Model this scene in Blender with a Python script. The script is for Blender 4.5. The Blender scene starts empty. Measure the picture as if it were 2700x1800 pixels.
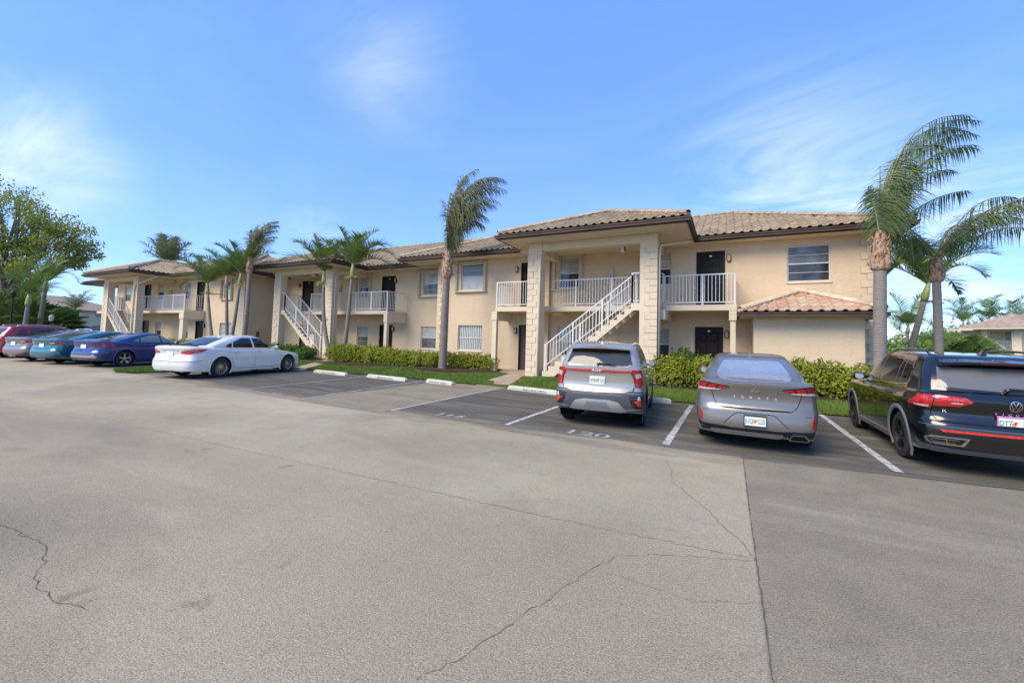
import bpy, bmesh, math, random
import numpy as np
from mathutils import Vector, Matrix, geometry
from mathutils.bvhtree import BVHTree
random.seed(7)
R = math.radians
scn = bpy.context.scene
COL = scn.collection

# ------------------------------------------------------------------ camera
# solved from the photograph's vanishing points: X runs along the facade, Y away from the camera, Z up
F_PX, YAW, PITCH, ROLL, CAM_H = 1100.0, .479, .0501, .0278, 1.6
cam_d = bpy.data.cameras.new('camera')
cam = bpy.data.objects.new('camera', cam_d)
COL.objects.link(cam)
fw = Vector((-math.sin(YAW) * math.cos(PITCH), math.cos(YAW) * math.cos(PITCH), math.sin(PITCH)))
rt = Vector((math.cos(YAW), math.sin(YAW), 0))
up = rt.cross(fw)
rt2 = rt * math.cos(ROLL) + up * math.sin(ROLL)
up2 = up * math.cos(ROLL) - rt * math.sin(ROLL)
cam.matrix_world = Matrix(((rt2.x, up2.x, -fw.x, 0), (rt2.y, up2.y, -fw.y, 0), (rt2.z, up2.z, -fw.z, CAM_H), (0, 0, 0, 1)))
cam_d.sensor_width = 36.0
cam_d.lens = F_PX / 2700 * 36
cam_d.shift_y = -61 / 2700
cam_d.clip_end = 3000
scn.camera = cam

# ------------------------------------------------------------------ sky, sun, exposure
SUN_EL, SUN_AZ = R(44), R(207)          # azimuth clockwise from +Y: behind the camera, to its left
world = bpy.data.worlds.new('World')
scn.world = world
world.use_nodes = True
wn, wl = world.node_tree.nodes, world.node_tree.links
wn.clear()
w_out = wn.new('ShaderNodeOutputWorld')
w_bg = wn.new('ShaderNodeBackground')
w_sky = wn.new('ShaderNodeTexSky')
w_sky.sky_type = 'NISHITA'
w_sky.sun_disc = False
w_sky.sun_elevation = SUN_EL
w_sky.sun_rotation = SUN_AZ
w_sky.altitude = 0
w_sky.air_density = 1.0
w_sky.dust_density = .35
w_sky.ozone_density = 2.0
w_bg.inputs['Strength'].default_value = .15
# thin wispy cloud: stretched noise over the whole sky, laid on a flat layer above
w_tc = wn.new('ShaderNodeTexCoord')
w_sep = wn.new('ShaderNodeSeparateXYZ')
wl.new(w_tc.outputs['Generated'], w_sep.inputs[0])
def wmath(op, a, b=None, clamp=False):
    n = wn.new('ShaderNodeMath'); n.operation = op; n.use_clamp = clamp
    for i, v in enumerate((a, b)):
        if v is None: continue
        if isinstance(v, (int, float)): n.inputs[i].default_value = v
        else: wl.new(v, n.inputs[i])
    return n.outputs[0]
zz = wmath('ADD', wmath('MAXIMUM', w_sep.outputs['Z'], 0.0), .16)
cx = wmath('DIVIDE', w_sep.outputs['X'], zz)
cy = wmath('DIVIDE', w_sep.outputs['Y'], zz)
w_cmb = wn.new('ShaderNodeCombineXYZ')
wl.new(cx, w_cmb.inputs[0]); wl.new(cy, w_cmb.inputs[1])
w_map = wn.new('ShaderNodeMapping')
w_map.inputs['Rotation'].default_value = (0, 0, R(32))
w_map.inputs['Scale'].default_value = (.85, 1.5, 1)
w_map.inputs['Location'].default_value = (1.3, .4, 0)
wl.new(w_cmb.outputs[0], w_map.inputs[0])
w_n1 = wn.new('ShaderNodeTexNoise')
w_n1.inputs['Scale'].default_value = 1.1
w_n1.inputs['Detail'].default_value = 9
w_n1.inputs['Roughness'].default_value = .60
w_n1.inputs['Distortion'].default_value = .9
wl.new(w_map.outputs[0], w_n1.inputs['Vector'])
w_rmp = wn.new('ShaderNodeValToRGB')
w_rmp.color_ramp.elements[0].position = .54
w_rmp.color_ramp.elements[1].position = .80
wl.new(w_n1.outputs['Fac'], w_rmp.inputs[0])
w_haze = wn.new('ShaderNodeMapRange')           # the air whitens towards the horizon all round
w_haze.inputs['From Min'].default_value = .0
w_haze.inputs['From Max'].default_value = .55
w_haze.inputs['To Min'].default_value = .05
w_haze.inputs['To Max'].default_value = .0
wl.new(w_sep.outputs['Z'], w_haze.inputs['Value'])
def sky_dir(px, py):
    return (fw + rt2 * ((px - 1350) / F_PX) - up2 * ((py - 839) / F_PX)).normalized()
w_cloud = None
for px, py, width, amt in ((60, 420, .09, .65), (1030, 180, .10, .38), (2080, 480, .14, .7), (2580, 680, .17, .75), (840, 600, .05, .4)):
    dv_ = sky_dir(px, py)
    dn = wn.new('ShaderNodeVectorMath'); dn.operation = 'DISTANCE'
    wl.new(w_tc.outputs['Generated'], dn.inputs[0]); dn.inputs[1].default_value = dv_
    mr = wn.new('ShaderNodeMapRange'); mr.interpolation_type = 'SMOOTHSTEP'
    for nm, v in (('From Min', width * 1.9), ('From Max', 0.0), ('To Min', 0.0), ('To Max', amt)): mr.inputs[nm].default_value = v
    wl.new(dn.outputs['Value'], mr.inputs['Value'])
    w_cloud = mr.outputs[0] if w_cloud is None else wmath('ADD', w_cloud, mr.outputs[0])
w_thin = wmath('ADD', .05, w_cloud, True)
w_wisp = wn.new('ShaderNodeMapRange'); w_wisp.inputs['From Min'].default_value = .40; w_wisp.inputs['From Max'].default_value = .72
wl.new(w_n1.outputs['Fac'], w_wisp.inputs['Value'])
w_fac = wmath('ADD', wmath('MULTIPLY', wmath('MULTIPLY', w_wisp.outputs[0], w_thin), .9), w_haze.outputs[0], True)
w_mix = wn.new('ShaderNodeMix'); w_mix.data_type = 'RGBA'
w_tint = wn.new('ShaderNodeMix'); w_tint.data_type = 'RGBA'; w_tint.blend_type = 'MULTIPLY'
w_tint.inputs['Factor'].default_value = 1
w_tint.inputs['B'].default_value = (.84, 1.04, 1.42, 1)
w_hsv = wn.new('ShaderNodeHueSaturation'); w_hsv.inputs['Saturation'].default_value = 1.12
wl.new(w_sky.outputs[0], w_hsv.inputs['Color']); wl.new(w_hsv.outputs[0], w_tint.inputs['A'])
wl.new(w_fac, w_mix.inputs['Factor'])
w_even = wn.new('ShaderNodeMix'); w_even.data_type = 'RGBA'; w_even.inputs['Factor'].default_value = .5
wl.new(w_tint.outputs['Result'], w_even.inputs['A']); w_even.inputs['B'].default_value = (1.05, 2.05, 4.4, 1)      # thin even veil of high haze
wl.new(w_even.outputs['Result'], w_mix.inputs['A'])
w_mix.inputs['B'].default_value = (5.2, 5.5, 5.9, 1)
wl.new(w_mix.outputs['Result'], w_bg.inputs['Color'])
wl.new(w_bg.outputs[0], w_out.inputs['Surface'])

sun_d = bpy.data.lights.new('sun', 'SUN')
sun_d.energy = 2.7
sun_d.angle = R(38)
sun_d.color = (1.0, .85, .62)
sun = bpy.data.objects.new('sun', sun_d)
COL.objects.link(sun)
sun_dir = Vector((math.sin(SUN_AZ) * math.cos(SUN_EL), math.cos(SUN_AZ) * math.cos(SUN_EL), math.sin(SUN_EL)))
sun.rotation_euler = sun_dir.to_track_quat('Z', 'Y').to_euler()
sun.location = (0, 0, 30)

vs = scn.view_settings
vs.view_transform = 'Standard'
vs.look = 'None'
vs.gamma = 1
vs.exposure = 0.70
vs.use_curve_mapping = False
scn.render.engine = 'CYCLES'
scn.cycles.max_bounces = 6
scn.cycles.transparent_max_bounces = 8

# ------------------------------------------------------------------ helpers
def inv_of(parent):
    return Matrix.Translation(-parent.location) if parent.type == 'EMPTY' and parent.parent is None and not parent.get('_local') else Matrix()

def link(o, parent=None):
    COL.objects.link(o)
    if parent is not None:
        o.parent = parent
        o.matrix_parent_inverse = inv_of(parent)
    return o

def tag(o, label=None, cat=None, group=None, kind=None):
    if label: o['label'] = label
    if cat: o['category'] = cat
    if group: o['group'] = group
    if kind: o['kind'] = kind
    return o

def thing(name, loc, label, cat, group=None, rz=0.0, local=False):
    """Empty at the base of a thing. local: its parts are in its own coordinates."""
    o = bpy.data.objects.new(name, None)
    o.empty_display_size = .2
    o.location = loc
    o.rotation_euler = (0, 0, rz)
    if local: o['_local'] = 1
    COL.objects.link(o)
    return tag(o, label, cat, group)

def mesh_obj(name, me, mat, parent=None, smooth=False):
    o = bpy.data.objects.new(name, me)
    if mat is not None and not me.materials:
        me.materials.append(mat)
    if smooth and len(me.polygons):
        me.polygons.foreach_set('use_smooth', [True] * len(me.polygons))
    return link(o, parent)

def piece(name, me, parent, loc=(0, 0, 0), rot=(0, 0, 0), scale=(1, 1, 1)):
    """another object on shared mesh data"""
    o = bpy.data.objects.new(name, me)
    o.location = loc; o.rotation_euler = rot; o.scale = scale
    return link(o, parent)

class MB:
    def __init__(s): s.v = []; s.f = []
    def add(s, vs_, fs):
        k = len(s.v); s.v += [tuple(p) for p in vs_]; s.f += [tuple(i + k for i in q) for q in fs]
    def box(s, x0, x1, y0, y1, z0, z1):
        s.add([(x0, y0, z0), (x1, y0, z0), (x1, y1, z0), (x0, y1, z0), (x0, y0, z1), (x1, y0, z1), (x1, y1, z1), (x0, y1, z1)],
              [(3, 2, 1, 0), (4, 5, 6, 7), (0, 1, 5, 4), (1, 2, 6, 5), (2, 3, 7, 6), (3, 0, 4, 7)])
        return s
    def quad(s, a, b, c, d): s.add([a, b, c, d], [(0, 1, 2, 3)]); return s
    def poly(s, pts): s.add(pts, [tuple(range(len(pts)))]); return s
    def bar(s, a, b, w, h=None, upv=(0, 0, 1)):
        """rectangular bar from a to b"""
        h = h or w
        a, b = Vector(a), Vector(b); d = (b - a).normalized(); u = Vector(upv)
        if abs(d.dot(u)) > .99: u = Vector((0, 1, 0))
        sd = d.cross(u).normalized(); u = sd.cross(d)
        c = [(-w / 2, -h / 2), (w / 2, -h / 2), (w / 2, h / 2), (-w / 2, h / 2)]
        s.add([a + sd * p + u * q for p, q in c] + [b + sd * p + u * q for p, q in c],
              [(3, 2, 1, 0), (4, 5, 6, 7), (0, 1, 5, 4), (1, 2, 6, 5), (2, 3, 7, 6), (3, 0, 4, 7)])
        return s
    def tube(s, pts, rad, n=8, caps=True):
        pts = [Vector(p) for p in pts]
        if not hasattr(rad, '__len__'): rad = [rad] * len(pts)
        k = len(s.v); ref = None
        for i, p in enumerate(pts):
            d = (pts[min(i + 1, len(pts) - 1)] - pts[max(i - 1, 0)]).normalized()
            if ref is None: ref = Vector((1, 0, 0)) if abs(d.x) < .8 else Vector((0, 1, 0))
            e1 = (ref - d * ref.dot(d)).normalized(); e2 = d.cross(e1); ref = e1
            for j in range(n):
                a = 2 * math.pi * j / n
                s.v.append(tuple(p + e1 * math.cos(a) * rad[i] + e2 * math.sin(a) * rad[i]))
        for i in range(len(pts) - 1):
            for j in range(n):
                s.f.append((k + i * n + j, k + i * n + (j + 1) % n, k + (i + 1) * n + (j + 1) % n, k + (i + 1) * n + j))
        if caps:
            s.f.append(tuple(k + j for j in reversed(range(n))))
            s.f.append(tuple(k + (len(pts) - 1) * n + j for j in range(n)))
        return s
    def prism(s, poly, y0, y1, axis='y'):
        """2-D polygon (a,b) extruded: axis y -> (a,y,b); x -> (x,a,b); z -> (a,b,z)"""
        m = {'y': lambda p, t: (p[0], t, p[1]), 'x': lambda p, t: (t, p[0], p[1]), 'z': lambda p, t: (p[0], p[1], t)}[axis]
        n = len(poly)
        s.add([m(p, y0) for p in poly] + [m(p, y1) for p in poly],
              [tuple(range(n)), tuple(reversed(range(n, 2 * n)))] + [(i, i + n, (i + 1) % n + n, (i + 1) % n) for i in range(n)])
        return s
    def lathe(s, prof, n=24, axis='z', c=(0, 0, 0)):
        k = len(s.v)
        for r_, h_ in prof:
            for j in range(n):
                a = 2 * math.pi * j / n
                p = {'z': (r_ * math.cos(a), r_ * math.sin(a), h_), 'x': (h_, r_ * math.cos(a), r_ * math.sin(a))}[axis]
                s.v.append((p[0] + c[0], p[1] + c[1], p[2] + c[2]))
        for i in range(len(prof) - 1):
            for j in range(n):
                s.f.append((k + i * n + j, k + i * n + (j + 1) % n, k + (i + 1) * n + (j + 1) % n, k + (i + 1) * n + j))
        return s
    def mesh(s, name, fix=False):
        me = bpy.data.meshes.new(name)
        me.from_pydata(s.v, [], s.f)
        if fix:
            bm = bmesh.new(); bm.from_mesh(me); bmesh.ops.recalc_face_normals(bm, faces=bm.faces); bm.to_mesh(me); bm.free()
        me.update()
        return me
    def build(s, name, mat, parent=None, smooth=False, fix=True):
        return mesh_obj(name, s.mesh(name, fix), mat, parent, smooth)

def text_mesh(txt, size, bold=0.0, ext=0.0):
    """flat mesh of a word, centred on the origin in x, baseline at y=0"""
    cu = bpy.data.curves.new('t', 'FONT')
    cu.body = txt; cu.size = size; cu.align_x = 'CENTER'; cu.offset = bold; cu.extrude = ext
    cu.resolution_u = 3
    o = bpy.data.objects.new('t', cu)
    me = bpy.data.meshes.new_from_object(o)
    bpy.data.objects.remove(o); bpy.data.curves.remove(cu)
    me.materials.clear()
    return me

# ------------------------------------------------------------------ materials
MATS = {}
class NT:
    def __init__(s, name):
        s.m = bpy.data.materials.new(name); s.m.use_nodes = True
        s.n = s.m.node_tree.nodes; s.l = s.m.node_tree.links
        s.b = s.n['Principled BSDF']; s.out = s.n['Material Output']
        MATS[name] = s.m
    def new(s, t, **k):
        n = s.n.new('ShaderNode' + t)
        for a, b in k.items(): setattr(n, a, b)
        return n
    def set(s, **k):
        for a, b in k.items(): s.b.inputs[a.replace('_', ' ')].default_value = b
    def put(s, n, i, v):
        if isinstance(v, bpy.types.NodeSocket): s.l.new(v, n.inputs[i])
        else: n.inputs[i].default_value = v
    def noise(s, vec, scale, detail=4, rough=.55, dist=0.0):
        n = s.new('TexNoise'); s.put(n, 'Vector', vec)
        n.inputs['Scale'].default_value = scale; n.inputs['Detail'].default_value = detail
        n.inputs['Roughness'].default_value = rough; n.inputs['Distortion'].default_value = dist
        return n.outputs['Fac']
    def vor(s, vec, scale, feature='F1', out='Distance', rnd=1.0):
        n = s.new('TexVoronoi'); n.feature = feature; s.put(n, 'Vector', vec)
        n.inputs['Scale'].default_value = scale; n.inputs['Randomness'].default_value = rnd
        return n.outputs[out]
    def rng(s, v, a, b, c=0.0, d=1.0, smooth=False):
        n = s.new('MapRange')
        if smooth: n.interpolation_type = 'SMOOTHSTEP'
        s.put(n, 'Value', v)
        for i, q in zip(('From Min', 'From Max', 'To Min', 'To Max'), (a, b, c, d)): s.put(n, i, q)
        return n.outputs[0]
    def math(s, op, a, b=None, clamp=False):
        n = s.new('Math', operation=op); n.use_clamp = clamp
        s.put(n, 0, a)
        if b is not None: s.put(n, 1, b)
        return n.outputs[0]
    def mix(s, f, a, b, mode='MIX'):
        n = s.new('Mix', data_type='RGBA', blend_type=mode)
        s.put(n, 'Factor', f)
        for k, q in (('A', a), ('B', b)):
            if isinstance(q, tuple) and len(q) == 3: q = q + (1,)
            s.put(n, k, q)
        return n.outputs['Result']
    def ramp(s, f, stops):
        n = s.new('ValToRGB'); s.put(n, 0, f)
        e = n.color_ramp.elements
        while len(e) < len(stops): e.new(.5)
        for q, (p, c) in zip(e, stops): q.position = p; q.color = tuple(c) + (1,)
        return n.outputs[0]
    def bump(s, h, strength=.3, dist=.01):
        n = s.new('Bump'); n.inputs['Strength'].default_value = strength; n.inputs['Distance'].default_value = dist
        s.put(n, 'Height', h); s.l.new(n.outputs[0], s.b.inputs['Normal'])
    def color(s, c): s.put(s.b, 'Base Color', c if not (isinstance(c, tuple) and len(c) == 3) else c + (1,))
    def obj(s): return s.new('TexCoord').outputs['Object']
    def pos(s): return s.new('NewGeometry').outputs['Position']
    def scaled(s, vec, sc):
        n = s.new('Mapping'); s.put(n, 'Vector', vec); n.inputs['Scale'].default_value = sc
        return n.outputs[0]

def plain(name, c, rough=.6, metal=0.0, coat=0.0, spec=.5, var=0.0, vscale=6, ior=None):
    t = NT(name)
    t.set(Roughness=rough, Metallic=metal, Coat_Weight=coat, Specular_IOR_Level=spec)
    if coat: t.set(Coat_Roughness=.03)
    if var:
        n = t.noise(t.pos(), vscale, 5)
        t.color(t.mix(t.rng(n, .3, .7), tuple(x * (1 - var) for x in c), tuple(min(1, x * (1 + var)) for x in c)))
    else: t.color(c)
    return t.m
# ------------------------------------------------------------------ ground materials
def asphalt_mat():
    t = NT('asphalt')
    p = t.pos()
    sx = t.new('SeparateXYZ'); t.l.new(p, sx.inputs[0])
    X, Y = sx.outputs[0], sx.outputs[1]
    grain = t.noise(p, 95, 3, .7)
    grit = t.vor(p, 120)
    mid = t.noise(p, 2.2, 5, .6)
    big = t.noise(p, .28, 4, .55)
    smear = t.noise(t.scaled(p, (.35, 2.2, 1)), 1.3, 6, .62, .6)     # tyre-swept streaks along the lane
    # the old lane, bleached
    lane = t.mix(t.rng(big, .35, .68), (.290, .248, .190), (.420, .360, .278))
    lane = t.mix(t.rng(mid, .4, .75, 0, .35), lane, (.205, .186, .158))
    # paving joint at Y = 3.6: the strip nearer the camera is a shade darker
    side = t.rng(t.math('SUBTRACT', Y, t.math('ADD', t.math('MULTIPLY', X, .05), 3.7)), -.25, .1)
    lane = t.mix(t.math('MULTIPLY', t.math('SUBTRACT', 1.0, side), .42), lane, (.215, .190, .155))
    # oil-darkened pools along the wheel tracks
    dd = t.new('Mapping'); t.put(dd, 'Vector', p); dd.inputs['Location'].default_value = (2.3, -2.1, 0); dd.inputs['Rotation'].default_value = (0, 0, -.35)
    dd.inputs['Scale'].default_value = (.55, 1.15, 0)
    ln = t.new('VectorMath', operation='LENGTH'); t.l.new(dd.outputs[0], ln.inputs[0])
    pool = t.rng(t.math('ADD', ln.outputs['Value'], t.math('MULTIPLY', t.math('SUBTRACT', mid, .5), .9)), .9, .15, 0, .5)
    lane = t.mix(pool, lane, (.125, .114, .100))
    d2 = t.new('Mapping'); t.put(d2, 'Vector', p); d2.inputs['Location'].default_value = (4.0, -.6, 0); d2.inputs['Scale'].default_value = (.8, 1.5, 0)
    l2 = t.new('VectorMath', operation='LENGTH'); t.l.new(d2.outputs[0], l2.inputs[0])
    lane = t.mix(t.rng(t.math('ADD', l2.outputs['Value'], t.math('MULTIPLY', t.math('SUBTRACT', smear, .5), 1.1)), 1.3, .2, 0, .35), lane, (.105, .104, .104))
    st1 = t.noise(t.scaled(p, (.5, 1.0, 1)), .55, 6, .65, .5)
    lane = t.mix(t.rng(st1, .53, .70, 0, .55), lane, (.165, .150, .130))
    # the patch laid right of the joint at X = .18: cooler, coarser
    patch = t.mix(t.rng(mid, .35, .7), (.190, .166, .134), (.245, .215, .172))
    patch = t.mix(t.rng(t.noise(t.scaled(p, (.25, 1.1, 1)), .8, 5), .48, .7, 0, .55), patch, (.160, .144, .124))
    pm = t.math('MULTIPLY', t.rng(X, .17, .19), t.rng(Y, 40, 39))
    col = t.mix(pm, lane, patch)
    # sealed, darker parking bays with worn edge
    edge = t.math('ADD', Y, t.math('MULTIPLY', t.math('SUBTRACT', smear, .5), 2.4))
    thr = t.math('ADD', 6.75, t.rng(X, -30, -8, .9, 0))
    bay_l = t.rng(t.math('SUBTRACT', edge, thr), -.55, .55, smooth=True)
    bay_r = t.rng(t.math('SUBTRACT', Y, t.math('ADD', 6.86, t.math('MULTIPLY', X, .1))), -.012, .012)
    right = t.rng(X, .15, .2)
    bay = t.math('ADD', t.math('MULTIPLY', bay_l, t.math('SUBTRACT', 1.0, right)), t.math('MULTIPLY', bay_r, right))
    dark = t.mix(t.rng(smear, .35, .72), (.058, .055, .051), (.125, .119, .109))
    dark = t.mix(t.math('MULTIPLY', t.rng(smear, .56, .70), t.rng(Y, 10.5, 7.0, 0, .6)), dark, (.19, .185, .175))
    col = t.mix(bay, col, dark)
    # one bay relaid in pale asphalt, between the lines at X = -9.4 and -6.5
    bx = t.math('MULTIPLY', t.rng(X, -9.32, -9.26), t.rng(X, -6.46, -6.52))
    by = t.math('MULTIPLY', t.rng(t.math('ADD', Y, t.math('MULTIPLY', smear, .3)), 6.62, 6.72), t.rng(Y, 12.4, 12.3))
    rel = t.mix(t.rng(t.noise(p, 1.1, 5), .35, .7), (.185, .165, .135), (.270, .238, .190))
    col = t.mix(t.math('MULTIPLY', bx, by), col, rel)
    # old oil drips and scuffs
    oil = t.noise(p, 3.1, 3, .5, .4)
    col = t.mix(t.math('MULTIPLY', t.rng(oil, .67, .74, 0, .5), t.rng(t.noise(p, .5, 2), .45, .6)), col, (.06, .055, .05))
    col = t.mix(t.rng(t.noise(t.scaled(p, (.16, 1.6, 1)), 1.0, 7, .68, .8), .55, .72, 0, .32), col, (.40, .375, .325))
    # stones showing in the binder
    coarse = t.noise(p, 38, 4, .75)
    col = t.mix(t.rng(coarse, .42, .26, 0, .45), col, t.mix(.7, col, (.02, .02, .02)))
    col = t.mix(t.rng(coarse, .58, .72, 0, .3), col, t.mix(.5, col, (.55, .52, .47)))
    col = t.mix(t.rng(grain, .5, .66, 0, .5), col, t.mix(.5, col, (.42, .40, .36)))
    col = t.mix(t.rng(grain, .50, .34, 0, .6), col, t.mix(.65, col, (.02, .02, .02)))
    t.color(col)
    col = t.mix(1.0, col, (1.20, 1.17, 1.03), 'MULTIPLY')
    fine = t.vor(p, 150, out='Color')
    sf = t.new('SeparateColor'); t.l.new(fine, sf.inputs[0])
    col = t.mix(1.0, col, t.ramp(sf.outputs[0], [(0, (.78, .78, .78)), (.5, (1, 1, 1)), (1, (1.24, 1.23, 1.20))]), 'MULTIPLY')
    t.color(col)
    t.set(Roughness=.93, Specular_IOR_Level=.25)
    t.bump(t.math('ADD', grain, t.math('MULTIPLY', grit, .6)), .55, .006)
    return t.m
M_asphalt = asphalt_mat()

def grass_mat(name, c0, c1, c2):
    t = NT(name)
    p = t.pos()
    n = t.noise(p, 1.1, 5, .6)
    n2 = t.noise(p, 22, 3, .7)
    c = t.mix(t.rng(n, .35, .68), c0, c1)
    c = t.mix(t.rng(n2, .45, .75, 0, .6), c, c2)
    t.color(c)
    t.set(Roughness=.8, Specular_IOR_Level=.2)
    return t.m
M_lawn = grass_mat('lawn_soil', (.055, .085, .018), (.085, .125, .025), (.10, .10, .03))
M_field = grass_mat('field', (.06, .09, .025), (.10, .12, .035), (.13, .12, .05))
def blade_mat():
    t = NT('grass_blade')
    n = t.noise(t.pos(), 1.3, 4)
    n2 = t.noise(t.pos(), 40, 2)
    c = t.mix(t.rng(n, .35, .65), (.095, .175, .022), (.150, .235, .034))
    c = t.mix(t.rng(n2, .45, .7, 0, .7), c, (.21, .24, .055))
    t.color(c); t.set(Roughness=.6, Specular_IOR_Level=.25)
    return t.m
M_blade = blade_mat()
def mulch_mat():
    t = NT('mulch')
    n = t.noise(t.scaled(t.pos(), (1, 2.5, 1)), 26, 5, .7)
    t.color(t.ramp(n, [(.32, (.012, .008, .006)), (.5, (.05, .028, .018)), (.68, (.12, .075, .05))]))
    t.set(Roughness=.95); t.bump(n, 1, .05)
    return t.m
M_mulch = mulch_mat()
def concrete_mat(name, a, b):
    t = NT(name)
    p = t.pos()
    n = t.noise(p, 1.6, 6, .6); g = t.noise(p, 70, 3)
    c = t.mix(t.rng(n, .33, .7), a, b)
    c = t.mix(t.rng(t.noise(p, 6, 5), .55, .75, 0, .4), c, tuple(x * .55 for x in a))
    t.color(c); t.set(Roughness=.9, Specular_IOR_Level=.25); t.bump(g, .25, .004)
    return t.m
M_path = concrete_mat('path_concrete', (.36, .27, .20), (.47, .37, .285))
def stop_mat():
    t = NT('wheel_stop_paint')
    p = t.pos()
    c = t.mix(t.rng(t.noise(p, 3, 6), .38, .7), (.50, .49, .41), (.63, .62, .53))
    c = t.mix(t.rng(t.noise(p, 14, 6, .7), .56, .70), c, (.24, .225, .19))
    t.color(c); t.set(Roughness=.8)
    return t.m
M_stop = stop_mat()
def paint_mat():
    t = NT('line_paint')
    p = t.pos()
    w = t.noise(p, 9, 6, .72); g = t.noise(p, 90, 3)
    c = t.mix(t.rng(t.noise(p, 2, 4), .35, .7), (.50, .50, .47), (.66, .66, .62))
    t.color(t.mix(t.rng(t.math('ADD', w, t.math('MULTIPLY', g, .3)), .62, .78), c, (.12, .115, .11)))
    t.set(Roughness=.85)
    return t.m
M_paint = paint_mat()
def worn_paint_mat():
    t = NT('worn_line_paint')
    p = t.pos()
    w = t.noise(p, 7, 6, .75); g = t.noise(p, 90, 3)
    t.color(t.mix(t.rng(t.math('ADD', w, t.math('MULTIPLY', g, .4)), .60, .86), (.50, .50, .48), (.09, .09, .09)))
    t.set(Roughness=.9)
    return t.m
M_worn = worn_paint_mat()
M_crack = plain('dark_crack', (.12, .108, .095), .95, spec=.1)  # even dark tone of the asphalt cracks
M_black_letter = plain('stencil_black', (.05, .05, .045), .8, var=.4, vscale=25)

# ------------------------------------------------------------------ ground sheets
def sheet(name, pts, z, mat, kind='structure', parent=None):
    me = bpy.data.meshes.new(name)
    me.from_pydata([(x, y, z) for x, y in pts], [], [tuple(range(len(pts)))])
    bm = bmesh.new(); bm.from_mesh(me); bmesh.ops.recalc_face_normals(bm, faces=bm.faces)
    for f in bm.faces:
        if f.normal.z < 0: f.normal_flip()
    bmesh.ops.triangulate(bm, faces=bm.faces); bm.to_mesh(me); bm.free()
    return tag(mesh_obj(name, me, mat, parent), kind=kind)
sheet('ground', [(-900, -900), (900, -900), (900, 900), (-900, 900)], -.03, M_field)
sheet('parking_lot', [(-170, -60), (70, -60), (70, 12.9), (-52, 12.9), (-52, 40), (-112, 40), (-170, 60)], 0.0, M_asphalt)

# the lawn in front of the building: rises from the kerbless edge to the wall
def lawn(name, front, back_y, z_front=.03, z_back=.17):
    vs_, fs = [], []
    n = len(front)
    rows = 7
    for j in range(rows):
        a = j / (rows - 1)
        for x, y in front:
            yy = y + (back_y - y) * a
            vs_.append((x, yy, z_front + (z_back - z_front) * min(1, a * 2.2) + (.012 * math.sin(x * 1.7 + yy * 2.1) if 0 < j else 0)))
    for j in range(rows - 1):
        for i in range(n - 1): fs.append((j * n + i, j * n + i + 1, (j + 1) * n + i + 1, (j + 1) * n + i))
    me = bpy.data.meshes.new(name); me.from_pydata(vs_, [], fs); me.update()
    return tag(mesh_obj(name, me, M_lawn), kind='structure')
LAWN = [(-46, 12.6), (-38, 12.6), (-30, 12.5), (-22, 12.45), (-17.4, 12.4), (-15.8, 12.15), (-13.5, 12.28), (-10.7, 12.4), (-7.6, 12.2), (-6.3, 12.25), (-4.7, 12.36), (-1.6, 12.3), (1.8, 12.4), (4, 12.5), (9, 12.6), (30, 12.8)]
lawn('lawn', LAWN, 17.2)
def lawn_z(x, y):
    fy = np.interp(x, [p[0] for p in LAWN], [p[1] for p in LAWN])
    a = (y - fy) / (17.2 - fy)
    return .03 + .14 * min(1, max(0, a) * 2.2)
# small grass island poking out between two bays
ISL = [(-20.6, 7.15), (-19.6, 6.85), (-18.9, 7.1), (-18.7, 8.5), (-19.2, 10.5), (-19.6, 12.5), (-21.6, 12.5), (-21.3, 10), (-21.0, 8.2)]
sheet('grass_island', ISL, .03, M_lawn)
# land behind and beside the building
sheet('back_lawn', [(-52, 13.0), (60, 13.0), (160, 60), (120, 200), (-60, 200), (-52, 60)], -.004, M_field)

def slab(name, pts, z0, z1, mat):
    b = MB(); b.prism(pts, z0, z1, 'z')
    return tag(b.build(name, mat), kind='structure')
def path(name, pts, mat):
    """paving with a thickness, following the rise of the lawn; pts (x, y, z of its top)"""
    m = MB(); n = len(pts)
    m.add([p for p in pts] + [(x, y, z - .2) for x, y, z in pts], [tuple(range(n)), tuple(reversed(range(n, 2 * n)))] + [(i, i + n, (i + 1) % n + n, (i + 1) % n) for i in range(n)])
    me = m.mesh(name, True); bm = bmesh.new(); bm.from_mesh(me); bmesh.ops.triangulate(bm, faces=bm.faces); bm.to_mesh(me); bm.free()
    return tag(mesh_obj(name, me, mat), kind='structure')
path('entrance_path', [(-7.62, 12.12, .012), (-6.42, 12.27, .012), (-6.75, 13.4, .12), (-7.25, 15.3, .19), (-7.25, 17.35, .2), (-9.6, 17.35, .2), (-9.55, 16.5, .19), (-8.0, 15.4, .19), (-7.75, 13.4, .12)], M_path)
path('stair_path', [(-17.2, 11.9, .012), (-16.2, 11.75, .012), (-16.9, 13.0, .11), (-17.9, 14.6, .18), (-19.2, 16.2, .19), (-19.2, 18.7, .19), (-24, 18.7, .19), (-24, 17.4, .19), (-20.4, 16.6, .19), (-19.2, 15.2, .18), (-18.0, 13.3, .11)], M_path)
slab('door_path', [(-2.1, 16.0), (.7, 16.0), (.7, 17.5), (-2.1, 17.5)], 0, .19, M_path)

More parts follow.
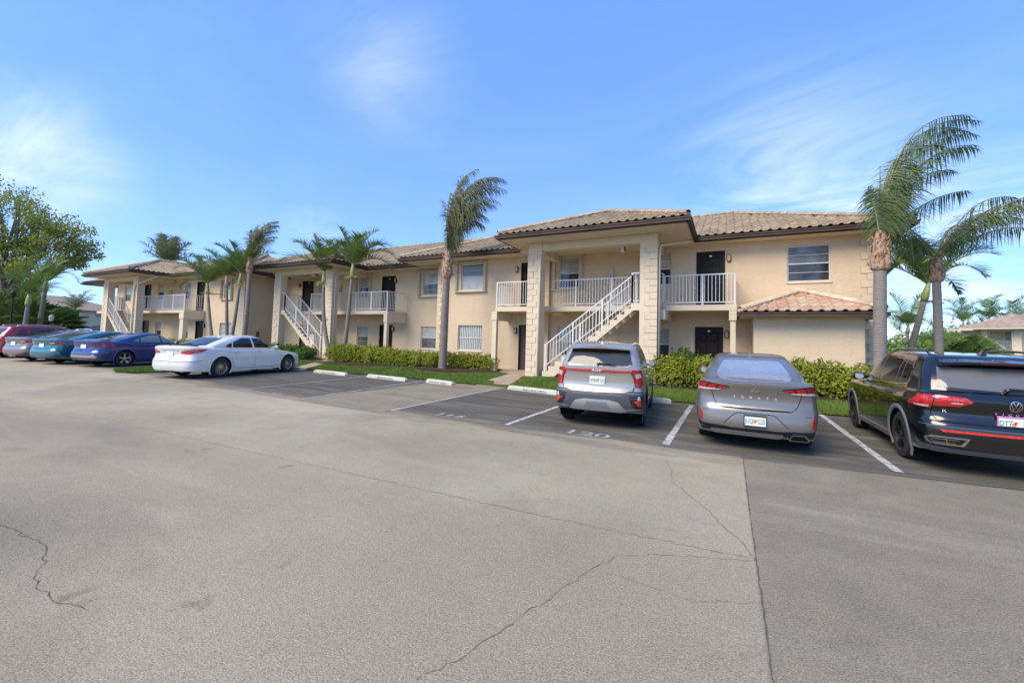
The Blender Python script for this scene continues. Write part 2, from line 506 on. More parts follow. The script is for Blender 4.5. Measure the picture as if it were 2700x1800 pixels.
def mulch_bed(name, pts, zt=.06):
    """soft mound of bark"""
    c = Vector((sum(p[0] for p in pts) / len(pts), sum(p[1] for p in pts) / len(pts), 0))
    vs_, fs = [], []
    n = len(pts) * 6
    ring = []
    for i in range(len(pts)):
        for k in range(6):
            a = Vector((*pts[i], 0)).lerp(Vector((*pts[(i + 1) % len(pts)], 0)), k / 6); ring.append(a)
    for s, h in ((1, 0), (.93, .7), (.75, 1), (.4, 1)):
        for q in ring:
            p = c + (q - c) * s
            vs_.append((p.x + random.uniform(-.06, .06), p.y + random.uniform(-.06, .06), lawn_z(p.x, p.y) + .008 + zt * h + (random.uniform(-.012, .025) if s < 1 else 0)))
    for j in range(3):
        for i in range(n): fs.append((j * n + i, j * n + (i + 1) % n, (j + 1) * n + (i + 1) % n, (j + 1) * n + i))
    fs.append(tuple(3 * n + i for i in range(n)))
    me = bpy.data.meshes.new(name); me.from_pydata(vs_, [], fs); me.update()
    return tag(mesh_obj(name, me, M_mulch), kind='structure')
mulch_bed('mulch_bed', [(-18.3, 14.1), (-16, 13.95), (-13.5, 14.6), (-11.6, 14.3), (-10.0, 14.45), (-8.7, 15.6), (-9.2, 17.2), (-18.2, 17.2)])
mulch_bed('mulch_bed', [(-6.5, 14.9), (-5.5, 14.75), (-4.0, 14.9), (-2.2, 14.2), (1, 14.1), (4.2, 14.1), (4.4, 15.6), (1, 15.7), (-2.2, 15.7), (-5, 16.2), (-6.4, 16)], .04)
mulch_bed('mulch_bed', [(-24.5, 14.6), (-20.0, 14.8), (-20.4, 16.8), (-24.5, 16.8)], .04)

# ------------------------------------------------------------------ grass blades (stuff)
def blades(name, region_fn, boxes, count, h0, h1):
    vs_, fs = [], []
    rnd = random.Random(3)
    done = 0
    while done < count:
        x0, x1, y0, y1 = boxes[rnd.randrange(len(boxes))]
        x, y = rnd.uniform(x0, x1), rnd.uniform(y0, y1)
        z = region_fn(x, y)
        if z is None: continue
        done += 1
        a = rnd.uniform(0, 6.283); h = rnd.uniform(h0, h1); w = rnd.uniform(.008, .016)
        lx, ly = rnd.gauss(0, .022), rnd.gauss(0, .022)
        dx, dy = math.cos(a) * w, math.sin(a) * w
        k = len(vs_)
        vs_ += [(x - dx, y - dy, z - .005), (x + dx, y + dy, z - .005), (x + lx + dx * .2, y + ly + dy * .2, z + h)]
        fs.append((k, k + 1, k + 2))
    me = bpy.data.meshes.new(name); me.from_pydata(vs_, [], fs); me.update()
    o = mesh_obj(name, me, M_blade)
    return tag(o, kind='stuff')
def in_poly(x, y, poly):
    c = False; j = len(poly) - 1
    for i in range(len(poly)):
        if (poly[i][1] > y) != (poly[j][1] > y) and x < (poly[j][0] - poly[i][0]) * (y - poly[i][1]) / (poly[j][1] - poly[i][1]) + poly[i][0]: c = not c
        j = i
    return c
PATHS = [[(-7.62, 12.1), (-6.42, 12.1), (-7.25, 15.3), (-8.0, 15.4)], [(-17.2, 11.7), (-16.2, 11.7), (-17.9, 14.6), (-19.2, 16.2), (-20, 16.2), (-19.2, 15.2)]]
def lawn_fn(x, y):
    fy = np.interp(x, [p[0] for p in LAWN], [p[1] for p in LAWN]) + .05 * math.sin(x * 9) + .03 * math.sin(x * 23)
    if y < fy: return None
    if any(in_poly(x, y, q) for q in PATHS): return None
    if -18 < x < -9 and y > 14.0 + .45 * math.sin(x * 1.3) + .3: return None
    return lawn_z(x, y)
tag(blades('lawn_grass', lawn_fn, [(-17.5, -7, 12, 14.6)] * 5 + [(-6.6, -2, 12, 14.9)] * 3 + [(-2, 4.2, 12, 14.3)] * 4 + [(-24, -17, 12.3, 14.8)], 95000, .03, .075), 'short green lawn grass in front of the hedges', 'grass')
tag(blades('island_grass', lambda x, y: .03 if in_poly(x, y, ISL) else None, [(-21.6, -18.6, 6.8, 12.5)], 14000, .05, .12), 'tufty grass on the island beside the blue sedan', 'grass')

# ------------------------------------------------------------------ markings
def strip(name, a, b, w, z, mat, n=14):
    a, b = Vector((*a, z)), Vector((*b, z))
    d = (b - a).normalized(); s = Vector((-d.y, d.x, 0)) * w / 2
    vs_, fs = [], []
    for i in range(n + 1):
        p = a.lerp(b, i / n); j = random.uniform(.9, 1.06)
        vs_ += [p - s * j, p + s * j]
        if i: fs.append((2 * i - 2, 2 * i - 1, 2 * i + 1, 2 * i))
    me = bpy.data.meshes.new(name); me.from_pydata(vs_, [], [tuple(reversed(q)) for q in fs]); me.update()
    return tag(mesh_obj(name, me, mat), kind='structure')
for a, b, w, m in [((1.99, 7.3), (1.97, 12.5), .11, M_paint), ((-.88, 7.1), (-.85, 12.0), .11, M_paint), ((-3.68, 6.95), (-3.66, 12.0), .10, M_paint),
                   ((-6.42, 6.85), (-6.6, 11.9), .07, M_paint), ((-9.28, 6.8), (-9.8, 12.0), .06, M_paint), ((-11.95, 6.6), (-12.5, 11.9), .055, M_paint),
                   ((-15.1, 6.2), (-15.8, 11.9), .06, M_paint), ((-17.3, 6.3), (-18.2, 11.5), .07, M_worn), ((-24.0, 6.2), (-25.2, 11), .07, M_worn), ((-26.9, 6.1), (-28, 11), .07, M_worn), ((-30, 6.0), (-31, 11), .07, M_worn)]:
    strip('parking_line', a, b, w, .005, m)
def ground_text(txt, x, y, h, wid, mat, name='bay_number'):
    me = text_mesh(txt, 1.0, .02)
    xs = [v.co.x for v in me.vertices]; ys = [v.co.y for v in me.vertices]
    sx_ = wid / (max(xs) - min(xs)); sy_ = h / (max(ys) - min(ys))
    # stencil gaps: drop a thin middle slice by scaling letters in two halves is not needed at this size
    for v in me.vertices: v.co = Vector(((v.co.x - (max(xs) + min(xs)) / 2) * sx_, (v.co.y - min(ys)) * sy_, 0))
    o = mesh_obj(name, me, mat)
    o.location = (x, y, .0055)
    return tag(o, kind='structure')
ground_text('114', -5.05, 6.98, .30, .62, M_worn)
ground_text('120', -2.13, 6.98, .30, .72, M_worn)
# paint too worn to read in the bays further on
for x, y, w in [(-8.0, 6.95, .5), (-10.7, 6.85, .55), (-13.6, 6.6, .6), (-16.5, 6.4, .6), (-20.9, 6.5, .5)]:
    for k in range(3):
        strip('worn_marking', (x + k * w / 3, y), (x + k * w / 3 + .03, y + .24), .05, .005, M_worn, 4)

def crack(pts, w, seed, z=.004, jit=1.0):
    rnd = random.Random(seed)
    q = []
    for a, b in zip(pts, pts[1:]):
        a, b = Vector(a), Vector(b); n = max(2, int((b - a).length / .045))
        for i in range(n):
            p = a.lerp(b, i / n); j = (.009 if i else .004) * jit
            q.append((p.x + rnd.gauss(0, j), p.y + rnd.gauss(0, j)))
    q.append(pts[-1])
    vs_, fs = [], []
    for i, (x, y) in enumerate(q):
        a, b = q[max(0, i - 1)], q[min(len(q) - 1, i + 1)]
        d = Vector((b[0] - a[0], b[1] - a[1])).normalized() if a != b else Vector((1, 0))
        k = w * rnd.uniform(.2, 1.0) / 2 * .5
        vs_ += [(x - d.y * k, y + d.x * k, z), (x + d.y * k, y - d.x * k, z)]
        if i: fs.append((2 * i - 2, 2 * i - 1, 2 * i + 1, 2 * i))
    me = bpy.data.meshes.new('asphalt_crack'); me.from_pydata(vs_, [], fs); me.update()
    return tag(mesh_obj('asphalt_crack', me, M_crack), kind='structure')
crack([(-14, 3.01), (-9.4, 3.32), (-6.27, 3.42), (-4.53, 3.49), (-1.62, 3.6), (-.6, 3.66), (.17, 3.72)], .012, 1)
crack([(-5.18, 1.17), (-5.01, 1.21), (-4.75, 1.21), (-4.47, 1.23), (-4.35, 1.22), (-4.12, 1.15), (-3.92, 1.05), (-3.74, 1.02), (-3.64, 1.04), (-3.49, 1.02), (-3.34, 1.07), (-3.24, 1.08)], .014, 2)
crack([(-1.29, 1.61), (-1.27, 1.68), (-1.18, 1.84), (-1.12, 2.05), (-1.07, 2.23), (-1.01, 2.4), (-.93, 2.7), (-.89, 2.88), (-.83, 3.03), (-.75, 3.22), (-.52, 3.39), (-.21, 3.53), (.16, 3.68)], .010, 3)
crack([(-.76, 6.14), (-.62, 5.65), (-.59, 5.28), (-.39, 4.94), (-.15, 4.5), (-.06, 4.28), (.1, 3.98), (.18, 3.69)], .012, 4)
crack([(-.82, 3.0), (-.6, 2.97), (-.36, 2.94), (-.17, 2.93), (.19, 3.13)], .006, 5)
crack([(.19, 6.87), (.185, 5), (.19, 3.2), (.19, 1.2)], .022, 6, jit=.3)
crack([(-9.3, 6.62), (-7.9, 6.55), (-6.4, 6.5), (-6.39, 6.9)], .018, 7)
crack([(-4.4, 5.6), (-3.9, 5.2), (-3.3, 5.0)], .010, 8)
crack([(-11, 4.6), (-8, 5.1), (-6.5, 5.6)], .009, 9)

# ------------------------------------------------------------------ wheel stops
def wheel_stop(a, b, label, text=True):
    a, b = Vector((*a, 0)), Vector((*b, 0)); c = (a + b) / 2; L = (b - a).length
    o = thing('wheel_stop', c, label, 'wheel stop', 'concrete wheel stops along the lawn', math.atan2(b.y - a.y, b.x - a.x), local=True)
    m = MB(); h = L / 2
    pr_ = [(-.085, 0), (.085, 0), (.08, .08), (.05, .125), (-.05, .125), (-.08, .08)]
    secs = [(-h, .55), (-h + .05, 1), (h - .05, 1), (h, .55)]
    vs_ = [(x, p, q * (s if q > .05 else 1)) for x, s in secs for p, q in pr_]
    fs = [tuple(range(6)), tuple(18 + i for i in reversed(range(6)))]
    for i in range(3):
        for j in range(6): fs.append((i * 6 + j, i * 6 + (j + 1) % 6, (i + 1) * 6 + (j + 1) % 6, (i + 1) * 6 + j))
    m.add(vs_, fs)
    bo = m.build('block', M_stop, o)
    if text:
        me = text_mesh('RESERVED', .11, .0)
        xs = [v.co.x for v in me.vertices]; ys = [v.co.y for v in me.vertices]
        for v in me.vertices:
            u = v.co.x / (max(xs) - min(xs)) * .86
            t_ = (v.co.y - min(ys)) / (max(ys) - min(ys))
            zt_ = .016 + .060 * t_
            v.co = Vector((u, -.0885 + .0625 * zt_, zt_))
        mesh_obj('lettering', me, M_black_letter, bo)
    return o
wheel_stop((-6.26, 11.98), (-4.2, 11.62), 'white wheel stop lettered RESERVED, end hidden by the silver SUV')
wheel_stop((-9.46, 11.85), (-8.19, 11.62), 'short white wheel stop lettered RESERVED in the pale relaid bay')
wheel_stop((-12.2, 11.72), (-10.15, 11.55), 'long white wheel stop lettered RESERVED beside the pale relaid bay')
wheel_stop((-15.19, 11.7), (-13.17, 11.55), 'white wheel stop lettered RESERVED next to the white sedan')
wheel_stop((-3.2, 12.0), (-1.35, 12.0), 'plain white wheel stop in front of the silver SUV', False)
wheel_stop((-18.4, 11.95), (-16.4, 11.95), 'plain white wheel stop under the nose of the white sedan', False)
# ------------------------------------------------------------------ building materials
def stucco(name, c0, c1):
    t = NT(name)
    p = t.pos()
    n = t.noise(p, .8, 6, .65)
    trowel = t.noise(t.scaled(p, (1, 1, 1.6)), 7.5, 4, .6, .8)
    c = t.mix(t.rng(n, .35, .7), c0, c1)
    st = t.noise(t.scaled(p, (3.0, 3.0, .35)), 1.0, 5, .6)          # rain streaks
    c = t.mix(t.rng(st, .56, .8, 0, .42), c, tuple(x * .70 for x in c0))
    c = t.mix(t.rng(trowel, .56, .70, 0, .26), c, tuple(x * .7 for x in c0))
    t.color(c); t.set(Roughness=.9, Specular_IOR_Level=.25)
    t.bump(t.math('ADD', trowel, t.math('MULTIPLY', t.noise(p, 60, 3), .25)), .6, .02)
    return t.m
M_wall = stucco('stucco', (.662, .515, .342), (.718, .568, .388))
M_trim = stucco('stucco_trim', (.700, .590, .420), (.755, .640, .470))
M_soffit = plain('soffit_paint', (.72, .59, .43), .85, var=.05, vscale=1.5)
M_gutter = plain('bronze_gutter', (.088, .056, .042), .55, spec=.3, var=.25, vscale=1.2)
M_pipe = plain('downspout_paint', (.70, .59, .44), .55, var=.05)
M_rail = plain('rail_white', (.74, .735, .71), .5, var=.06, vscale=3)
M_alu = plain('window_frame', (.62, .61, .57), .45)
M_shut = plain('shutter_cream', (.60, .53, .385), .5, var=.08)
M_doorm = plain('door_black', (.016, .012, .011), .55, spec=.25)
M_dframe = plain('door_frame_dark', (.028, .021, .018), .55, spec=.25)
M_brown = plain('door_brown', (.085, .055, .04), .5)
M_metal = plain('handle_metal', (.05, .05, .05), .35, .6)
M_joint = plain('quoin_joint', (.45, .35, .235), .9)
M_quoin = stucco('quoin', (.690, .572, .400), (.745, .625, .452))
M_amber = plain('lamp_lens', (.55, .36, .10), .25)
M_plate = plain('number_plate_tag', (.7, .68, .6), .4)
M_red = plain('sign_red', (.55, .03, .03), .5)
M_white = plain('sign_white', (.78, .78, .76), .5)
M_yel = plain('cabinet_cream', (.60, .50, .30), .5)
M_dark_in = plain('dark_inside', (.012, .012, .013), .7)
def glass_mat(name, c, var, rough=.06, bands=0):
    t = NT(name)
    p = t.pos()
    n = t.noise(p, 1.7, 3, .5, 1.2)
    col = t.mix(t.rng(n, .35, .7), tuple(x * (1 - var) for x in c), tuple(min(1, x * (1 + var)) for x in c))
    if bands:
        sx = t.new('SeparateXYZ'); t.l.new(p, sx.inputs[0])
        w = t.math('FRACT', t.math('MULTIPLY', sx.outputs[2], bands))
        col = t.mix(t.rng(w, .80, .95), col, tuple(x * .45 for x in c))
    t.color(col)
    t.set(Roughness=rough, Specular_IOR_Level=.6)
    return t.m
M_gdark = glass_mat('pane_dark', (.045, .047, .05), .5)
M_gblind = glass_mat('pane_with_blind', (.40, .41, .39), .12, .12, 26)
M_glight = glass_mat('pane_with_shade', (.46, .47, .44), .15, .10)
M_gmid = glass_mat('pane_grey', (.15, .155, .15), .4, .08)
def curtain_mat():
    t = NT('pane_with_curtain')
    sx = t.new('SeparateXYZ'); t.l.new(t.pos(), sx.inputs[0])
    w = t.math('SINE', t.math('ADD', t.math('MULTIPLY', sx.outputs[0], 60), t.math('MULTIPLY', t.noise(t.pos(), 4, 2), 7)))
    t.color(t.mix(t.rng(w, -.6, .9), (.20, .205, .20), (.60, .60, .56))); t.set(Roughness=.12)
    return t.m
M_gcurt = curtain_mat()

def tile_mat(name, src, stops, moss=.5):
    t = NT(name)
    if src == 'obj': r_ = t.new('ObjectInfo').outputs['Random']
    else:
        a = t.new('Attribute'); a.attribute_name = 'Col'; r_ = a.outputs['Fac']
    c = t.ramp(r_, stops)
    n = t.noise(t.pos(), 9, 5, .65)
    c = t.mix(t.rng(n, .48, .72, 0, moss), c, (.105, .092, .075))
    c = t.mix(t.rng(t.noise(t.pos(), .9, 5), .48, .72, 0, .45), c, (.20, .165, .12))
    t.color(c); t.set(Roughness=.85, Specular_IOR_Level=.25)
    t.bump(n, .2, .01)
    return t.m
S_MAIN = [(0, (.35, .265, .170)), (.35, (.43, .335, .215)), (.7, (.49, .385, .250)), (1, (.37, .265, .165))]
S_TERRA = [(0, (.54, .42, .29)), (.40, (.60, .46, .31)), (.52, (.56, .38, .26)), (.8, (.56, .32, .21)), (1, (.56, .41, .28))]
M_tile = tile_mat('roof_tile', 'obj', S_MAIN)
M_tile_m = tile_mat('roof_tile_far', 'col', S_MAIN)
M_terra = tile_mat('storage_tile', 'obj', S_TERRA, .25)
M_terra_cap = tile_mat('storage_ridge_tile', 'obj', [(0, (.70, .58, .40)), (.7, (.66, .52, .34)), (.82, (.58, .38, .28)), (1, (.68, .57, .42))], .2)
M_cap = tile_mat('ridge_tile', 'obj', [(0, (.44, .34, .24)), (.5, (.50, .40, .29)), (1, (.40, .31, .22))], .55)
M_deck = plain('roof_underlay', (.15, .115, .085), .9)

BLD = thing('apartment_building', (-10, 17.5, .2), 'long two-storey tan stucco apartment building with tiled hip roofs and outdoor stairs', 'building')

# ------------------------------------------------------------------ wall with openings
def wall(name, x0, x1, z0, z1, Y, openings=(), depth=.14, mat=None, parent=None):
    """front wall in the plane Y, facing -Y; openings (xa,xb,za,zb) get real reveals"""
    m = MB()
    xs = sorted({x0, x1, *[o[0] for o in openings], *[o[1] for o in openings]})
    zs = sorted({z0, z1, *[o[2] for o in openings], *[o[3] for o in openings]})
    for a, b in zip(xs, xs[1:]):
        for c, d in zip(zs, zs[1:]):
            mx, mz = (a + b) / 2, (c + d) / 2
            if any(o[0] < mx < o[1] and o[2] < mz < o[3] for o in openings): continue
            m.quad((a, Y, c), (b, Y, c), (b, Y, d), (a, Y, d))
    for a, b, c, d in [o[:4] for o in openings]:
        y2 = Y + depth
        m.quad((a, Y, c), (a, Y, d), (a, y2, d), (a, y2, c)); m.quad((b, Y, c), (b, y2, c), (b, y2, d), (b, Y, d))
        m.quad((a, Y, d), (b, Y, d), (b, y2, d), (a, y2, d)); m.quad((a, Y, c), (a, y2, c), (b, y2, c), (b, Y, c))
    return m.build(name, mat or M_wall, parent or BLD, fix=False)
def side_wall(x, y0, y1, z0, z1, face=1, parent=None):
    m = MB()
    q = [(x, y0, z0), (x, y1, z0), (x, y1, z1), (x, y0, z1)]
    m.quad(*(q if face > 0 else q[::-1]))
    return m.build('wall', M_wall, parent or BLD, fix=False)

def window(x0, x1, z0, z1, Y, top=None, low=None, mids=(.5,), bars=0, shutter=False, depth=.09, fw_=.045, parent=None, sash=.5):
    """aluminium single-hung window set back in its opening"""
    top = top or M_gblind; low = low or M_gdark
    y = Y + depth
    f = MB()
    f.box(x0, x0 + fw_, y - .03, y + .03, z0, z1); f.box(x1 - fw_, x1, y - .03, y + .03, z0, z1)
    f.box(x0 + fw_, x1 - fw_, y - .03, y + .03, z1 - fw_, z1); f.box(x0 + fw_, x1 - fw_, y - .035, y + .035, z0, z0 + fw_)
    zm = z0 + (z1 - z0) * sash
    f.box(x0 + fw_, x1 - fw_, y - .026, y + .02, zm - .022, zm + .022)
    w = f.build('window', M_alu, parent or BLD)
    for za, zb, mt in ((z0 + fw_, zm - .022, low), (zm + .022, z1 - fw_, top)):
        p = MB(); p.box(x0 + fw_, x1 - fw_, y + .004, y + .012, za, zb); p.build('pane', mt, w)
        if bars:
            b = MB()
            for k in range(1, bars + 1):
                zz_ = za + (zb - za) * k / (bars + 1); b.box(x0 + fw_, x1 - fw_, y - .006, y + .003, zz_ - .008, zz_ + .008)
            b.build('glazing_bar', M_alu, w)
    s = MB(); s.box(x0 - .03, x1 + .03, Y - .035, Y + .08, z0 - .06, z0 - .004); s.build('sill', M_trim, w)
    if shutter:
        for xa, xb in ((x0 - .30, x0 - .17), (x1 + .05, x1 + .18)):
            q = MB(); q.box(xa, xb, Y - .13, Y - .002, z0 - .04, z1 + .06)
            for k in range(3): q.box(xa + .01 + k * .042, xa + .03 + k * .042, Y - .145, Y - .13, z0 - .02, z1 + .04)
            q.build('storm_shutter', M_shut, w)
        for za, zb in ((z1 + .06, z1 + .11), (z0 - .10, z0 - .062)): MB().box(x0 - .34, x1 + .22, Y - .14, Y - .004, za, zb).build('shutter_track', M_shut, w)
    return w
def door(x0, x1, z0, z1, Y, detailed=False, mat=None, depth=.10, screen=False):
    y = Y + depth; fr = .05
    m = MB()
    m.box(x0, x0 + fr, Y - .012, y + .03, z0, z1); m.box(x1 - fr, x1, Y - .012, y + .03, z0, z1); m.box(x0 + fr, x1 - fr, Y - .012, y + .03, z1 - fr, z1)
    d = MB(); d.box(x0 + fr, x1 - fr, y - .02, y + .02, z0, z1 - fr)
    do = d.build('door', mat or M_doorm, BLD)
    m.build('door_frame', M_dframe, do)
    W_, H_ = x1 - x0 - 2 * fr, z1 - fr - z0
    if detailed or screen:
        rows = [(.07, .36), (.42, .68), (.74, .92)] if detailed else [(.08, .46), (.54, .92)]
        for za, zb in rows:
            for xa, xb in ((.14, .44), (.56, .86)):
                p = MB()
                a, b, c, e = x0 + fr + W_ * xa, x0 + fr + W_ * xb, z0 + H_ * za, z0 + H_ * zb
                k = .035
                # raised field with sloped edge
                p.add([(a, y - .0205, c), (b, y - .0205, c), (b, y - .0205, e), (a, y - .0205, e), (a + k, y - .038, c + k), (b - k, y - .038, c + k), (b - k, y - .038, e - k), (a + k, y - .038, e - k)],
                      [(0, 1, 5, 4), (1, 2, 6, 5), (2, 3, 7, 6), (3, 0, 4, 7), (4, 5, 6, 7)])
                p.build('panel', mat or M_doorm, do)
    if detailed:
        for nm, hz, rr_ in (('handle', .46, .032), ('deadbolt', .53, .027)):
            MB().tube([(x1 - fr - .09, y - .02, z0 + H_ * hz), (x1 - fr - .09, y - .055, z0 + H_ * hz)], [rr_, rr_ * .9], 10).build(nm, M_metal, do)
    nmb = MB(); nmb.box((x0 + x1) / 2 - .045, (x0 + x1) / 2 + .045, y - .045, y - .021, z0 + H_ * .93, z0 + H_ * .96); nmb.build('number_tag', M_plate, do)
    return do
def wall_lamp(x, z, Y):
    """oval bulkhead lamp"""
    def oval(w, h, y0, y1, n=20):
        pts = []
        for i in range(n):
            a = 2 * math.pi * i / n
            ex = math.copysign(abs(math.cos(a)) ** .75, math.cos(a)) * w; ez = math.copysign(abs(math.sin(a)) ** .9, math.sin(a)) * h
            pts.append((x + ex, z + ez))
        return MB().prism(pts, y0, y1, 'y')
    b = oval(.082, .15, Y - .07, Y - .002).build('wall_lamp', M_dframe, BLD)
    oval(.058, .122, Y - .10, Y - .0705).build('lens', M_amber, b)
    return b

# ------------------------------------------------------------------ railings
_bal = {}
def baluster_mesh(h, w=.018):
    k = (round(h, 3), w)
    if k not in _bal:
        me = MB().box(-w / 2, w / 2, -w / 2, w / 2, 0, h).mesh('baluster', True); me.materials.append(M_rail); _bal[k] = me
    return _bal[k]
def railing(a, b, h=1.07, lift=.09, gap=.115, posts=(0, 1), name='railing', midrail=False):
    """a,b: foot points (x,y,z). Slopes allowed."""
    a, b = Vector(a), Vector(b)
    L = math.hypot(b.x - a.x, b.y - a.y)
    m = MB(); u = Vector((0, 0, 1))
    m.bar(a + u * h, b + u * h, .05, .04); m.bar(a + u * lift, b + u * lift, .035, .03)
    if midrail: m.bar(a + u * (h - .36), b + u * (h - .36), .035, .03)
    for t in posts:
        p = a.lerp(b, t); m.box(p.x - .027, p.x + .027, p.y - .027, p.y + .027, p.z - (.0 if abs(a.z - b.z) < .1 else .22), p.z + h + .02)
    r_ = m.build(name, M_rail, BLD)
    n = int(L / gap); bm_ = baluster_mesh(h - lift - .01)
    for i in range(1, n):
        t = i / n
        if any(abs(t - q) * L < .045 for q in posts): continue
        p = a.lerp(b, t); piece('baluster', bm_, r_, (p.x, p.y, p.z + lift))
    return r_

# ------------------------------------------------------------------ columns with quoins
def column(x0, x1, y0, y1, z0, z1, quoin_side, rows=None, stop=None):
    c = MB().box(x0, x1, y0, y1, z0, z1).build('column', M_trim, BLD)
    z = z0 + .05; k = 0; h = .235; jn = MB()
    while z + h < z1 - .25:
        wl_ = .40 if k % 2 == 0 else .24
        if quoin_side < 0: a, b = x0 - .012, x0 + wl_
        else: a, b = x1 - wl_, x1 + .012
        q = MB()
        # chamfered block, proud of the column, wrapping its outer corner
        q.box(a, b, y0 - .016, y0 + .25, z + .010, z + h - .010)
        jn.box(a + .001 if quoin_side < 0 else a - .014, b + .014 if quoin_side < 0 else b - .001, y0 - .005, y0 + .2, z + .0005, z + h - .0005)
        q.build('quoin_block', M_quoin, c)
        z += h; k += 1
    jn.build('quoin_joints', M_joint, c)
    return c
def wall_quoins(x, Y, side, z0, z1, parent=None):
    """quoins on a wall corner at x; side -1: blocks run left from the corner, +1 right"""
    holder = MB().box(min(x, x + side * .05), max(x, x + side * .05), Y - .010, Y - .002, z0, z1).build('corner_trim', M_wall, BLD)
    z = z0; k = 0; h = .235; jn = MB()
    while z + h < z1:
        w = .38 if k % 2 == 0 else .22
        a, b = (x, x + w) if side > 0 else (x - w, x)
        MB().box(a, b, Y - .022, Y + .05, z + .010, z + h - .010).build('quoin_block', M_quoin, holder)
        jn.box(a - (.014 if side < 0 else -.001), b + (.014 if side > 0 else -.001), Y - .0125, Y + .04, z + .0005, z + h - .0005)
        z += h; k += 1
    jn.build('quoin_joints', M_joint, holder)

# ------------------------------------------------------------------ roofs
PITCH_R = .42
def tile_mesh(w, l, name, mat, rad=.048):
    """barrel tile: pan and cover in one piece, thick front lip; local x across, y up-slope, z out"""
    xs = [(-.5, .0), (-.34, .012), (-.22, .03), (-.1, .85), (.04, 1.0), (.18, .85), (.30, .03), (.42, .012), (.5, .0)]
    m = MB()
    for yy, lift in ((0, .028), (l + .05, 0.0)):
        m.v += [(x * w, yy, z * rad + lift) for x, z in xs]
    n = len(xs)
    m.f += [(i, i + 1, n + i + 1, n + i) for i in range(n - 1)]
    k = len(m.v); m.v += [(x * w, .0, z * rad + .028 - .024) for x, z in xs]
    m.f += [(k + i, k + i + 1, i + 1, i) for i in range(n - 1)]
    me = m.mesh(name); me.materials.append(mat)
    return me
TW, TL = .285, .36
_tm = {'main': tile_mesh(TW, TL, 'roof_tile', M_tile), 'terra': tile_mesh(TW, TL, 'storage_tile', M_terra)}
_tile_xs = None
def pip2(u, v, poly):
    c = False; j = len(poly) - 1
    for i in range(len(poly)):
        if (poly[i][1] > v) != (poly[j][1] > v) and u < (poly[j][0] - poly[i][0]) * (v - poly[i][1]) / (poly[j][1] - poly[i][1]) + poly[i][0]: c = not c
        j = i
    return c
TILE_BUDGET = {'n': 0}
def slope(pts, roof, kind='main', singles=0, order=None, skip=None):
    """One roof plane. pts: 3-D polygon whose first edge is the eave, left to right seen from outside.
    singles: how many tiles, from the eave up, are objects of their own."""
    P = [Vector(p) for p in pts]
    a = (P[1] - P[0]).normalized()
    nrm = a.cross(P[-1] - P[0]).normalized()
    if nrm.z < 0: nrm = -nrm
    b = nrm.cross(a).normalized()
    if b.z < 0: b = -b
    poly = [((p - P[0]).dot(a), (p - P[0]).dot(b)) for p in P]
    umin, umax = min(p[0] for p in poly), max(p[0] for p in poly)
    vmax = max(p[1] for p in poly)
    mat = Matrix((a, b, nrm)).transposed()
    rot = mat.to_euler()
    merged = MB(); cols = []
    src = _tm[kind]
    sv = [v.co.copy() for v in src.vertices]; sf = [tuple(p.vertices) for p in src.polygons]
    j = 0; left = singles
    rnd = random.Random(int(P[0].x * 91 + P[0].y * 17))
    while j * TL < vmax:
        i = 0
        vv = j * TL - .05
        row = int((umax - umin) / TW) + 1
        for i in range(row + 1):
            uu = umin + (i + .5) * TW
            if not pip2(uu, vv + TL * .55, poly): continue
            o = P[0] + a * uu + b * vv + nrm * .004
            if skip and skip(o): continue
            if left > 0:
                q = piece('tile', src, roof, o, rot); left -= 1
            else:
                r_ = rnd.random(); tilt = 1
                k = len(merged.v)
                merged.v += [tuple(o + mat @ v) for v in sv]
                merged.f += [tuple(x + k for x in f) for f in sf]
                cols += [r_] * len(sv)
        j += 1
    if merged.v:
        me = bpy.data.meshes.new('tiling'); me.from_pydata(merged.v, [], merged.f)
        at = me.attributes.new('Col', 'FLOAT', 'POINT'); at.data.foreach_set('value', cols)
        me.update()
        o = mesh_obj('tiling', me, M_tile_m, roof); tag(o, kind='stuff')
_capm = {}
def cap_mesh(mat, r=.115, l=.40):
    k = mat.name
    if k not in _capm:
        m = MB(); n = 7
        for yy, rr in ((0, r), (l, r * .86)):
            for i in range(n):
                t = math.pi * i / (n - 1); m.v.append((math.cos(t) * rr, yy, math.sin(t) * rr))
        kk = len(m.v)
        for i in range(n):
            t = math.pi * i / (n - 1); m.v.append((math.cos(t) * r * .78, 0, math.sin(t) * r * .78))
        m.f += [(i, i + 1, n + i + 1, n + i) for i in range(n - 1)] + [(kk + i, kk + i + 1, i + 1, i) for i in range(n - 1)]
        me = m.mesh('ridge_tile', True); me.materials.append(mat)
        for p in me.polygons: p.use_smooth = True
        _capm[k] = me
    return _capm[k]
def caps(a, b, roof, mat=None, step=.345):
    """barrel caps from low end a to high end b"""
    a, b = Vector(a), Vector(b); d = (b - a); L = d.length; d.normalize()
    x = d.cross(Vector((0, 0, 1))).normalized(); z = x.cross(d)
    rot = Matrix((x, d, z)).transposed().to_euler()
    n = max(1, int(L / step))
    for i in range(n): piece('ridge_tile', cap_mesh(mat or M_cap), roof, a + d * (i * L / n) + z * (.012 + .012 * 0), rot)
    e = MB(); e.bar(a + z * -.02, b + z * -.02, .17, .10, z); e.build('ridge_bed', mat and M_terra_cap or M_cap, roof)

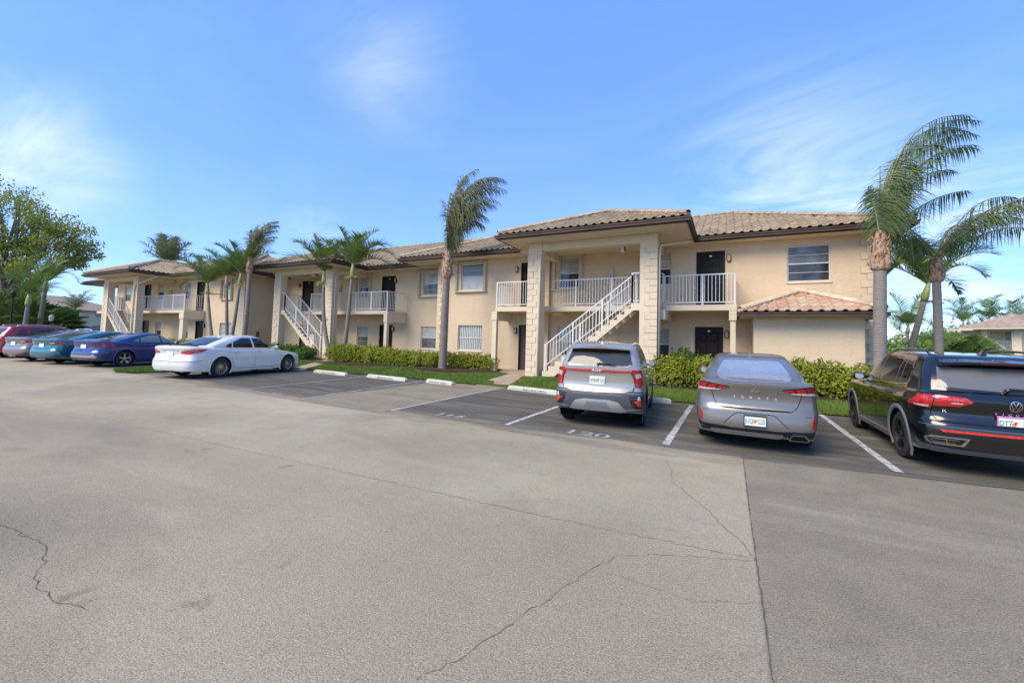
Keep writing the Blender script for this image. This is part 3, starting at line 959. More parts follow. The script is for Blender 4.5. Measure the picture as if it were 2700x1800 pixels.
ZG0, ZG1 = 5.46, 5.60          # gutter
ZT = 5.665                     # tile plane at the eave
def gutter(pts, parent=None):
    """K-style gutter and fascia along a run of eave points, outside to the left of travel -> offset by normal"""
    m = MB()
    for a, b in zip(pts, pts[1:]):
        a, b = Vector((*a, 0)), Vector((*b, 0)); d = (b - a).normalized(); n = Vector((d.y, -d.x, 0))   # outward
        for off0, off1, z0, z1 in ((.0, .085, ZG0 + .02, ZG1 - .035), (.0, .115, ZG1 - .04, ZG1), (-.03, .0, ZG0 - .03, ZG1 + .03)):
            q = [a + n * off0 - d * off1 * 0, b + n * off0, b + n * off1 + d * off1, a + n * off1 - d * off1]
            m.add([(p.x, p.y, z0) for p in q] + [(p.x, p.y, z1) for p in q],
                  [(3, 2, 1, 0), (4, 5, 6, 7), (0, 1, 5, 4), (1, 2, 6, 5), (2, 3, 7, 6), (3, 0, 4, 7)])
    return m.build('gutter', M_gutter, parent or BLD)
def soffit(pts, z=ZG0 - .012, name='soffit'):
    m = MB(); m.poly([(x, y, z) for x, y in pts]); return m.build(name, M_soffit, BLD, fix=False)
def downspout(pts, r=.04):
    m = MB()
    P = [Vector(p) for p in pts]; q = [P[0]]
    for i in range(1, len(P) - 1):          # rounded elbows
        for t in (.25, .5, .75):
            k = min(.14, (P[i] - P[i - 1]).length / 3, (P[i + 1] - P[i]).length / 3)
            s = P[i] + (P[i - 1] - P[i]).normalized() * k; e = P[i] + (P[i + 1] - P[i]).normalized() * k
            q.append(s.lerp(P[i], t).lerp(P[i].lerp(e, t), t))
    q.append(P[-1])
    m.tube(q, r, 8)
    return m.build('downspout', M_pipe, BLD, smooth=True)

def hip_pt(c, dx, d): return (c[0] + dx * d, c[1] + d, ZT + PITCH_R * d)
def roof_part(polys):
    """the sheathing of one hip roof: a mesh that carries the tiles"""
    m = MB()
    for pts in polys:
        P = [Vector(p) for p in pts]; n = geometry.normal(P[:3])
        if n.z < 0: n = -n
        m.poly([p - n * .012 for p in P])
    return m.build('roof', M_deck, BLD, fix=False)
# ------------------------------------------------------------------ the building itself
FL = 3.0            # upper floor
GZ = .2             # lower floor
def beam(x0, x1, y0, y1, z0, z1, name='beam', mat=None): return MB().box(x0, x1, y0, y1, z0, z1).build(name, mat or M_trim, BLD)
W_UP, W_LO = (3.93, 5.22), (.95, 2.2)
D_UP, D_LO = (FL, 5.18), (GZ, 2.28)

# ---- right wing (wall plane Y = 17.6)
YR = 17.6
ops = [(1.86, 3.12, 3.90, 5.19), (-1.11, -.11, *D_UP), (-1.15, -.17, *D_LO), (-2.75, -2.02, 3.95, 5.26), (-2.75, -2.06, .93, 2.22), (-6.79, -5.86, 3.96, 5.32), (-6.81, -5.89, .93, 2.24)]
wall('wall', -7.2, 4.3, 0, 5.46, YR, ops)
window(1.86, 3.12, 3.90, 5.19, YR, M_gmid, M_gdark, bars=1)
door(-1.11, -.11, *D_UP, YR, True); door(-1.15, -.17, *D_LO, YR, True)
wall_lamp(.015, 4.88, YR); wall_lamp(-.05, 2.0, YR)
window(-2.75, -2.02, 3.95, 5.26, YR, M_glight, M_gdark, bars=1); window(-2.75, -2.06, .93, 2.22, YR, M_gblind, M_gdark, bars=0)
window(-6.79, -5.86, 3.96, 5.32, YR, M_gblind, M_gdark, bars=1, shutter=True, sash=.48); window(-6.81, -5.89, .93, 2.24, YR, M_gblind, M_gdark)
side_wall(4.3, YR, 26, 0, 5.46)
wall_quoins(4.312, YR, -1, .35, 5.3)
# storage room under its own little tiled roof
YS = 15.9
wall('storage_wall', .74, 3.62, 0, 2.62, YS)
side_wall(3.62, YS, YR, 0, 2.62); side_wall(.74, YS, YR, 0, 2.62, -1)
ZS = 2.72
es, el, er, ap = 15.42, .34, 3.98, 2.18
dS = (er - el) / 2
za = ZS + .42 * dS; ya = es + dS
tri = [(el, es, ZS), (er, es, ZS), (ap, ya, za)]
rs_l = [(el, YR, ZS), (el, es, ZS), (ap, ya, za), (ap, YR, za)]
rs_r = [(er, es, ZS), (er, YR, ZS), (ap, YR, za), (ap, ya, za)]
roofS = roof_part([tri, rs_l, rs_r])
slope(tri, roofS, 'terra', 300); slope(rs_l, roofS, 'terra', 100); slope(rs_r, roofS, 'terra', 100)
caps((el, es, ZS + .05), (ap, ya, za + .05), roofS, M_terra_cap); caps((er, es, ZS + .05), (ap, ya, za + .05), roofS, M_terra_cap); caps((ap, ya, za + .05), (ap, YR, za + .05), roofS, M_terra_cap)
g = MB()
for a0, a1, z0, z1 in ((es - .09, es, 2.55, 2.665), (es - .115, es - .001, 2.63, 2.672)): g.box(el - .09, er + .09, a0, a1, z0, z1)
g.box(el - .09, el, es, YR - .6, 2.55, 2.67); g.box(er, er + .09, es, YR, 2.55, 2.67); g.build('gutter', M_gutter, BLD)
MB().poly([(el, es, 2.56), (er, es, 2.56), (er, YR, 2.56), (el, YR, 2.56)]).build('soffit', M_soffit, BLD, fix=False)

# ---- middle wall left of the right portico (Y = 17.4) and its corner
Y2 = 17.4
ops = [(-12.0, -10.68, 3.98, 5.30), (-12.08, -10.66, .98, 2.23), (-8.62, -7.7, *D_UP), (-8.66, -7.74, *D_LO)]
wall('wall', -13.42, -7.2, 0, 5.46, Y2, ops)
side_wall(-7.2, Y2, YR, 0, 5.46, 1)
window(-12.0, -10.68, 3.98, 5.30, Y2, M_gmid, M_glight, bars=1, shutter=True, sash=.52); window(-12.08, -10.66, .98, 2.23, Y2, M_gcurt, M_gcurt)
door(-8.62, -7.7, *D_UP, Y2, screen=True); door(-8.66, -7.74, *D_LO, Y2, screen=True, mat=M_brown)
wall_lamp(-8.83, 4.88, Y2); wall_lamp(-8.82, 2.0, Y2)
wall_quoins(-13.43, Y2, 1, .35, 5.3)
side_wall(-13.42, Y2, 18.8, 0, 5.46, -1)
# ---- recessed wall right of the middle portico (Y = 18.8)
Y3 = 18.8
ops = [(-15.58, -14.3, 3.96, 5.26), (-15.61, -14.3, .93, 2.18), (-18.75, -17.66, FL, 5.2), (-18.81, -17.75, GZ, 2.26), (-20.69, -19.79, 3.91, 5.27), (-20.71, -19.76, .9, 2.19),
       (-26.14, -25.0, FL, 5.2), (-24.42, -23.6, 3.95, 5.2), (-26.2, -25.1, GZ, 2.26), (-29.55, -28.9, 4.45, 5.16), (-29.65, -28.95, 1.47, 2.15)]
wall('wall', -30.2, -13.42, 0, 5.46, Y3, ops)
window(-15.58, -14.3, 3.96, 5.26, Y3, M_glight, M_gmid, bars=1, shutter=True); window(-15.61, -14.3, .93, 2.18, Y3, M_glight, M_gmid, bars=0)
window(-20.69, -19.79, 3.91, 5.27, Y3, M_gblind, M_gdark, shutter=True); window(-20.71, -19.76, .9, 2.19, Y3, M_gblind, M_gmid, bars=1)
window(-24.42, -23.6, 3.95, 5.2, Y3, M_glight, M_glight); window(-29.55, -28.9, 4.45, 5.16, Y3, M_glight, M_gdark); window(-29.65, -28.95, 1.47, 2.15, Y3, M_glight, M_gdark)
door(-18.75, -17.66, FL, 5.2, Y3, screen=True); door(-18.81, -17.75, GZ, 2.26, Y3, screen=True); door(-26.14, -25.0, FL, 5.2, Y3, screen=True); door(-26.2, -25.1, GZ, 2.26, Y3, True, mat=M_brown)
wall_lamp(-17.64, 4.9, Y3); wall_lamp(-17.68, 2.0, Y3); wall_lamp(-26.42, 4.93, Y3); wall_lamp(-26.5, 1.95, Y3)
# ---- left projecting wing (Y = 16.4)
YL = 16.4
ops = [(-31.1, -30.2, 3.86, 5.05), (-31.4, -29.95, 1.0, 2.17), (-34.6, -33.58, FL, 5.15), (-34.5, -33.45, GZ, 2.29), (-36.3, -35.5, 3.9, 5.2), (-36.3, -35.5, .95, 2.17), (-40.41, -39.47, 3.95, 5.21), (-40.42, -39.5, .9, 2.19),
       (-42.56, -41.5, FL, 5.2), (-42.56, -41.5, GZ, 2.28), (-46.2, -44.97, 3.9, 5.22)]
wall('wall', -47.6, -28.65, 0, 5.46, YL, ops)
side_wall(-28.65, YL, Y3, 0, 5.46, 1); side_wall(-47.6, YL, 26, 0, 5.46, -1)
window(-31.1, -30.2, 3.86, 5.05, YL, M_gmid, M_glight, shutter=True); window(-31.4, -29.95, 1.0, 2.17, YL, M_gcurt, M_gcurt)
window(-36.3, -35.5, 3.9, 5.2, YL); window(-36.3, -35.5, .95, 2.17, YL, M_gblind, M_gmid); window(-40.41, -39.47, 3.95, 5.21, YL, M_glight, M_gdark); window(-40.42, -39.5, .9, 2.19, YL, M_glight, M_gdark)
window(-46.2, -44.97, 3.9, 5.22, YL, M_glight, M_gdark)
door(-34.6, -33.58, FL, 5.15, YL, screen=True); door(-34.5, -33.45, GZ, 2.29, YL, screen=True); door(-42.56, -41.5, FL, 5.2, YL, screen=True); door(-42.56, -41.5, GZ, 2.28, YL, mat=M_brown)
wall_lamp(-33.3, 4.85, YL); wall_lamp(-33.3, 1.95, YL); wall_lamp(-42.9, 4.87, YL)
wall_quoins(-28.64, YL, -1, .35, 5.3)
# fire extinguisher cabinet on the return wall, and others beside the doors
def cabinet(c, ax):
    m = MB(); x, y, z = c
    if ax == 'x': m.box(x, x + .16, y - .16, y + .16, z - .24, z + .24)
    else: m.box(x - .10, x + .10, y - .12, y, z - .26, z + .26)
    o = m.build('extinguisher_cabinet', M_yel, BLD)
    p = MB()
    if ax == 'x': p.box(x + .161, x + .168, y - .10, y + .10, z - .16, z + .17)
    else: p.box(x - .06, x + .06, y - .127, y - .121, z - .18, z + .16)
    p.build('cabinet_pane', M_gdark if ax == 'x' else M_glight, o)
    e = MB()
    if ax == 'x': e.tube([(x + .17, y, z - .13), (x + .17, y, z + .09)], .035, 8)
    else: e.tube([(x, y - .128, z - .15), (x, y - .128, z + .05)], .02, 8)
    e.build('extinguisher', M_red, o)
cabinet((-28.648, 17.3, 1.45), 'x'); cabinet((-4.42, YR - .002, 4.42), 'y'); cabinet((-22.3, Y3 - .002, 4.5), 'y'); cabinet((-38.25, YL - .002, 4.43), 'y')

# ---- porticos: columns, beams, ceilings
def portico(cols, yf, yw, outer):
    (a0, a1), (b0, b1) = cols
    column(a0, a1, yf, yf + .42, .02, ZG0 - .014, -1); column(b0, b1, yf, yf + .42, .02, ZG0 - .014, 1)
    beam(a1, b0, yf + .03, yf + .36, 5.14, ZG0 - .016)
    beam(a0 + .1, a0 + .4, yf + .42, yw - .02, 5.14, ZG0 - .016); beam(b1 - .4, b1 - .1, yf + .42, yw - .02, 5.14, ZG0 - .016)
    MB().poly([(a0 + .4, yf + .36, 5.40), (b1 - .4, yf + .36, 5.40), (b1 - .4, yw, 5.40), (a0 + .4, yw, 5.40)]).build('porch_ceiling', M_soffit, BLD, fix=False)
portico(((-7.15, -6.57), (-2.78, -2.2)), 15.06, YR, None)
portico(((-25.2, -24.6), (-20.55, -19.95)), 16.2, Y3, None)
portico(((-43.3, -42.5), (-38.45, -37.7)), 14.1, YL, None)

# ---- balconies: floor slab, railings, posts, side beams
def floor_slab(x0, x1, y0, y1, z1=FL): return MB().box(x0, x1, y0, y1, z1 - .2, z1).build('balcony_floor', M_trim, BLD)
floor_slab(-6.57, -2.2, 16.02, YR - .01)
railing((-6.5, 16.06, FL), (-3.05, 16.06, FL), posts=(.30, .72))
floor_slab(-2.19, .25, 16.1, YR - .01)
railing((-2.05, 16.15, FL), (.2, 16.15, FL), posts=(.55, 1)); railing((-2.08, 15.5, FL), (-2.08, 16.15, FL), posts=(1,)); railing((.2, 16.15, FL), (.2, 17.5, FL), posts=())
beam(.02, .25, 16.08, 16.32, 2.45, 2.79, 'post_head'); beam(.06, .22, 16.12, 16.28, .1, 2.45, 'post'); beam(.04, .23, 16.32, YR - .01, 2.5, 2.795)
beam(-2.19, -1.98, 15.5, YR - .01, 2.45, 2.795)
floor_slab(-9.1, -6.58, 15.9, Y2 - .01)
railing((-9.05, 15.95, FL), (-7.2, 15.95, FL), posts=(0,)); railing((-9.05, 15.95, FL), (-9.05, 17.3, FL), posts=())
beam(-9.27, -9.0, 15.88, 16.12, 2.42, 2.79, 'post_head'); beam(-9.24, -9.03, 15.91, 16.09, .1, 2.42, 'post'); beam(-9.25, -9.02, 16.12, Y2 - .01, 2.42, 2.795)
# middle
floor_slab(-24.6, -16.75, 17.28, Y3 - .01)
railing((-19.9, 17.33, FL), (-16.82, 17.33, FL), posts=(.2, .6, 1)); railing((-16.82, 17.33, FL), (-16.82, 18.7, FL), posts=())
railing((-23.2, 17.33, FL), (-20.5, 17.33, FL), posts=(0, .5))
beam(-17.0, -16.74, 17.26, 17.5, 2.35, 2.79, 'post_head'); beam(-16.97, -16.77, 17.29, 17.47, .1, 2.35, 'post'); beam(-16.97, -16.73, 17.5, Y3 - .01, 2.35, 2.795)
# left
floor_slab(-47.4, -33.35, 15.1, YL - .01)
railing((-38.9, 15.15, FL), (-33.45, 15.15, FL), posts=(.18, .45, .72, 1)); railing((-33.45, 15.15, FL), (-33.45, 16.3, FL), posts=())
railing((-46.5, 15.15, FL), (-42.3, 15.15, FL), posts=(0, .3, .65)); railing((-41.2, 15.15, FL), (-39.0, 15.15, FL), posts=(0,))
beam(-33.95, -33.35, 15.08, 15.4, 2.38, 2.79, 'post_head'); beam(-33.9, -33.45, 15.12, 15.36, .1, 2.38, 'post'); beam(-33.7, -33.34, 15.4, YL - .01, 2.38, 2.795)

# ---- stairs
def stairs(x_foot, y0, y1, sgn, n=14, run=.272, dbl=True):
    """rise along sgn*X from x_foot to the upper floor"""
    rise = (FL - GZ) / n
    tot = run * (n - 1)
    pts = [(x_foot - sgn * .1, .06)]
    pts += [(x_foot, GZ)]
    prof = []
    for k in range(n - 1): prof += [(x_foot + sgn * run * k, GZ + rise * (k + 1)), (x_foot + sgn * run * (k + 1), GZ + rise * (k + 1))]
    xe = x_foot + sgn * tot
    prof += [(xe, FL), (xe + sgn * .75, FL), (xe + sgn * .75, FL - .24), (xe + sgn * .05, FL - .26)]
    prof += [(x_foot + sgn * .42, GZ - .06), (x_foot, GZ - .06)]
    # two stringers with the stepped top, treads between
    st = MB().prism(prof, y0, y0 + .10).build('stair', M_trim, BLD)
    MB().prism(prof, y1 - .10, y1).build('stringer', M_trim, st)
    for k in range(n - 1):
        xa = x_foot + sgn * run * k
        MB().box(min(xa - sgn * .02, xa + sgn * (run + .01)), max(xa - sgn * .02, xa + sgn * (run + .01)), y0 + .1, y1 - .1, GZ + rise * (k + 1) - .05, GZ + rise * (k + 1) - .002).build('tread', M_trim, st)
    MB().box(min(xe, xe + sgn * .75), max(xe, xe + sgn * .75), y0 + .1, y1 + .02, FL - .2, FL - .002).build('landing', M_trim, st)
    for y in (y0 + .03, y1 - .03):
        railing((x_foot + sgn * .05, y, GZ + rise * 1), (xe, y, FL), h=.98, lift=.16, gap=.125, posts=(.02, .35, .68, 1), name='stair_railing', midrail=False)
    return xe
xe = stairs(-6.45, 15.08, 16.0, 1, run=.262)
railing((xe, 15.11, FL), (-2.8, 15.11, FL), posts=(0,))
xe = stairs(-20.75, 16.3, 17.25, -1)
railing((xe, 16.33, FL), (-24.58, 16.33, FL), posts=(0,)); railing((xe - .7, 16.33, FL), (xe - .7, 17.9, FL), posts=(0, 1))
xe = stairs(-38.9, 14.15, 15.05, -1, run=.285)
railing((xe - .7, 14.2, FL), (xe - .7, 15.1, FL), posts=(0, 1))
beam(-24.55, -20.6, 17.3, 17.5, .1, .5, 'low_wall'); beam(-21.9, -21.5, 16.35, 17.2, .05, 1.55, 'stair_pier'); beam(-5.2, -4.9, 15.3, 15.8, .05, 1.15, 'stair_pier')

# ---- roofs
def P3(x, y, d): return (x, y, ZT + PITCH_R * d)
fl, fr_, e0 = -8.0, -1.13, 14.0
hw = (fr_ - fl) / 2; apx = (fl + fr_) / 2
front = [P3(fl, e0, 0), P3(fr_, e0, 0), P3(apx, e0 + hw, hw)]
rslope = [P3(fr_, e0, 0), P3(fr_, 16.95, 0), P3(apx, 16.95 + hw, hw), P3(apx, e0 + hw, hw)]
lslope = [P3(fl, 16.35, 0), P3(fl, e0, 0), P3(apx, e0 + hw, hw), P3(apx, 16.35 + hw, hw)]
main = [P3(fr_, 16.95, 0), P3(5.1, 16.95, 0), P3(.25, 21.8, 4.85), P3(apx, 21.8, 4.85), P3(apx, 16.95 + hw, hw)]
east = [P3(5.1, 16.95, 0), P3(5.1, 26.65, 0), P3(.25, 21.8, 4.85)]
s2 = [P3(-15.15, 16.35, 0), P3(fl, 16.35, 0), P3(apx, 16.35 + hw, hw), P3(apx, 21.2, 4.85), P3(-10.3, 21.2, 4.85)]
s2w = [P3(-15.15, 26.05, 0), P3(-15.15, 16.35, 0), P3(-10.3, 21.2, 4.85)]
back = [P3(5.1, 26.65, 0), P3(-15.15, 26.65, 0), P3(-10.3, 21.8, 4.85), P3(.25, 21.8, 4.85)]
roofR = roof_part([front, rslope, lslope, main, east, s2, s2w, back])
slope(main, roofR, singles=125); slope(front, roofR, singles=60); slope(s2, roofR, singles=25); slope(rslope, roofR); slope(lslope, roofR); slope(east, roofR)
def up_(p, dz=.05): return (p[0], p[1], p[2] + dz)
caps(up_(front[0]), up_(front[2]), roofR); caps(up_(front[1]), up_(front[2]), roofR); caps(up_(front[2]), up_(P3(apx, 16.95 + hw, hw)), roofR)
caps(up_(main[1]), up_(main[2]), roofR); caps(up_(main[2]), up_(main[3]), roofR); caps(up_(s2[0]), up_(s2[4]), roofR); caps(up_(s2[4]), up_(s2[3]), roofR)
# middle roof
fl, fr_, e0, ew = -26.1, -19.0, 15.3, 17.8
hw = (fr_ - fl) / 2; apx = (fl + fr_) / 2
front = [P3(fl, e0, 0), P3(fr_, e0, 0), P3(apx, e0 + hw, hw)]
rslope = [P3(fr_, e0, 0), P3(fr_, ew, 0), P3(apx, ew + hw, hw), P3(apx, e0 + hw, hw)]
lslope = [P3(fl, ew, 0), P3(fl, e0, 0), P3(apx, e0 + hw, hw), P3(apx, ew + hw, hw)]
mr = [P3(fr_, ew, 0), P3(-13.2, ew, 0), P3(-9.5, 24.1, 6.3), P3(apx, 24.1, 6.3), P3(apx, ew + hw, hw)]
ml = [P3(-31.5, ew, 0), P3(fl, ew, 0), P3(apx, ew + hw, hw), P3(apx, 24.1, 6.3), P3(-31.5, 24.1, 6.3)]
mb = [P3(-9.5, 30.4, 0), P3(-31.5, 30.4, 0), P3(-31.5, 24.1, 6.3), P3(-9.5, 24.1, 6.3)]
roofM = roof_part([front, rslope, lslope, mr, ml, mb])
slope(front, roofM); slope(rslope, roofM); slope(mr, roofM); slope(ml, roofM)
caps(up_(front[0]), up_(front[2]), roofM); caps(up_(front[1]), up_(front[2]), roofM); caps(up_(front[2]), up_(rslope[2]), roofM); caps(up_((-9.5, 24.1, mr[2][2])), up_((-31.5, 24.1, mr[2][2])), roofM)
# left roof
fl, fr_, e0, ew = -43.7, -36.1, 13.0, 15.43
apx, ya_, za_ = -39.9, 16.2, 7.0
yv = ew + (za_ - ZT) / PITCH_R
front = [P3(fl, e0, 0), P3(fr_, e0, 0), (apx, ya_, za_)]
rslope = [P3(fr_, e0, 0), P3(fr_, ew, 0), (apx, yv, za_), (apx, ya_, za_)]
lslope = [P3(fl, ew, 0), P3(fl, e0, 0), (apx, ya_, za_), (apx, yv, za_)]
dl = 5.0
m_r = [P3(fr_, ew, 0), P3(-27.9, ew, 0), P3(-27.9 - dl, ew + dl, dl), P3(apx, ew + dl, dl), (apx, yv, za_)]
m_l = [P3(-52.0, ew, 0), P3(fl, ew, 0), (apx, yv, za_), P3(apx, ew + dl, dl), P3(-47.0, ew + dl, dl)]
e_ = [P3(-27.9, ew, 0), P3(-27.9, ew + 2 * dl, 0), P3(-27.9 - dl, ew + dl, dl)]
w_ = [P3(-52, ew + 2 * dl, 0), P3(-52, ew, 0), P3(-47, ew + dl, dl)]
b_ = [P3(-27.9, ew + 2 * dl, 0), P3(-52, ew + 2 * dl, 0), P3(-47, ew + dl, dl), P3(-27.9 - dl, ew + dl, dl)]
roofL = roof_part([front, rslope, lslope, m_r, m_l, e_, w_, b_])
for q in (front, rslope, m_r, m_l, e_): slope(q, roofL)
caps(up_(front[0]), up_(front[2]), roofL); caps(up_(front[1]), up_(front[2]), roofL); caps(up_(front[2]), up_(rslope[2]), roofL); caps(up_(m_r[1]), up_(m_r[2]), roofL); caps(up_(m_r[2]), up_(m_l[4]), roofL)

# ---- gutters, soffits, downspouts
gutter([(-15.15, 17.75), (-15.15, 16.35), (-8.0, 16.35), (-8.0, 14.0), (-1.13, 14.0), (-1.13, 16.95), (5.1, 16.95), (5.1, 26)])
gutter([(-31.0, 17.8), (-26.1, 17.8), (-26.1, 15.3), (-19.0, 15.3), (-19.0, 17.8), (-13.3, 17.8)])
gutter([(-52, 20), (-52, 15.43), (-43.7, 15.43), (-43.7, 13.0), (-36.1, 13.0), (-36.1, 15.43), (-27.9, 15.43), (-27.9, 18.6)])
soffit([(-15.15, 16.35), (-8, 16.35), (-8, Y2), (-13.42, Y2), (-13.42, Y3), (-15.15, Y3)])
soffit([(-8, 14), (-1.13, 14), (-1.13, YR), (-8, YR)], ZG0 - .010)
soffit([(-1.13, 16.95), (5.1, 16.95), (5.1, 26), (4.3, 26), (4.3, YR), (-1.13, YR)])
soffit([(-26.1, 15.3), (-19, 15.3), (-19, Y3), (-26.1, Y3)], ZG0 - .010)
soffit([(-31, 17.8), (-26.1, 17.8), (-26.1, Y3), (-31, Y3)]); soffit([(-19, 17.8), (-13.42, 17.8), (-13.42, Y3), (-19, Y3)], ZG0 - .016)
soffit([(-43.7, 13.0), (-36.1, 13), (-36.1, YL), (-43.7, YL)], ZG0 - .010)
soffit([(-36.1, 15.43), (-27.9, 15.43), (-27.9, 18.6), (-28.65, 18.6), (-28.65, YL), (-36.1, YL)]); soffit([(-52, 15.43), (-43.7, 15.43), (-43.7, YL), (-47.6, YL), (-47.6, 20), (-52, 20)])
downspout([(-1.22, 16.55, ZG0), (-1.3, 16.4, 5.34), (-2.13, 15.35, 5.05), (-2.14, 15.2, 4.8), (-2.14, 15.2, .25)])
downspout([(-7.92, 15.9, ZG0), (-7.85, 15.8, 5.32), (-6.62, 15.06, 4.98), (-6.60, 15.0, 4.75), (-6.60, 15.0, .2)])
downspout([(-19.1, 17.5, ZG0), (-19.2, 17.3, 5.3), (-19.88, 16.4, 5.05), (-19.88, 16.35, 4.8), (-19.88, 16.35, .2)])
downspout([(-36.2, 14.8, ZG0), (-36.3, 14.5, 5.3), (-37.9, 14.05, 4.75), (-38.0, 14.02, 4.5), (-38.0, 14.02, .2)], .055)
downspout([(5.05, 18.4, ZG0), (4.95, 18.4, 5.3), (4.4, 18.2, 5.1), (4.36, 18.2, 4.9), (4.36, 18.2, .2)])
downspout([(-26.0, 17.4, ZG0), (-25.9, 17.3, 5.36), (-25.0, 16.7, 5.25)])
# exit light, ceiling lamps, cameras, notices
e = MB().box(-3.62, -3.50, 15.75, 15.95, 5.02, 5.36).build('emergency_light', M_white, BLD); MB().box(-3.499, -3.47, 15.77, 15.93, 5.04, 5.34).build('red_strobe', M_red, e)
e = MB().box(-22.3, -22.1, 16.6, 16.75, 5.05, 5.35).build('emergency_light', M_white, BLD); MB().box(-22.05, -21.85, 16.6, 16.74, 5.08, 5.34).build('red_strobe', M_red, e)
MB().lathe([(.02, 5.40), (.12, 5.37), (.13, 5.31), (.07, 5.24), (.0, 5.22)], 14, 'z', (-22.9, 16.75, 0)).build('ceiling_lamp', M_white, BLD, smooth=True)
def notice(x0, x1, y, z0, z1):
    b = MB().box(x0, x1, y - .014, y - .002, z0, z1).build('notice_plate', M_white, BLD)
    cx_, cz_, r_ = (x0 + x1) / 2, z0 + (z1 - z0) * .55, (x1 - x0) * .36
    m = MB(); n = 20
    for i in range(n):
        a, c = 2 * math.pi * i / n, 2 * math.pi * (i + 1) / n
        m.quad((cx_ + math.cos(a) * r_, y - .016, cz_ + math.sin(a) * r_), (cx_ + math.cos(c) * r_, y - .016, cz_ + math.sin(c) * r_), (cx_ + math.cos(c) * r_ * .7, y - .016, cz_ + math.sin(c) * r_ * .7), (cx_ + math.cos(a) * r_ * .7, y - .016, cz_ + math.sin(a) * r_ * .7))
    m.bar((cx_ - r_ * .6, y - .018, cz_ - r_ * .6), (cx_ + r_ * .6, y - .018, cz_ + r_ * .6), .03, .004, (0, 1, 0)); m.bar((cx_ - r_ * .6, y - .021, cz_ + r_ * .6), (cx_ + r_ * .6, y - .021, cz_ - r_ * .6), .03, .004, (0, 1, 0))
    m.build('notice_symbol', M_red, b)
notice(-20.47, -20.13, 16.2, 2.22, 2.54)
MB().box(-20.44, -20.16, 16.186, 16.199, 2.6, 2.72).build('number_plate', M_plate, BLD)
MB().box(-24.55, -24.42, 16.62, 16.72, 4.98, 5.06).build('security_camera', M_dframe, BLD)
# ------------------------------------------------------------------ car materials
def paint(name, c, metal=.0, rough=.35, dirt=.14):
    t = NT(name)
    t.set(Roughness=rough, Metallic=metal, Coat_Weight=1.0, Coat_Roughness=.025)
    p = t.obj()
    dust = t.noise(p, 2.2, 5, .6)
    t.color(t.mix(t.rng(dust, .45, .8, 0, dirt), c, (.33, .31, .28)))
    return t.m
P_silver = paint('paint_silver', (.43, .405, .37), .5, .34)
P_grey = paint('paint_grey', (.205, .194, .182), .5, .34)
P_black = paint('paint_black', (.004, .004, .005), .0, .2, .012)
P_white = paint('paint_white', (.80, .78, .73), .0, .35)
P_blue = paint('paint_blue', (.006, .030, .19), .3, .28)
P_teal = paint('paint_teal', (.018, .165, .205), .5, .28)
P_bronze = paint('paint_bronze', (.27, .225, .205), .6, .32)
P_red = paint('paint_red', (.36, .018, .028), .4, .3)
M_tyre = plain('tyre_rubber', (.022, .022, .023), .85, var=.3, vscale=30)
M_rim = plain('rim_silver', (.56, .56, .56), .28, .85)
M_rim_dark = plain('rim_black', (.035, .032, .030), .3, .5)
M_well = plain('wheel_well', (.008, .008, .008), .95, spec=.1)
M_plastic = plain('grey_cladding', (.052, .058, .066), .55, var=.1)
M_blackgloss = plain('black_gloss', (.008, .008, .009), .12, coat=.5)
M_clad_lt = plain('cladding_light', (.16, .165, .17), .5)
M_skid = plain('skid_plate', (.44, .44, .44), .35, .6)
M_chrome = plain('chrome', (.75, .75, .75), .12, 1.0)
M_seam = plain('panel_gap', (.006, .006, .007), .9, spec=.1)
def lens(name, c, rough=.12):
    t = NT(name)
    n = t.noise(t.scaled(t.obj(), (60, 3, 3)), 1.0, 2)
    t.color(t.mix(t.rng(n, .4, .6), tuple(x * .7 for x in c), c)); t.set(Roughness=rough, Coat_Weight=.8, Coat_Roughness=.03)
    return t.m
M_lred = lens('lamp_red', (.50, .012, .016)); M_lred2 = lens('lamp_bright_red', (.74, .045, .03)); M_ldark = lens('lamp_dark_red', (.10, .006, .010)); M_lclear = lens('lamp_clear', (.62, .58, .57)); M_lorange = lens('lamp_orange', (.75, .25, .04)); M_lpale = lens('lamp_pale', (.62, .57, .42))
def carglass(name, c, rough=.02):
    t = NT(name); t.color(c); t.set(Roughness=rough, Specular_IOR_Level=.6)
    return t.m
G_dark = carglass('tinted_glass', (.010, .011, .012)); G_grey = carglass('grey_glass', (.13, .135, .14)); G_green = carglass('greenish_glass', (.24, .29, .28)); G_mid = carglass('smoked_glass', (.045, .05, .053)); G_mirror = carglass('mirror_glass', (.30, .36, .42))
G_sky = NT('rear_glass_reflective'); G_sky.set(Metallic=.8, Roughness=.08)  # crinkled sunshade look, its pale sky reflections put into the colour
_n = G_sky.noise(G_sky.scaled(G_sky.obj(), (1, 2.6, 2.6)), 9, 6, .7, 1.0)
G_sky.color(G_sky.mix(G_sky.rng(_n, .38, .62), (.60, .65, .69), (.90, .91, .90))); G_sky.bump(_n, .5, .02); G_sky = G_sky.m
P_plate = plain('licence_plate', (.80, .82, .80), .4); P_green = plain('plate_green', (.03, .30, .27), .5); P_orange = plain('plate_orange', (.80, .22, .05), .5); P_frame = plain('plate_frame', (.02, .02, .02), .4); P_teal_l = plain('plate_leaf', (.10, .50, .48), .5); P_pink = plain('plate_frame_pink', (.55, .22, .48), .4); P_yel = plain('plate_sticker', (.75, .60, .08), .5)

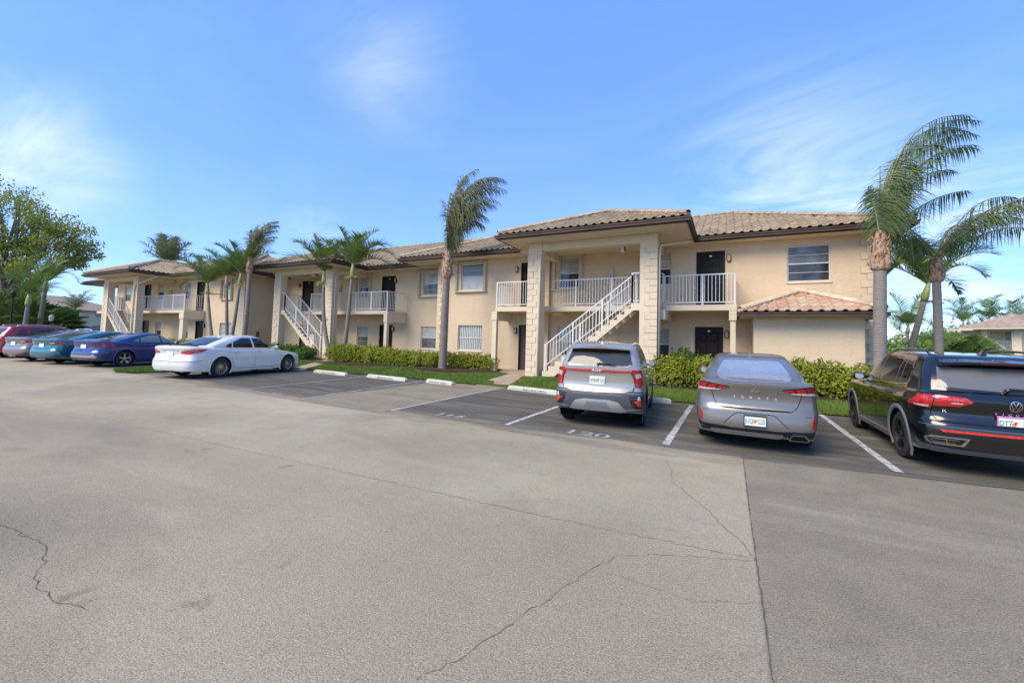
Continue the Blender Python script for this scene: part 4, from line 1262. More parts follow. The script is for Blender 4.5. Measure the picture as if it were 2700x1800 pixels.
# ------------------------------------------------------------------ curves
def pchip(pts):
    xs = np.array([p[0] for p in pts], float); ys = np.array([p[1] for p in pts], float)
    h = np.diff(xs); d = np.diff(ys) / h
    m = np.zeros(len(xs)); m[0] = d[0]; m[-1] = d[-1]
    for i in range(1, len(xs) - 1):
        if d[i - 1] * d[i] > 0:
            w1, w2 = 2 * h[i] + h[i - 1], h[i] + 2 * h[i - 1]
            m[i] = (w1 + w2) / (w1 / d[i - 1] + w2 / d[i])
    def f(x):
        x = min(max(x, xs[0]), xs[-1]); i = min(int(np.searchsorted(xs, x, 'right')) - 1, len(xs) - 2)
        t = (x - xs[i]) / h[i]
        return float((1 + 2 * t) * (1 - t) ** 2 * ys[i] + t * (1 - t) ** 2 * h[i] * m[i] + t * t * (3 - 2 * t) * ys[i + 1] + t * t * (t - 1) * h[i] * m[i + 1])
    return f

class Car:
    """Lofted car body. Local axes: x right, y forward (0 = rear bumper), z up."""
    REAR = [(0, 0), (.30, .004), (.55, .018), (.75, .05), (.88, .11), (.95, .21), (.985, .40), (1, .75)]
    FRONT = [(1, 1.15), (.985, .72), (.95, .42), (.87, .22), (.72, .10), (.45, .025), (0, 0)]
    G_REAR = [(0, 0), (.45, .02), (.75, .06), (.90, .13), (.97, .25), (1, .55)]
    G_FRONT = [(1, .85), (.97, .50), (.90, .30), (.70, .13), (.40, .035), (0, 0)]
    def __init__(s, name, label, loc, rz, L, W, wb, ro, wr, paint_, rear, front, width, zb, zt, gh, group, **k):
        s.L, s.W, s.wb, s.ro, s.wr, s.paint = L, W / 2, wb, ro, wr, paint_
        s.rear, s.front, s.width, s.zb, s.zt = map(pchip, (rear, front, width, zb, zt))
        s.gh = gh; s.k = k
        s.rear_shape = k.get('rear_shape', s.REAR)
        # origin of the thing: middle of the rear axle on the ground
        s.root = thing(name, loc, label, 'car', group, rz, local=True)
        s.root.scale = k.get('scale', (1, 1, 1))
        s.off = Vector((0, -ro, 0))
        s.q = s.samples()
        s.body()
    # plan outline as a list of (kx, kind, ky)
    def samples(s):
        q = []
        for (a, b) in zip(s.rear_shape, s.rear_shape[1:]):
            n = 6
            for i in range(n): t = i / n; q.append(('r', a[0] + (b[0] - a[0]) * t, a[1] + (b[1] - a[1]) * t))
        n = 44
        for i in range(n): q.append(('s', 1, i / n))
        for (a, b) in zip(s.FRONT, s.FRONT[1:]):
            m = 5
            for i in range(m): t = i / m; q.append(('f', a[0] + (b[0] - a[0]) * t, a[1] + (b[1] - a[1]) * t))
        q.append(('f', 0, 0))
        # smooth the rear and front corners: treat knots with a short moving average
        for _ in range(5):
            for kind in 'rf':
                idx = [i for i, p in enumerate(q) if p[0] == kind]
                new = {}
                for i in idx[1:-1]:
                    if q[i - 1][0] == kind and q[i + 1][0] == kind:
                        new[i] = (kind, (q[i - 1][1] + 2 * q[i][1] + q[i + 1][1]) / 4, (q[i - 1][2] + 2 * q[i][2] + q[i + 1][2]) / 4)
                for i, v in new.items(): q[i] = v
        return q
    def P(s, i, z):
        k, kx, ky = s.q[i]
        w = s.W * s.width(z); r_ = s.rear(z); f_ = s.L - s.front(z)
        if k == 'r': return Vector((kx * w, r_ + ky, z))
        if k == 'f': return Vector((kx * w, f_ - ky, z))
        y0, y1 = r_ + s.rear_shape[-1][1], f_ - s.FRONT[0][1]
        return Vector((w, y0 + (y1 - y0) * ky, z))
    def arc_init(s, z=.75):
        pts = [s.P(i, z) for i in range(len(s.q))]
        a = [0]
        for p, q in zip(pts, pts[1:]): a.append(a[-1] + (q - p).length)
        s.arc = a
        s.arc_y = [p.y for p in pts]
    def S(s, a, z, off=0.0):
        """point on the lower body at arc length a from the tail's middle (negative: left side)"""
        sg = -1 if a < 0 else 1
        i = max(0, min(len(s.arc) - 2, int(np.searchsorted(s.arc, abs(a), 'right')) - 1))
        t = (abs(a) - s.arc[i]) / (s.arc[i + 1] - s.arc[i])
        def pt(zz_): return s.P(i, zz_).lerp(s.P(i + 1, zz_), t)
        p = pt(z)
        j0, j1 = max(0, i - 1), min(len(s.q) - 1, i + 2)
        du = s.P(j1, z) - s.P(j0, z); dv = pt(z + .02) - pt(z - .02)
        n = du.cross(dv).normalized()
        p = p + n * off
        return Vector((p.x * sg, p.y, p.z)) + s.off
    def a_of_y(s, y): return float(np.interp(y, s.arc_y[20:], s.arc[20:]))
    def body(s):
        s.arc_init()
        m = MB(); N = len(s.q); rows = 30
        R_ = s.wr + s.k.get('arch', .055); cz = s.wr; centers = (s.ro, s.ro + s.wb)
        grid = {}
        for sg in (1, -1):
            for i in range(N):
                y = s.P(i, .7).y
                z0, z1 = s.zb(y), s.zt(y)
                for j in range(rows + 1):
                    z = z0 + (z1 - z0) * min(1, (j / rows) * 1.0)
                    p = s.P(i, z)
                    e = (z - (z1 - .075)) / .075            # rolled-over shoulder
                    if e > 0:
                        ins = .055 * (1 - math.sqrt(max(0, 1 - min(1, e) ** 2)))
                        k_ = s.q[i][0]
                        p.x *= 1 - ins / s.W
                        if k_ == 'r': p.y += ins
                        elif k_ == 'f': p.y -= ins
                    if p.x > s.W * .8:
                        for c in centers:
                            d = math.hypot(p.y - c, p.z - cz)
                            if abs(d - R_) < .026 and d > 1e-4:
                                p = Vector((p.x, c + (p.y - c) * R_ / d, cz + (p.z - cz) * R_ / d))
                    grid[sg, i, j] = len(m.v); m.v.append((p.x * sg, p.y, p.z))
        def inside(k):
            v = m.v[k]
            return abs(v[0]) > s.W * .8 and any(math.hypot(v[1] - c, v[2] - cz) < R_ - .004 for c in centers)
        for sg in (1, -1):
            for i in range(N - 1):
                for j in range(rows):
                    f = [grid[sg, i, j], grid[sg, i + 1, j], grid[sg, i + 1, j + 1], grid[sg, i, j + 1]]
                    if any(inside(k) for k in f): continue
                    m.f.append(tuple(f if sg > 0 else f[::-1]))
        # top: deck, hood, cowl
        crown = s.k.get('crown', .05); nr = 8; top = {}
        for i in range(N):
            p = Vector(m.v[grid[1, i, rows]])
            for r_ in range(nr + 1):
                x = p.x * (1 - 2 * r_ / nr)
                top[i, r_] = len(m.v)
                m.v.append((x, p.y, p.z + crown * ((p.x / s.W) ** 2 - (x / s.W) ** 2)))
        for i in range(N - 1):
            for r_ in range(nr): m.f.append((top[i, r_], top[i + 1, r_], top[i + 1, r_ + 1], top[i, r_ + 1]))
        # greenhouse
        g = s.gh
        wb_, wt_ = pchip(g['w']), None
        yr, yf = pchip(g['yr']), pchip(g['yf']); roof = pchip(g['roof'])
        GQ = []
        for (a, b) in zip(s.G_REAR, s.G_REAR[1:]):
            for i in range(5): t = i / 5; GQ.append(('r', a[0] + (b[0] - a[0]) * t, a[1] + (b[1] - a[1]) * t))
        for i in range(14): GQ.append(('s', 1, i / 14))
        for (a, b) in zip(s.G_FRONT, s.G_FRONT[1:]):
            for i in range(5): t = i / 5; GQ.append(('f', a[0] + (b[0] - a[0]) * t, a[1] + (b[1] - a[1]) * t))
        GQ.append(('f', 0, 0))
        def gp(q, t):
            w = s.W * wb_(t); k = q[0]
            sc = 1 - .35 * t
            if k == 'r': return (q[1] * w, yr(t) + q[2] * sc)
            if k == 'f': return (q[1] * w, yf(t) - q[2] * sc)
            a0, a1 = yr(t) + s.G_REAR[-1][1] * sc, yf(t) - s.G_FRONT[0][1] * sc
            return (w, a0 + (a1 - a0) * q[2])
        ts = [0, .12, .25, .4, .55, .7, .82, .90, .95, .985, 1.0]
        gg = {}
        for sg in (1, -1):
            for i, q in enumerate(GQ):
                zr = roof(gp(q, 1.0)[1])
                x0, y0 = gp(q, 0)
                zbase = s.zt(y0) - .05
                for j, t in enumerate(ts):
                    x, y = gp(q, t)
                    gg[sg, i, j] = len(m.v); m.v.append((x * sg, y, zbase + (zr - zbase) * t))
        M_ = len(GQ)
        for sg in (1, -1):
            for i in range(M_ - 1):
                for j in range(len(ts) - 1):
                    f = [gg[sg, i, j], gg[sg, i + 1, j], gg[sg, i + 1, j + 1], gg[sg, i, j + 1]]
                    m.f.append(tuple(f if sg > 0 else f[::-1]))
        top = {}; rc = g.get('crown', .045)
        for i in range(M_):
            p = m.v[gg[1, i, len(ts) - 1]]
            for r_ in range(nr + 1):
                x = p[0] * (1 - 2 * r_ / nr); top[i, r_] = len(m.v)
                m.v.append((x, p[1], p[2] + rc * ((p[0] / s.W) ** 2 - (x / s.W) ** 2)))
        for i in range(M_ - 1):
            for r_ in range(nr): m.f.append((top[i, r_], top[i + 1, r_], top[i + 1, r_ + 1], top[i, r_ + 1]))
        m.v = [(x, y - s.ro, z) for x, y, z in m.v]
        me = m.mesh('body')
        bm = bmesh.new(); bm.from_mesh(me)
        bmesh.ops.remove_doubles(bm, verts=bm.verts, dist=.0008)
        bmesh.ops.recalc_face_normals(bm, faces=bm.faces)
        s.bvh = BVHTree.FromBMesh(bm)
        bm.to_mesh(me); bm.free()
        s.body_o = mesh_obj('body', me, s.paint, s.root, smooth=True)
        me.set_sharp_from_angle(angle=R(38)) if hasattr(me, 'set_sharp_from_angle') else None
        # dark pan under the car and the wheel wells
        u = MB(); z0 = min(s.zb(y) for y in (s.L * .3, s.L * .5)) + .03
        yb = .35
        u.box(-s.W * .74, s.W * .74, yb - s.ro, s.L - .4 - s.ro, z0, z0 + .25)
        u.build('underbody', M_well, s.root)
        for sg in (1, -1):
            for c in centers:
                w = MB(); n = 18
                for i in range(n + 1):
                    a = math.pi * (-.18 + 1.36 * i / n)
                    yy, zz_ = c - s.ro + math.cos(a) * (R_ + .004), cz + math.sin(a) * (R_ + .004)
                    xo = s.W * s.width(max(zz_, .3)) - .012
                    w.v += [(xo * sg, yy, zz_), (s.W * .52 * sg, yy, zz_)]
                    if i: k = len(w.v); w.f.append((k - 4, k - 3, k - 1, k - 2))
                k = len(w.v); w.v += [(s.W * .52 * sg, c - s.ro + math.cos(math.pi * (-.18 + 1.36 * i / n)) * R_, cz + math.sin(math.pi * (-.18 + 1.36 * i / n)) * R_) for i in range(n + 1)]
                w.f.append(tuple(range(k, k + n + 1)))
                w.build('wheel_well', M_well, s.root, fix=False)
                # lip round the opening
                l = MB(); lw = s.k.get('lip', .03)
                for i in range(n * 2 + 1):
                    a = math.pi * (-.17 + 1.34 * i / (n * 2))
                    for rr, o in ((R_ - .012, -.006), (R_ - .004, .012), (R_ + lw, .010), (R_ + lw + .004, -.004)):
                        yy, zz_ = c + math.cos(a) * rr, cz + math.sin(a) * rr
                        zz_c = max(zz_, .2)
                        x = s.xside(yy, zz_c)
                        l.v.append(((x + o) * sg, yy - s.ro, zz_))
                    if i:
                        k = len(l.v)
                        for t in range(3): l.f.append((k - 8 + t, k - 7 + t, k - 3 + t, k - 4 + t))
                l.build('wheel_arch', s.k.get('lip_mat', s.paint), s.root, smooth=True)
        for sg in (1, -1):
            for c in (0, s.wb): s.wheel(sg, c)
    def xside(s, y, z):
        a = np.interp(y, s.arc_y[8:-8], range(8, len(s.q) - 8))
        i = int(a); t = a - i
        return s.P(i, z).lerp(s.P(min(i + 1, len(s.q) - 1), z), t).x
    def wheel(s, sg, y):
        r_, w = s.wr, .225
        xo = s.W * s.width(.4) - .018
        e = MB()
        prof = [(r_ * .66, -.0), (r_ * .70, -.012), (r_ * .86, -.004), (r_ * .965, .006), (r_ * .992, .022), (r_, .045), (r_, w - .045), (r_ * .99, w - .02), (r_ * .8, w), (r_ * .6, w)]
        # tread grooves
        prof = prof[:6] + [(r_, .075), (r_ - .009, .078), (r_ - .009, .086), (r_, .089), (r_, .128), (r_ - .009, .131), (r_ - .009, .139), (r_, .142)] + prof[6:]
        for rr, h in prof: pass
        e.lathe([(rr, -h) for rr, h in prof], 40, 'x')
        e.v = [((xo + v[0]) * sg, v[1] + y, v[2] + r_) for v in e.v]
        ty = e.build('wheel', M_tyre, s.root, smooth=True)
        ty.data.set_sharp_from_angle(angle=R(30))
        rm = s.k.get('rim_mat', M_rim); rr = r_ * .69
        b = MB(); b.lathe([(rr, -.002), (rr * .985, -.008), (rr * .93, -.030), (rr * .90, -.11)], 36, 'x')
        b.lathe([(rr * .20, -.020), (rr * .18, -.012), (rr * .0, -.010)], 16, 'x')
        n, kind = s.k.get('spokes', (5, 'twin'))
        for i in range(n):
            a = 2 * math.pi * i / n + .3
            for da, wd in (((-.14, .042), (.14, .042)) if kind == 'twin' else ((0, .075),) if kind == 'wide' else ((0, .013),) if kind == 'thin' else ((0, .032),)):
                for r0, r1 in ((.12, .55), (.55, .97)):
                    pts = []
                    for rad, k in ((r0, 1.25 if kind not in ('y', 'thin') else 1.0), (r1, .8 if kind not in ('y', 'thin') else 1.3)):
                        aa = a + da * (rad if kind == 'twin' else 1) + (.0 if kind != 'turbine' else rad * .35)
                        d = Vector((0, math.cos(aa), math.sin(aa))); t = Vector((0, -math.sin(aa), math.cos(aa)))
                        xx = -.012 - .022 * math.sin(math.pi * rad)
                        pts += [Vector((xx, 0, 0)) + d * rr * rad - t * wd * k * r_ * 1.4, Vector((xx, 0, 0)) + d * rr * rad + t * wd * k * r_ * 1.4]
                    q = [p for p in pts] + [p - Vector((.03, 0, 0)) for p in pts]
                    b.add(q, [(0, 1, 3, 2), (4, 6, 7, 5), (0, 2, 6, 4), (1, 5, 7, 3), (2, 3, 7, 6), (0, 4, 5, 1)])
        b.v = [((xo + v[0]) * sg, v[1] + y, v[2] + r_) for v in b.v]
        b.build('rim', rm, ty)
        d = MB(); d.lathe([(rr * .91, -.075), (0.0, -.075)], 24, 'x'); d.v = [((xo + v[0]) * sg, v[1] + y, v[2] + r_) for v in d.v]
        d.build('spoke_backing', M_well, ty, fix=False)  # near-black disc closing the gaps behind the spokes
    # ---- conforming parts
    def cdt(s, poly, res):
        p2 = [Vector(p) for p in poly]
        # subdivide the outline
        out = []
        for a, b in zip(p2, p2[1:] + p2[:1]):
            n = max(1, int((b - a).length / res))
            out += [a.lerp(b, i / n) for i in range(n)]
        nb = len(out)
        x0, x1 = min(p.x for p in out), max(p.x for p in out); y0, y1 = min(p.y for p in out), max(p.y for p in out)
        pts = list(out)
        for i in range(1, int((x1 - x0) / res) + 1):
            for j in range(1, int((y1 - y0) / res) + 1):
                x, y = x0 + i * res, y0 + j * res
                if in_poly(x, y, [(p.x, p.y) for p in out]) and min((Vector((x, y)) - p).length for p in out) > res * .35: pts.append(Vector((x, y)))
        vs_, es, fs, ov, oe, of = geometry.delaunay_2d_cdt(pts, [(i, (i + 1) % nb) for i in range(nb)], [list(range(nb))], 1, 1e-5)
        return vs_, fs, nb
    def finish(s, name, mat, pos, faces, nb, parent, sm=True):
        m = MB(); m.v = [tuple(p[0]) for p in pos]; m.f = [tuple(f) for f in faces]
        k = len(m.v)
        m.v += [tuple(p[1]) for p in pos[:nb]]
        m.f += [(i, (i + 1) % nb, k + (i + 1) % nb, k + i) for i in range(nb)]
        o = m.build(name, mat, parent or s.root, smooth=True, fix=True)
        o.data.set_sharp_from_angle(angle=R(35))
        return o
    def patch(s, name, mat, poly, off=.006, res=.06, parent=None, mirror=False, thick=.012):
        """polygon in (arc, z) laid on the lower body"""
        vs_, fs, nb = s.cdt(poly, res)
        o = s.finish(name, mat, [(s.S(v.x, v.y, off), s.S(v.x, v.y, off - thick)) for v in vs_], fs, nb, parent)
        if mirror: s.patch(name, mat, [(-a, z) for a, z in poly], off, res, parent, False, thick)
        return o
    def cast(s, origin, d):
        hit = s.bvh.ray_cast(origin, d)
        if hit[0] is None: return None
        n = hit[1]
        if n.dot(d) > 0: n = -n
        return hit[0], n
    def proj(s, name, mat, poly, view, off=.005, res=.07, parent=None, mirror=False, thick=.012):
        """polygon in the rear (x,z), side (y,z; right side) or top (x,y) view, cast on the whole body"""
        vs_, fs, nb = s.cdt(poly, res)
        pos = []
        for v in vs_:
            if view == 'rear': o, d = Vector((v.x, -4, v.y)), Vector((0, 1, 0))
            elif view == 'right': o, d = Vector((4, v.x - s.ro, v.y)), Vector((-1, 0, 0))
            elif view == 'left': o, d = Vector((-4, v.x - s.ro, v.y)), Vector((1, 0, 0))
            elif view == 'front': o, d = Vector((v.x, 9, v.y)), Vector((0, -1, 0))
            else: o, d = Vector((v.x, v.y - s.ro, 5)), Vector((0, 0, -1))
            h = s.cast(o, d)
            if h is None: h = (pos[-1][0] if pos else o, -d)
            pos.append((h[0] + h[1] * off, h[0] + h[1] * (off - thick)))
        o = s.finish(name, mat, pos, fs, nb, parent)
        if mirror:
            if view == 'right': s.proj(name, mat, poly, 'left', off, res, parent, False, thick)
            else: s.proj(name, mat, [(-a, z) for a, z in poly], view, off, res, parent, False, thick)
        return o
    def ribbon(s, name, mat, line, w=.006, off=.0015, mirror=False, parent=None, view=None):
        """thin strip along a polyline in (arc, z), or in a view"""
        q = []
        for a, b in zip(line, line[1:]):
            a, b = Vector(a), Vector(b); n = max(1, int((b - a).length / .04))
            q += [a.lerp(b, i / n) for i in range(n)]
        q.append(Vector(line[-1]))
        m = MB()
        for i, p in enumerate(q):
            d = (q[min(i + 1, len(q) - 1)] - q[max(0, i - 1)]).normalized(); n = Vector((-d.y, d.x)) * w / 2
            for t in (-1, 1):
                c = p + n * t
                if view is None: m.v.append(tuple(s.S(c.x, c.y, off)))
                else:
                    o, dd = {'rear': (Vector((c.x, -4, c.y)), Vector((0, 1, 0))), 'right': (Vector((4, c.x - s.ro, c.y)), Vector((-1, 0, 0))), 'left': (Vector((-4, c.x - s.ro, c.y)), Vector((1, 0, 0))), 'top': (Vector((c.x, c.y - s.ro, 5)), Vector((0, 0, -1)))}[view]
                    h = s.cast(o, dd); m.v.append(tuple(h[0] + h[1] * off) if h else (m.v[-1] if m.v else (0, 0, 0)))
            if i: k = len(m.v); m.f.append((k - 4, k - 3, k - 1, k - 2))
        o = m.build(name, mat, parent or s.root, fix=False)
        if mirror:
            if view in (None, 'rear', 'top'): s.ribbon(name, mat, [(-a, z) for a, z in line], w, off, False, parent, view)
            else: s.ribbon(name, mat, line, w, off, False, parent, 'left')
        return o
    def word(s, txt, a, z, size, mat, name='badge', spread=1.0, off=.008, parent=None, sx=1.0):
        me = text_mesh(txt, size, .0)
        if spread != 1.0:
            pass
        m = MB(); m.v = [tuple(s.S(a + v.co.x * sx, z + v.co.y, off)) for v in me.vertices]; m.f = [tuple(p.vertices) for p in me.polygons]
        bpy.data.meshes.remove(me)
        return m.build(name, mat, parent or s.root, fix=False)
    def plate(s, z, txt, w=.305, h=.152, frame=None, tilt=0, a=0.0, recess=.012, letters=None):
        """licence plate: board, green letters, orange fruit with leaf"""
        c = s.S(a, z, recess)
        o = MB().box(c.x - w / 2, c.x + w / 2, c.y - .006, c.y, z - h / 2, z + h / 2).build('licence_plate', P_plate, s.root)
        if frame:
            f = MB(); t = .012
            for b in ((-w / 2 - t, -w / 2, -h / 2 - t, h / 2 + t), (w / 2, w / 2 + t, -h / 2 - t, h / 2 + t), (-w / 2, w / 2, -h / 2 - t, -h / 2 + .008), (-w / 2, w / 2, h / 2 - .008, h / 2 + t)):
                f.box(c.x + b[0], c.x + b[1], c.y - .012, c.y + .004, z + b[2], z + b[3])
            f.build('plate_frame', frame, o)
        def flat(txt_, x, zz_, size, mat, sx=1):
            me = text_mesh(txt_, size, .002); m = MB()
            m.v = [(c.x + x + v.co.x * sx, c.y - .0075, z + zz_ + v.co.y) for v in me.vertices]; m.f = [tuple(p.vertices) for p in me.polygons]
            m.build('plate_lettering', mat, o, fix=False)
        if txt:
            l, r_ = txt
            flat(l, -w * .285, -.034, .094, P_green, .70)
            if r_: flat(r_, w * .285, -.034, .094, P_green, .70)
            m = MB()
            for cx_, cz_, rad, n in ((-.008, -.014, .023, 14), (.010, .010, .019, 14)):
                pts = [(c.x + cx_ + math.cos(2 * math.pi * i / n) * rad, c.y - .0078, z + cz_ + math.sin(2 * math.pi * i / n) * rad) for i in range(n)]; m.poly(pts[::-1])
            m.build('plate_fruit', P_orange, o, fix=False)
            MB().poly([(c.x - .045, c.y - .0079, z + .0), (c.x - .012, c.y - .0079, z + .028), (c.x - .03, c.y - .0079, z + .045)][::-1]).build('plate_leaf', P_teal_l, o, fix=False)
            MB().poly([(c.x + w * .32, c.y - .0079, z + h * .28), (c.x + w * .46, c.y - .0079, z + h * .28), (c.x + w * .46, c.y - .0079, z + h * .46), (c.x + w * .32, c.y - .0079, z + h * .46)][::-1][::-1]).build('plate_sticker', P_yel, o, fix=False)
        return o
    def mirror(s, y, z, mat=None):
        for sg in (1, -1):
            h = s.cast(Vector((4 * sg, y - s.ro, z)), Vector((-sg, 0, 0)))
            x = h[0].x * sg if h else s.W * .9
            m = MB(); n = 12
            secs = [(.0, .045, .02), (.06, .06, .035), (.12, .095, .07), (.20, .115, .080), (.245, .085, .062), (.26, .02, .02)]
            for dx, ry, rz in secs:
                for i in range(n):
                    a = 2 * math.pi * i / n
                    m.v.append(((x - .03 + dx) * sg, y - s.ro + .05 + math.cos(a) * ry * .55, z + .055 + math.sin(a) * rz))
            for k in range(len(secs) - 1):
                for i in range(n): m.f.append((k * n + i, k * n + (i + 1) % n, (k + 1) * n + (i + 1) % n, (k + 1) * n + i))
            mo = m.build('door_mirror', mat or s.paint, s.root, smooth=True)
            g = MB(); pts = []
            for i in range(14):
                a = 2 * math.pi * i / 14
                pts.append(((x - .03 + .165 + math.cos(a) * .072) * sg, y - s.ro - .018, z + .055 + math.sin(a) * .056))
            g.poly(pts); g.build('mirror_glass', G_mirror, mo, fix=False)
    def fin(s, y, h=.07, mat=None):
        hit = s.cast(Vector((0, y - s.ro, 5)), Vector((0, 0, -1)))
        z = hit[0].z - .005
        yy = y - s.ro
        m = MB(); m.add([(-.035, yy - .04, z), (.035, yy - .04, z), (.03, yy + .13, z), (-.03, yy + .13, z), (-.004, yy - .03, z + h), (.004, yy - .03, z + h), (.004, yy + .0, z + h * .95), (-.004, yy + .0, z + h * .95)],
              [(0, 1, 5, 4), (1, 2, 6, 5), (2, 3, 7, 6), (3, 0, 4, 7), (4, 5, 6, 7)])
        m.build('roof_antenna', mat or M_blackgloss, s.root)
    def handle(s, ys, z, mat=None):
        for y in ys:
            for sg in (1, -1):
                a = s.a_of_y(y); pts = [s.S(sg * (a + d), z + .002 * k, o) for d, k, o in ((-.11, 0, .0), (-.08, 0, .035), (.08, 4, .035), (.11, 5, .0))]
                MB().tube(pts, [.011, .014, .014, .011], 8).build('door_handle', mat or s.paint, s.root, smooth=True)
    def doors(s, y_front, y_mid, y_rear, z0, z1, slant=.0):
        a = s.a_of_y
        for sg in (1, -1):
            s.ribbon('panel_gap', M_seam, [(sg * a(y_mid), z0), (sg * a(y_mid), z1)], .007)
            s.ribbon('panel_gap', M_seam, [(sg * a(y_front), z0), (sg * a(y_front + .03), z1)], .007)
            s.ribbon('panel_gap', M_seam, [(sg * a(y_rear + slant), z0), (sg * a(y_rear + slant * .75), z0 + (z1 - z0) * .35), (sg * a(y_rear), z1)], .007)
            s.ribbon('panel_gap', M_seam, [(sg * a(y_rear + slant), z0), (sg * a(y_front), z0)], .006)
GRP = 'cars parked in the bays along the lawn'
W_STD = [(.15, .93), (.30, .975), (.5, .995), (.65, 1.0), (.8, .99), (.95, .955), (1.1, .92)]
# ------------------------------------------------------------------ grey sedan
def grey_sedan():
    c = Car('sedan', 'grey sedan with white sunshade glare in its rear window, tail towards the lane', (.36, 8.36, 0), R(0), 4.85, 1.865, 2.805, 1.06, .335, P_grey,
            rear=[(.15, .10), (.30, .03), (.42, .0), (.55, .012), (.63, .03), (.66, .055), (.8, .075), (.95, .035), (1.03, .0), (1.1, .03)],
            front=[(.15, .12), (.35, .0), (.6, .02), (.75, .1), (.9, .3), (1.1, .5)], width=W_STD,
            zb=[(0, .24), (.5, .22), (1.5, .20), (3.6, .20), (4.85, .24)],
            zt=[(0, 1.035), (.25, 1.065), (.7, 1.045), (1.6, .985), (3.2, .96), (3.7, .955), (4.3, .86), (4.85, .70)],
            gh=dict(w=[(0, .895), (.3, .87), (.6, .79), (.85, .70), (.95, .665), (1, .60)], yr=[(0, .52), (.3, .78), (.6, 1.12), (.85, 1.45), (1, 1.72)], yf=[(0, 3.75), (.5, 3.25), (.85, 2.92), (1, 2.72)],
                    roof=[(1.5, 1.385), (2.0, 1.435), (2.5, 1.45), (2.9, 1.43)]), group=GRP, rim_mat=M_rim, spokes=(10, 'y'), scale=(.915, .96, 1))
    # rear window
    c.proj('rear_window', G_sky, [(-.60, 1.085), (-.3, 1.062), (0, 1.058), (.3, 1.062), (.60, 1.085), (.50, 1.30), (.44, 1.335), (-.44, 1.335), (-.50, 1.30)], 'rear', .006)
    c.proj('side_window', G_dark, [(1.42, 1.10), (1.50, 1.06), (2.35, 1.04), (2.35, 1.345), (1.95, 1.33), (1.62, 1.24)], 'right', .005, mirror=True)
    c.proj('side_window', G_dark, [(2.40, 1.04), (3.28, 1.0), (2.95, 1.22), (2.72, 1.32), (2.40, 1.345)], 'right', .005, mirror=True)
    c.proj('windscreen', G_dark, [(-.62, 1.02), (.62, 1.02), (.48, 1.32), (-.48, 1.32)], 'front', .005)
    # boot lid
    c.ribbon('panel_gap', M_seam, [(-.70, 1.0), (-.66, .86), (-.60, .72), (-.55, .66), (-.50, .638), (0, .628), (.50, .638), (.55, .66), (.60, .72), (.66, .86), (.70, 1.0)], .010)
    c.patch('boot_edge', M_seam, [(-.50, .638), (.50, .638), (.47, .655), (-.47, .655)], .002, .08)
    for sg in (1, -1):
        a = lambda pts: [(sg * p, z) for p, z in pts]
        tl = c.patch('tail_light', M_lred, a([(.40, .955), (.62, .985), (.82, 1.01), (.98, 1.005), (1.06, .97), (1.02, .88), (.80, .885), (.56, .90)]), .010, .05)
        c.patch('clear_strip', M_lclear, a([(.52, .905), (.98, .885), (1.0, .905), (.9, .925), (.55, .918)]), .014, .05, tl)
        c.patch('dark_band', M_ldark, a([(.575, .925), (.615, .925), (.60, .98), (.555, .972)]), .015, .05, tl); c.patch('dark_band', M_ldark, a([(.745, .925), (.785, .925), (.765, 1.0), (.725, .995)]), .015, .05, tl)
        c.ribbon('panel_gap', M_seam, a([(.40, .958), (.62, .99), (.82, 1.016), (.99, 1.010)]), .010, .012)
        c.patch('reflector', M_lred, a([(.80, .42), (.86, .425), (.855, .565), (.83, .57), (.815, .53)]), .008, .05)
        c.ribbon('drawn_crease', M_seam, a([(.70, .585), (.80, .575), (.87, .56)]), .006)  # dark ribbon stands in for the shade of a bumper fold
        c.ribbon('panel_gap', M_seam, a([(.72, 1.02), (.74, .995)]), .007)
    # bumper: plate recess, its shaded edge drawn as a dark ribbon, and black diffuser
    c.ribbon('plate_recess_line', M_seam, [(-.46, .40), (-.36, .50), (-.30, .555), (-.24, .575), (.24, .575), (.30, .555), (.36, .50), (.46, .40)], .010)
    df = c.patch('diffuser', M_blackgloss, [(-.90, .40), (-.80, .365), (-.5, .36), (-.35, .345), (.35, .345), (.5, .36), (.80, .365), (.90, .40), (.86, .27), (.6, .275), (-.6, .275), (-.86, .27)], .010, .06)
    c.patch('diffuser_blade', P_grey, [(-.66, .30), (.40, .30), (.40, .275), (.36, .24), (-.62, .24), (-.70, .27)], .022, .08, df)
    ex = c.patch('exhaust_tip', M_chrome, [(.50, .30), (.53, .33), (.70, .33), (.78, .26), (.77, .235), (.49, .235)], .03, .05)
    c.patch('exhaust_opening', M_well, [(.515, .298), (.54, .317), (.69, .317), (.755, .262), (.75, .248), (.505, .248)], .033, .05, ex)
    # badge: slanted emblem in a ring
    b = MB(); n = 28
    for i in range(n):
        t = 2 * math.pi * i / n
        for k in (1.0, .80): b.v.append(tuple(c.S(math.cos(t) * .072 * k, .925 + math.sin(t) * .036 * k, .012)))
        if i: q = len(b.v); b.f.append((q - 4, q - 3, q - 1, q - 2))
    b.f.append((len(b.v) - 2, len(b.v) - 1, 1, 0))
    ring = b.build('emblem', M_chrome, c.root)
    for line in ([(-.042, .902), (-.018, .952)], [(.018, .898), (.042, .948)], [(-.03, .928), (.03, .922)]): c.ribbon('emblem_stroke', M_chrome, line, .014, .013, parent=ring)
    for i, ch in enumerate('SONATA'): c.word(ch, -.30 + i * .12, .795, .050, M_white, 'badge_letter')
    c.word('SE', -.46, .79, .03, M_chrome)
    p = c.plate(.47, ('JUQ', 'G25'), frame=P_frame)
    c.doors(3.45, 2.38, 1.48, .30, .93, .18); c.handle((1.72, 2.62), .86)
    c.mirror(3.2, .98); c.fin(1.72, .075, P_grey)
    return c
grey_sedan()

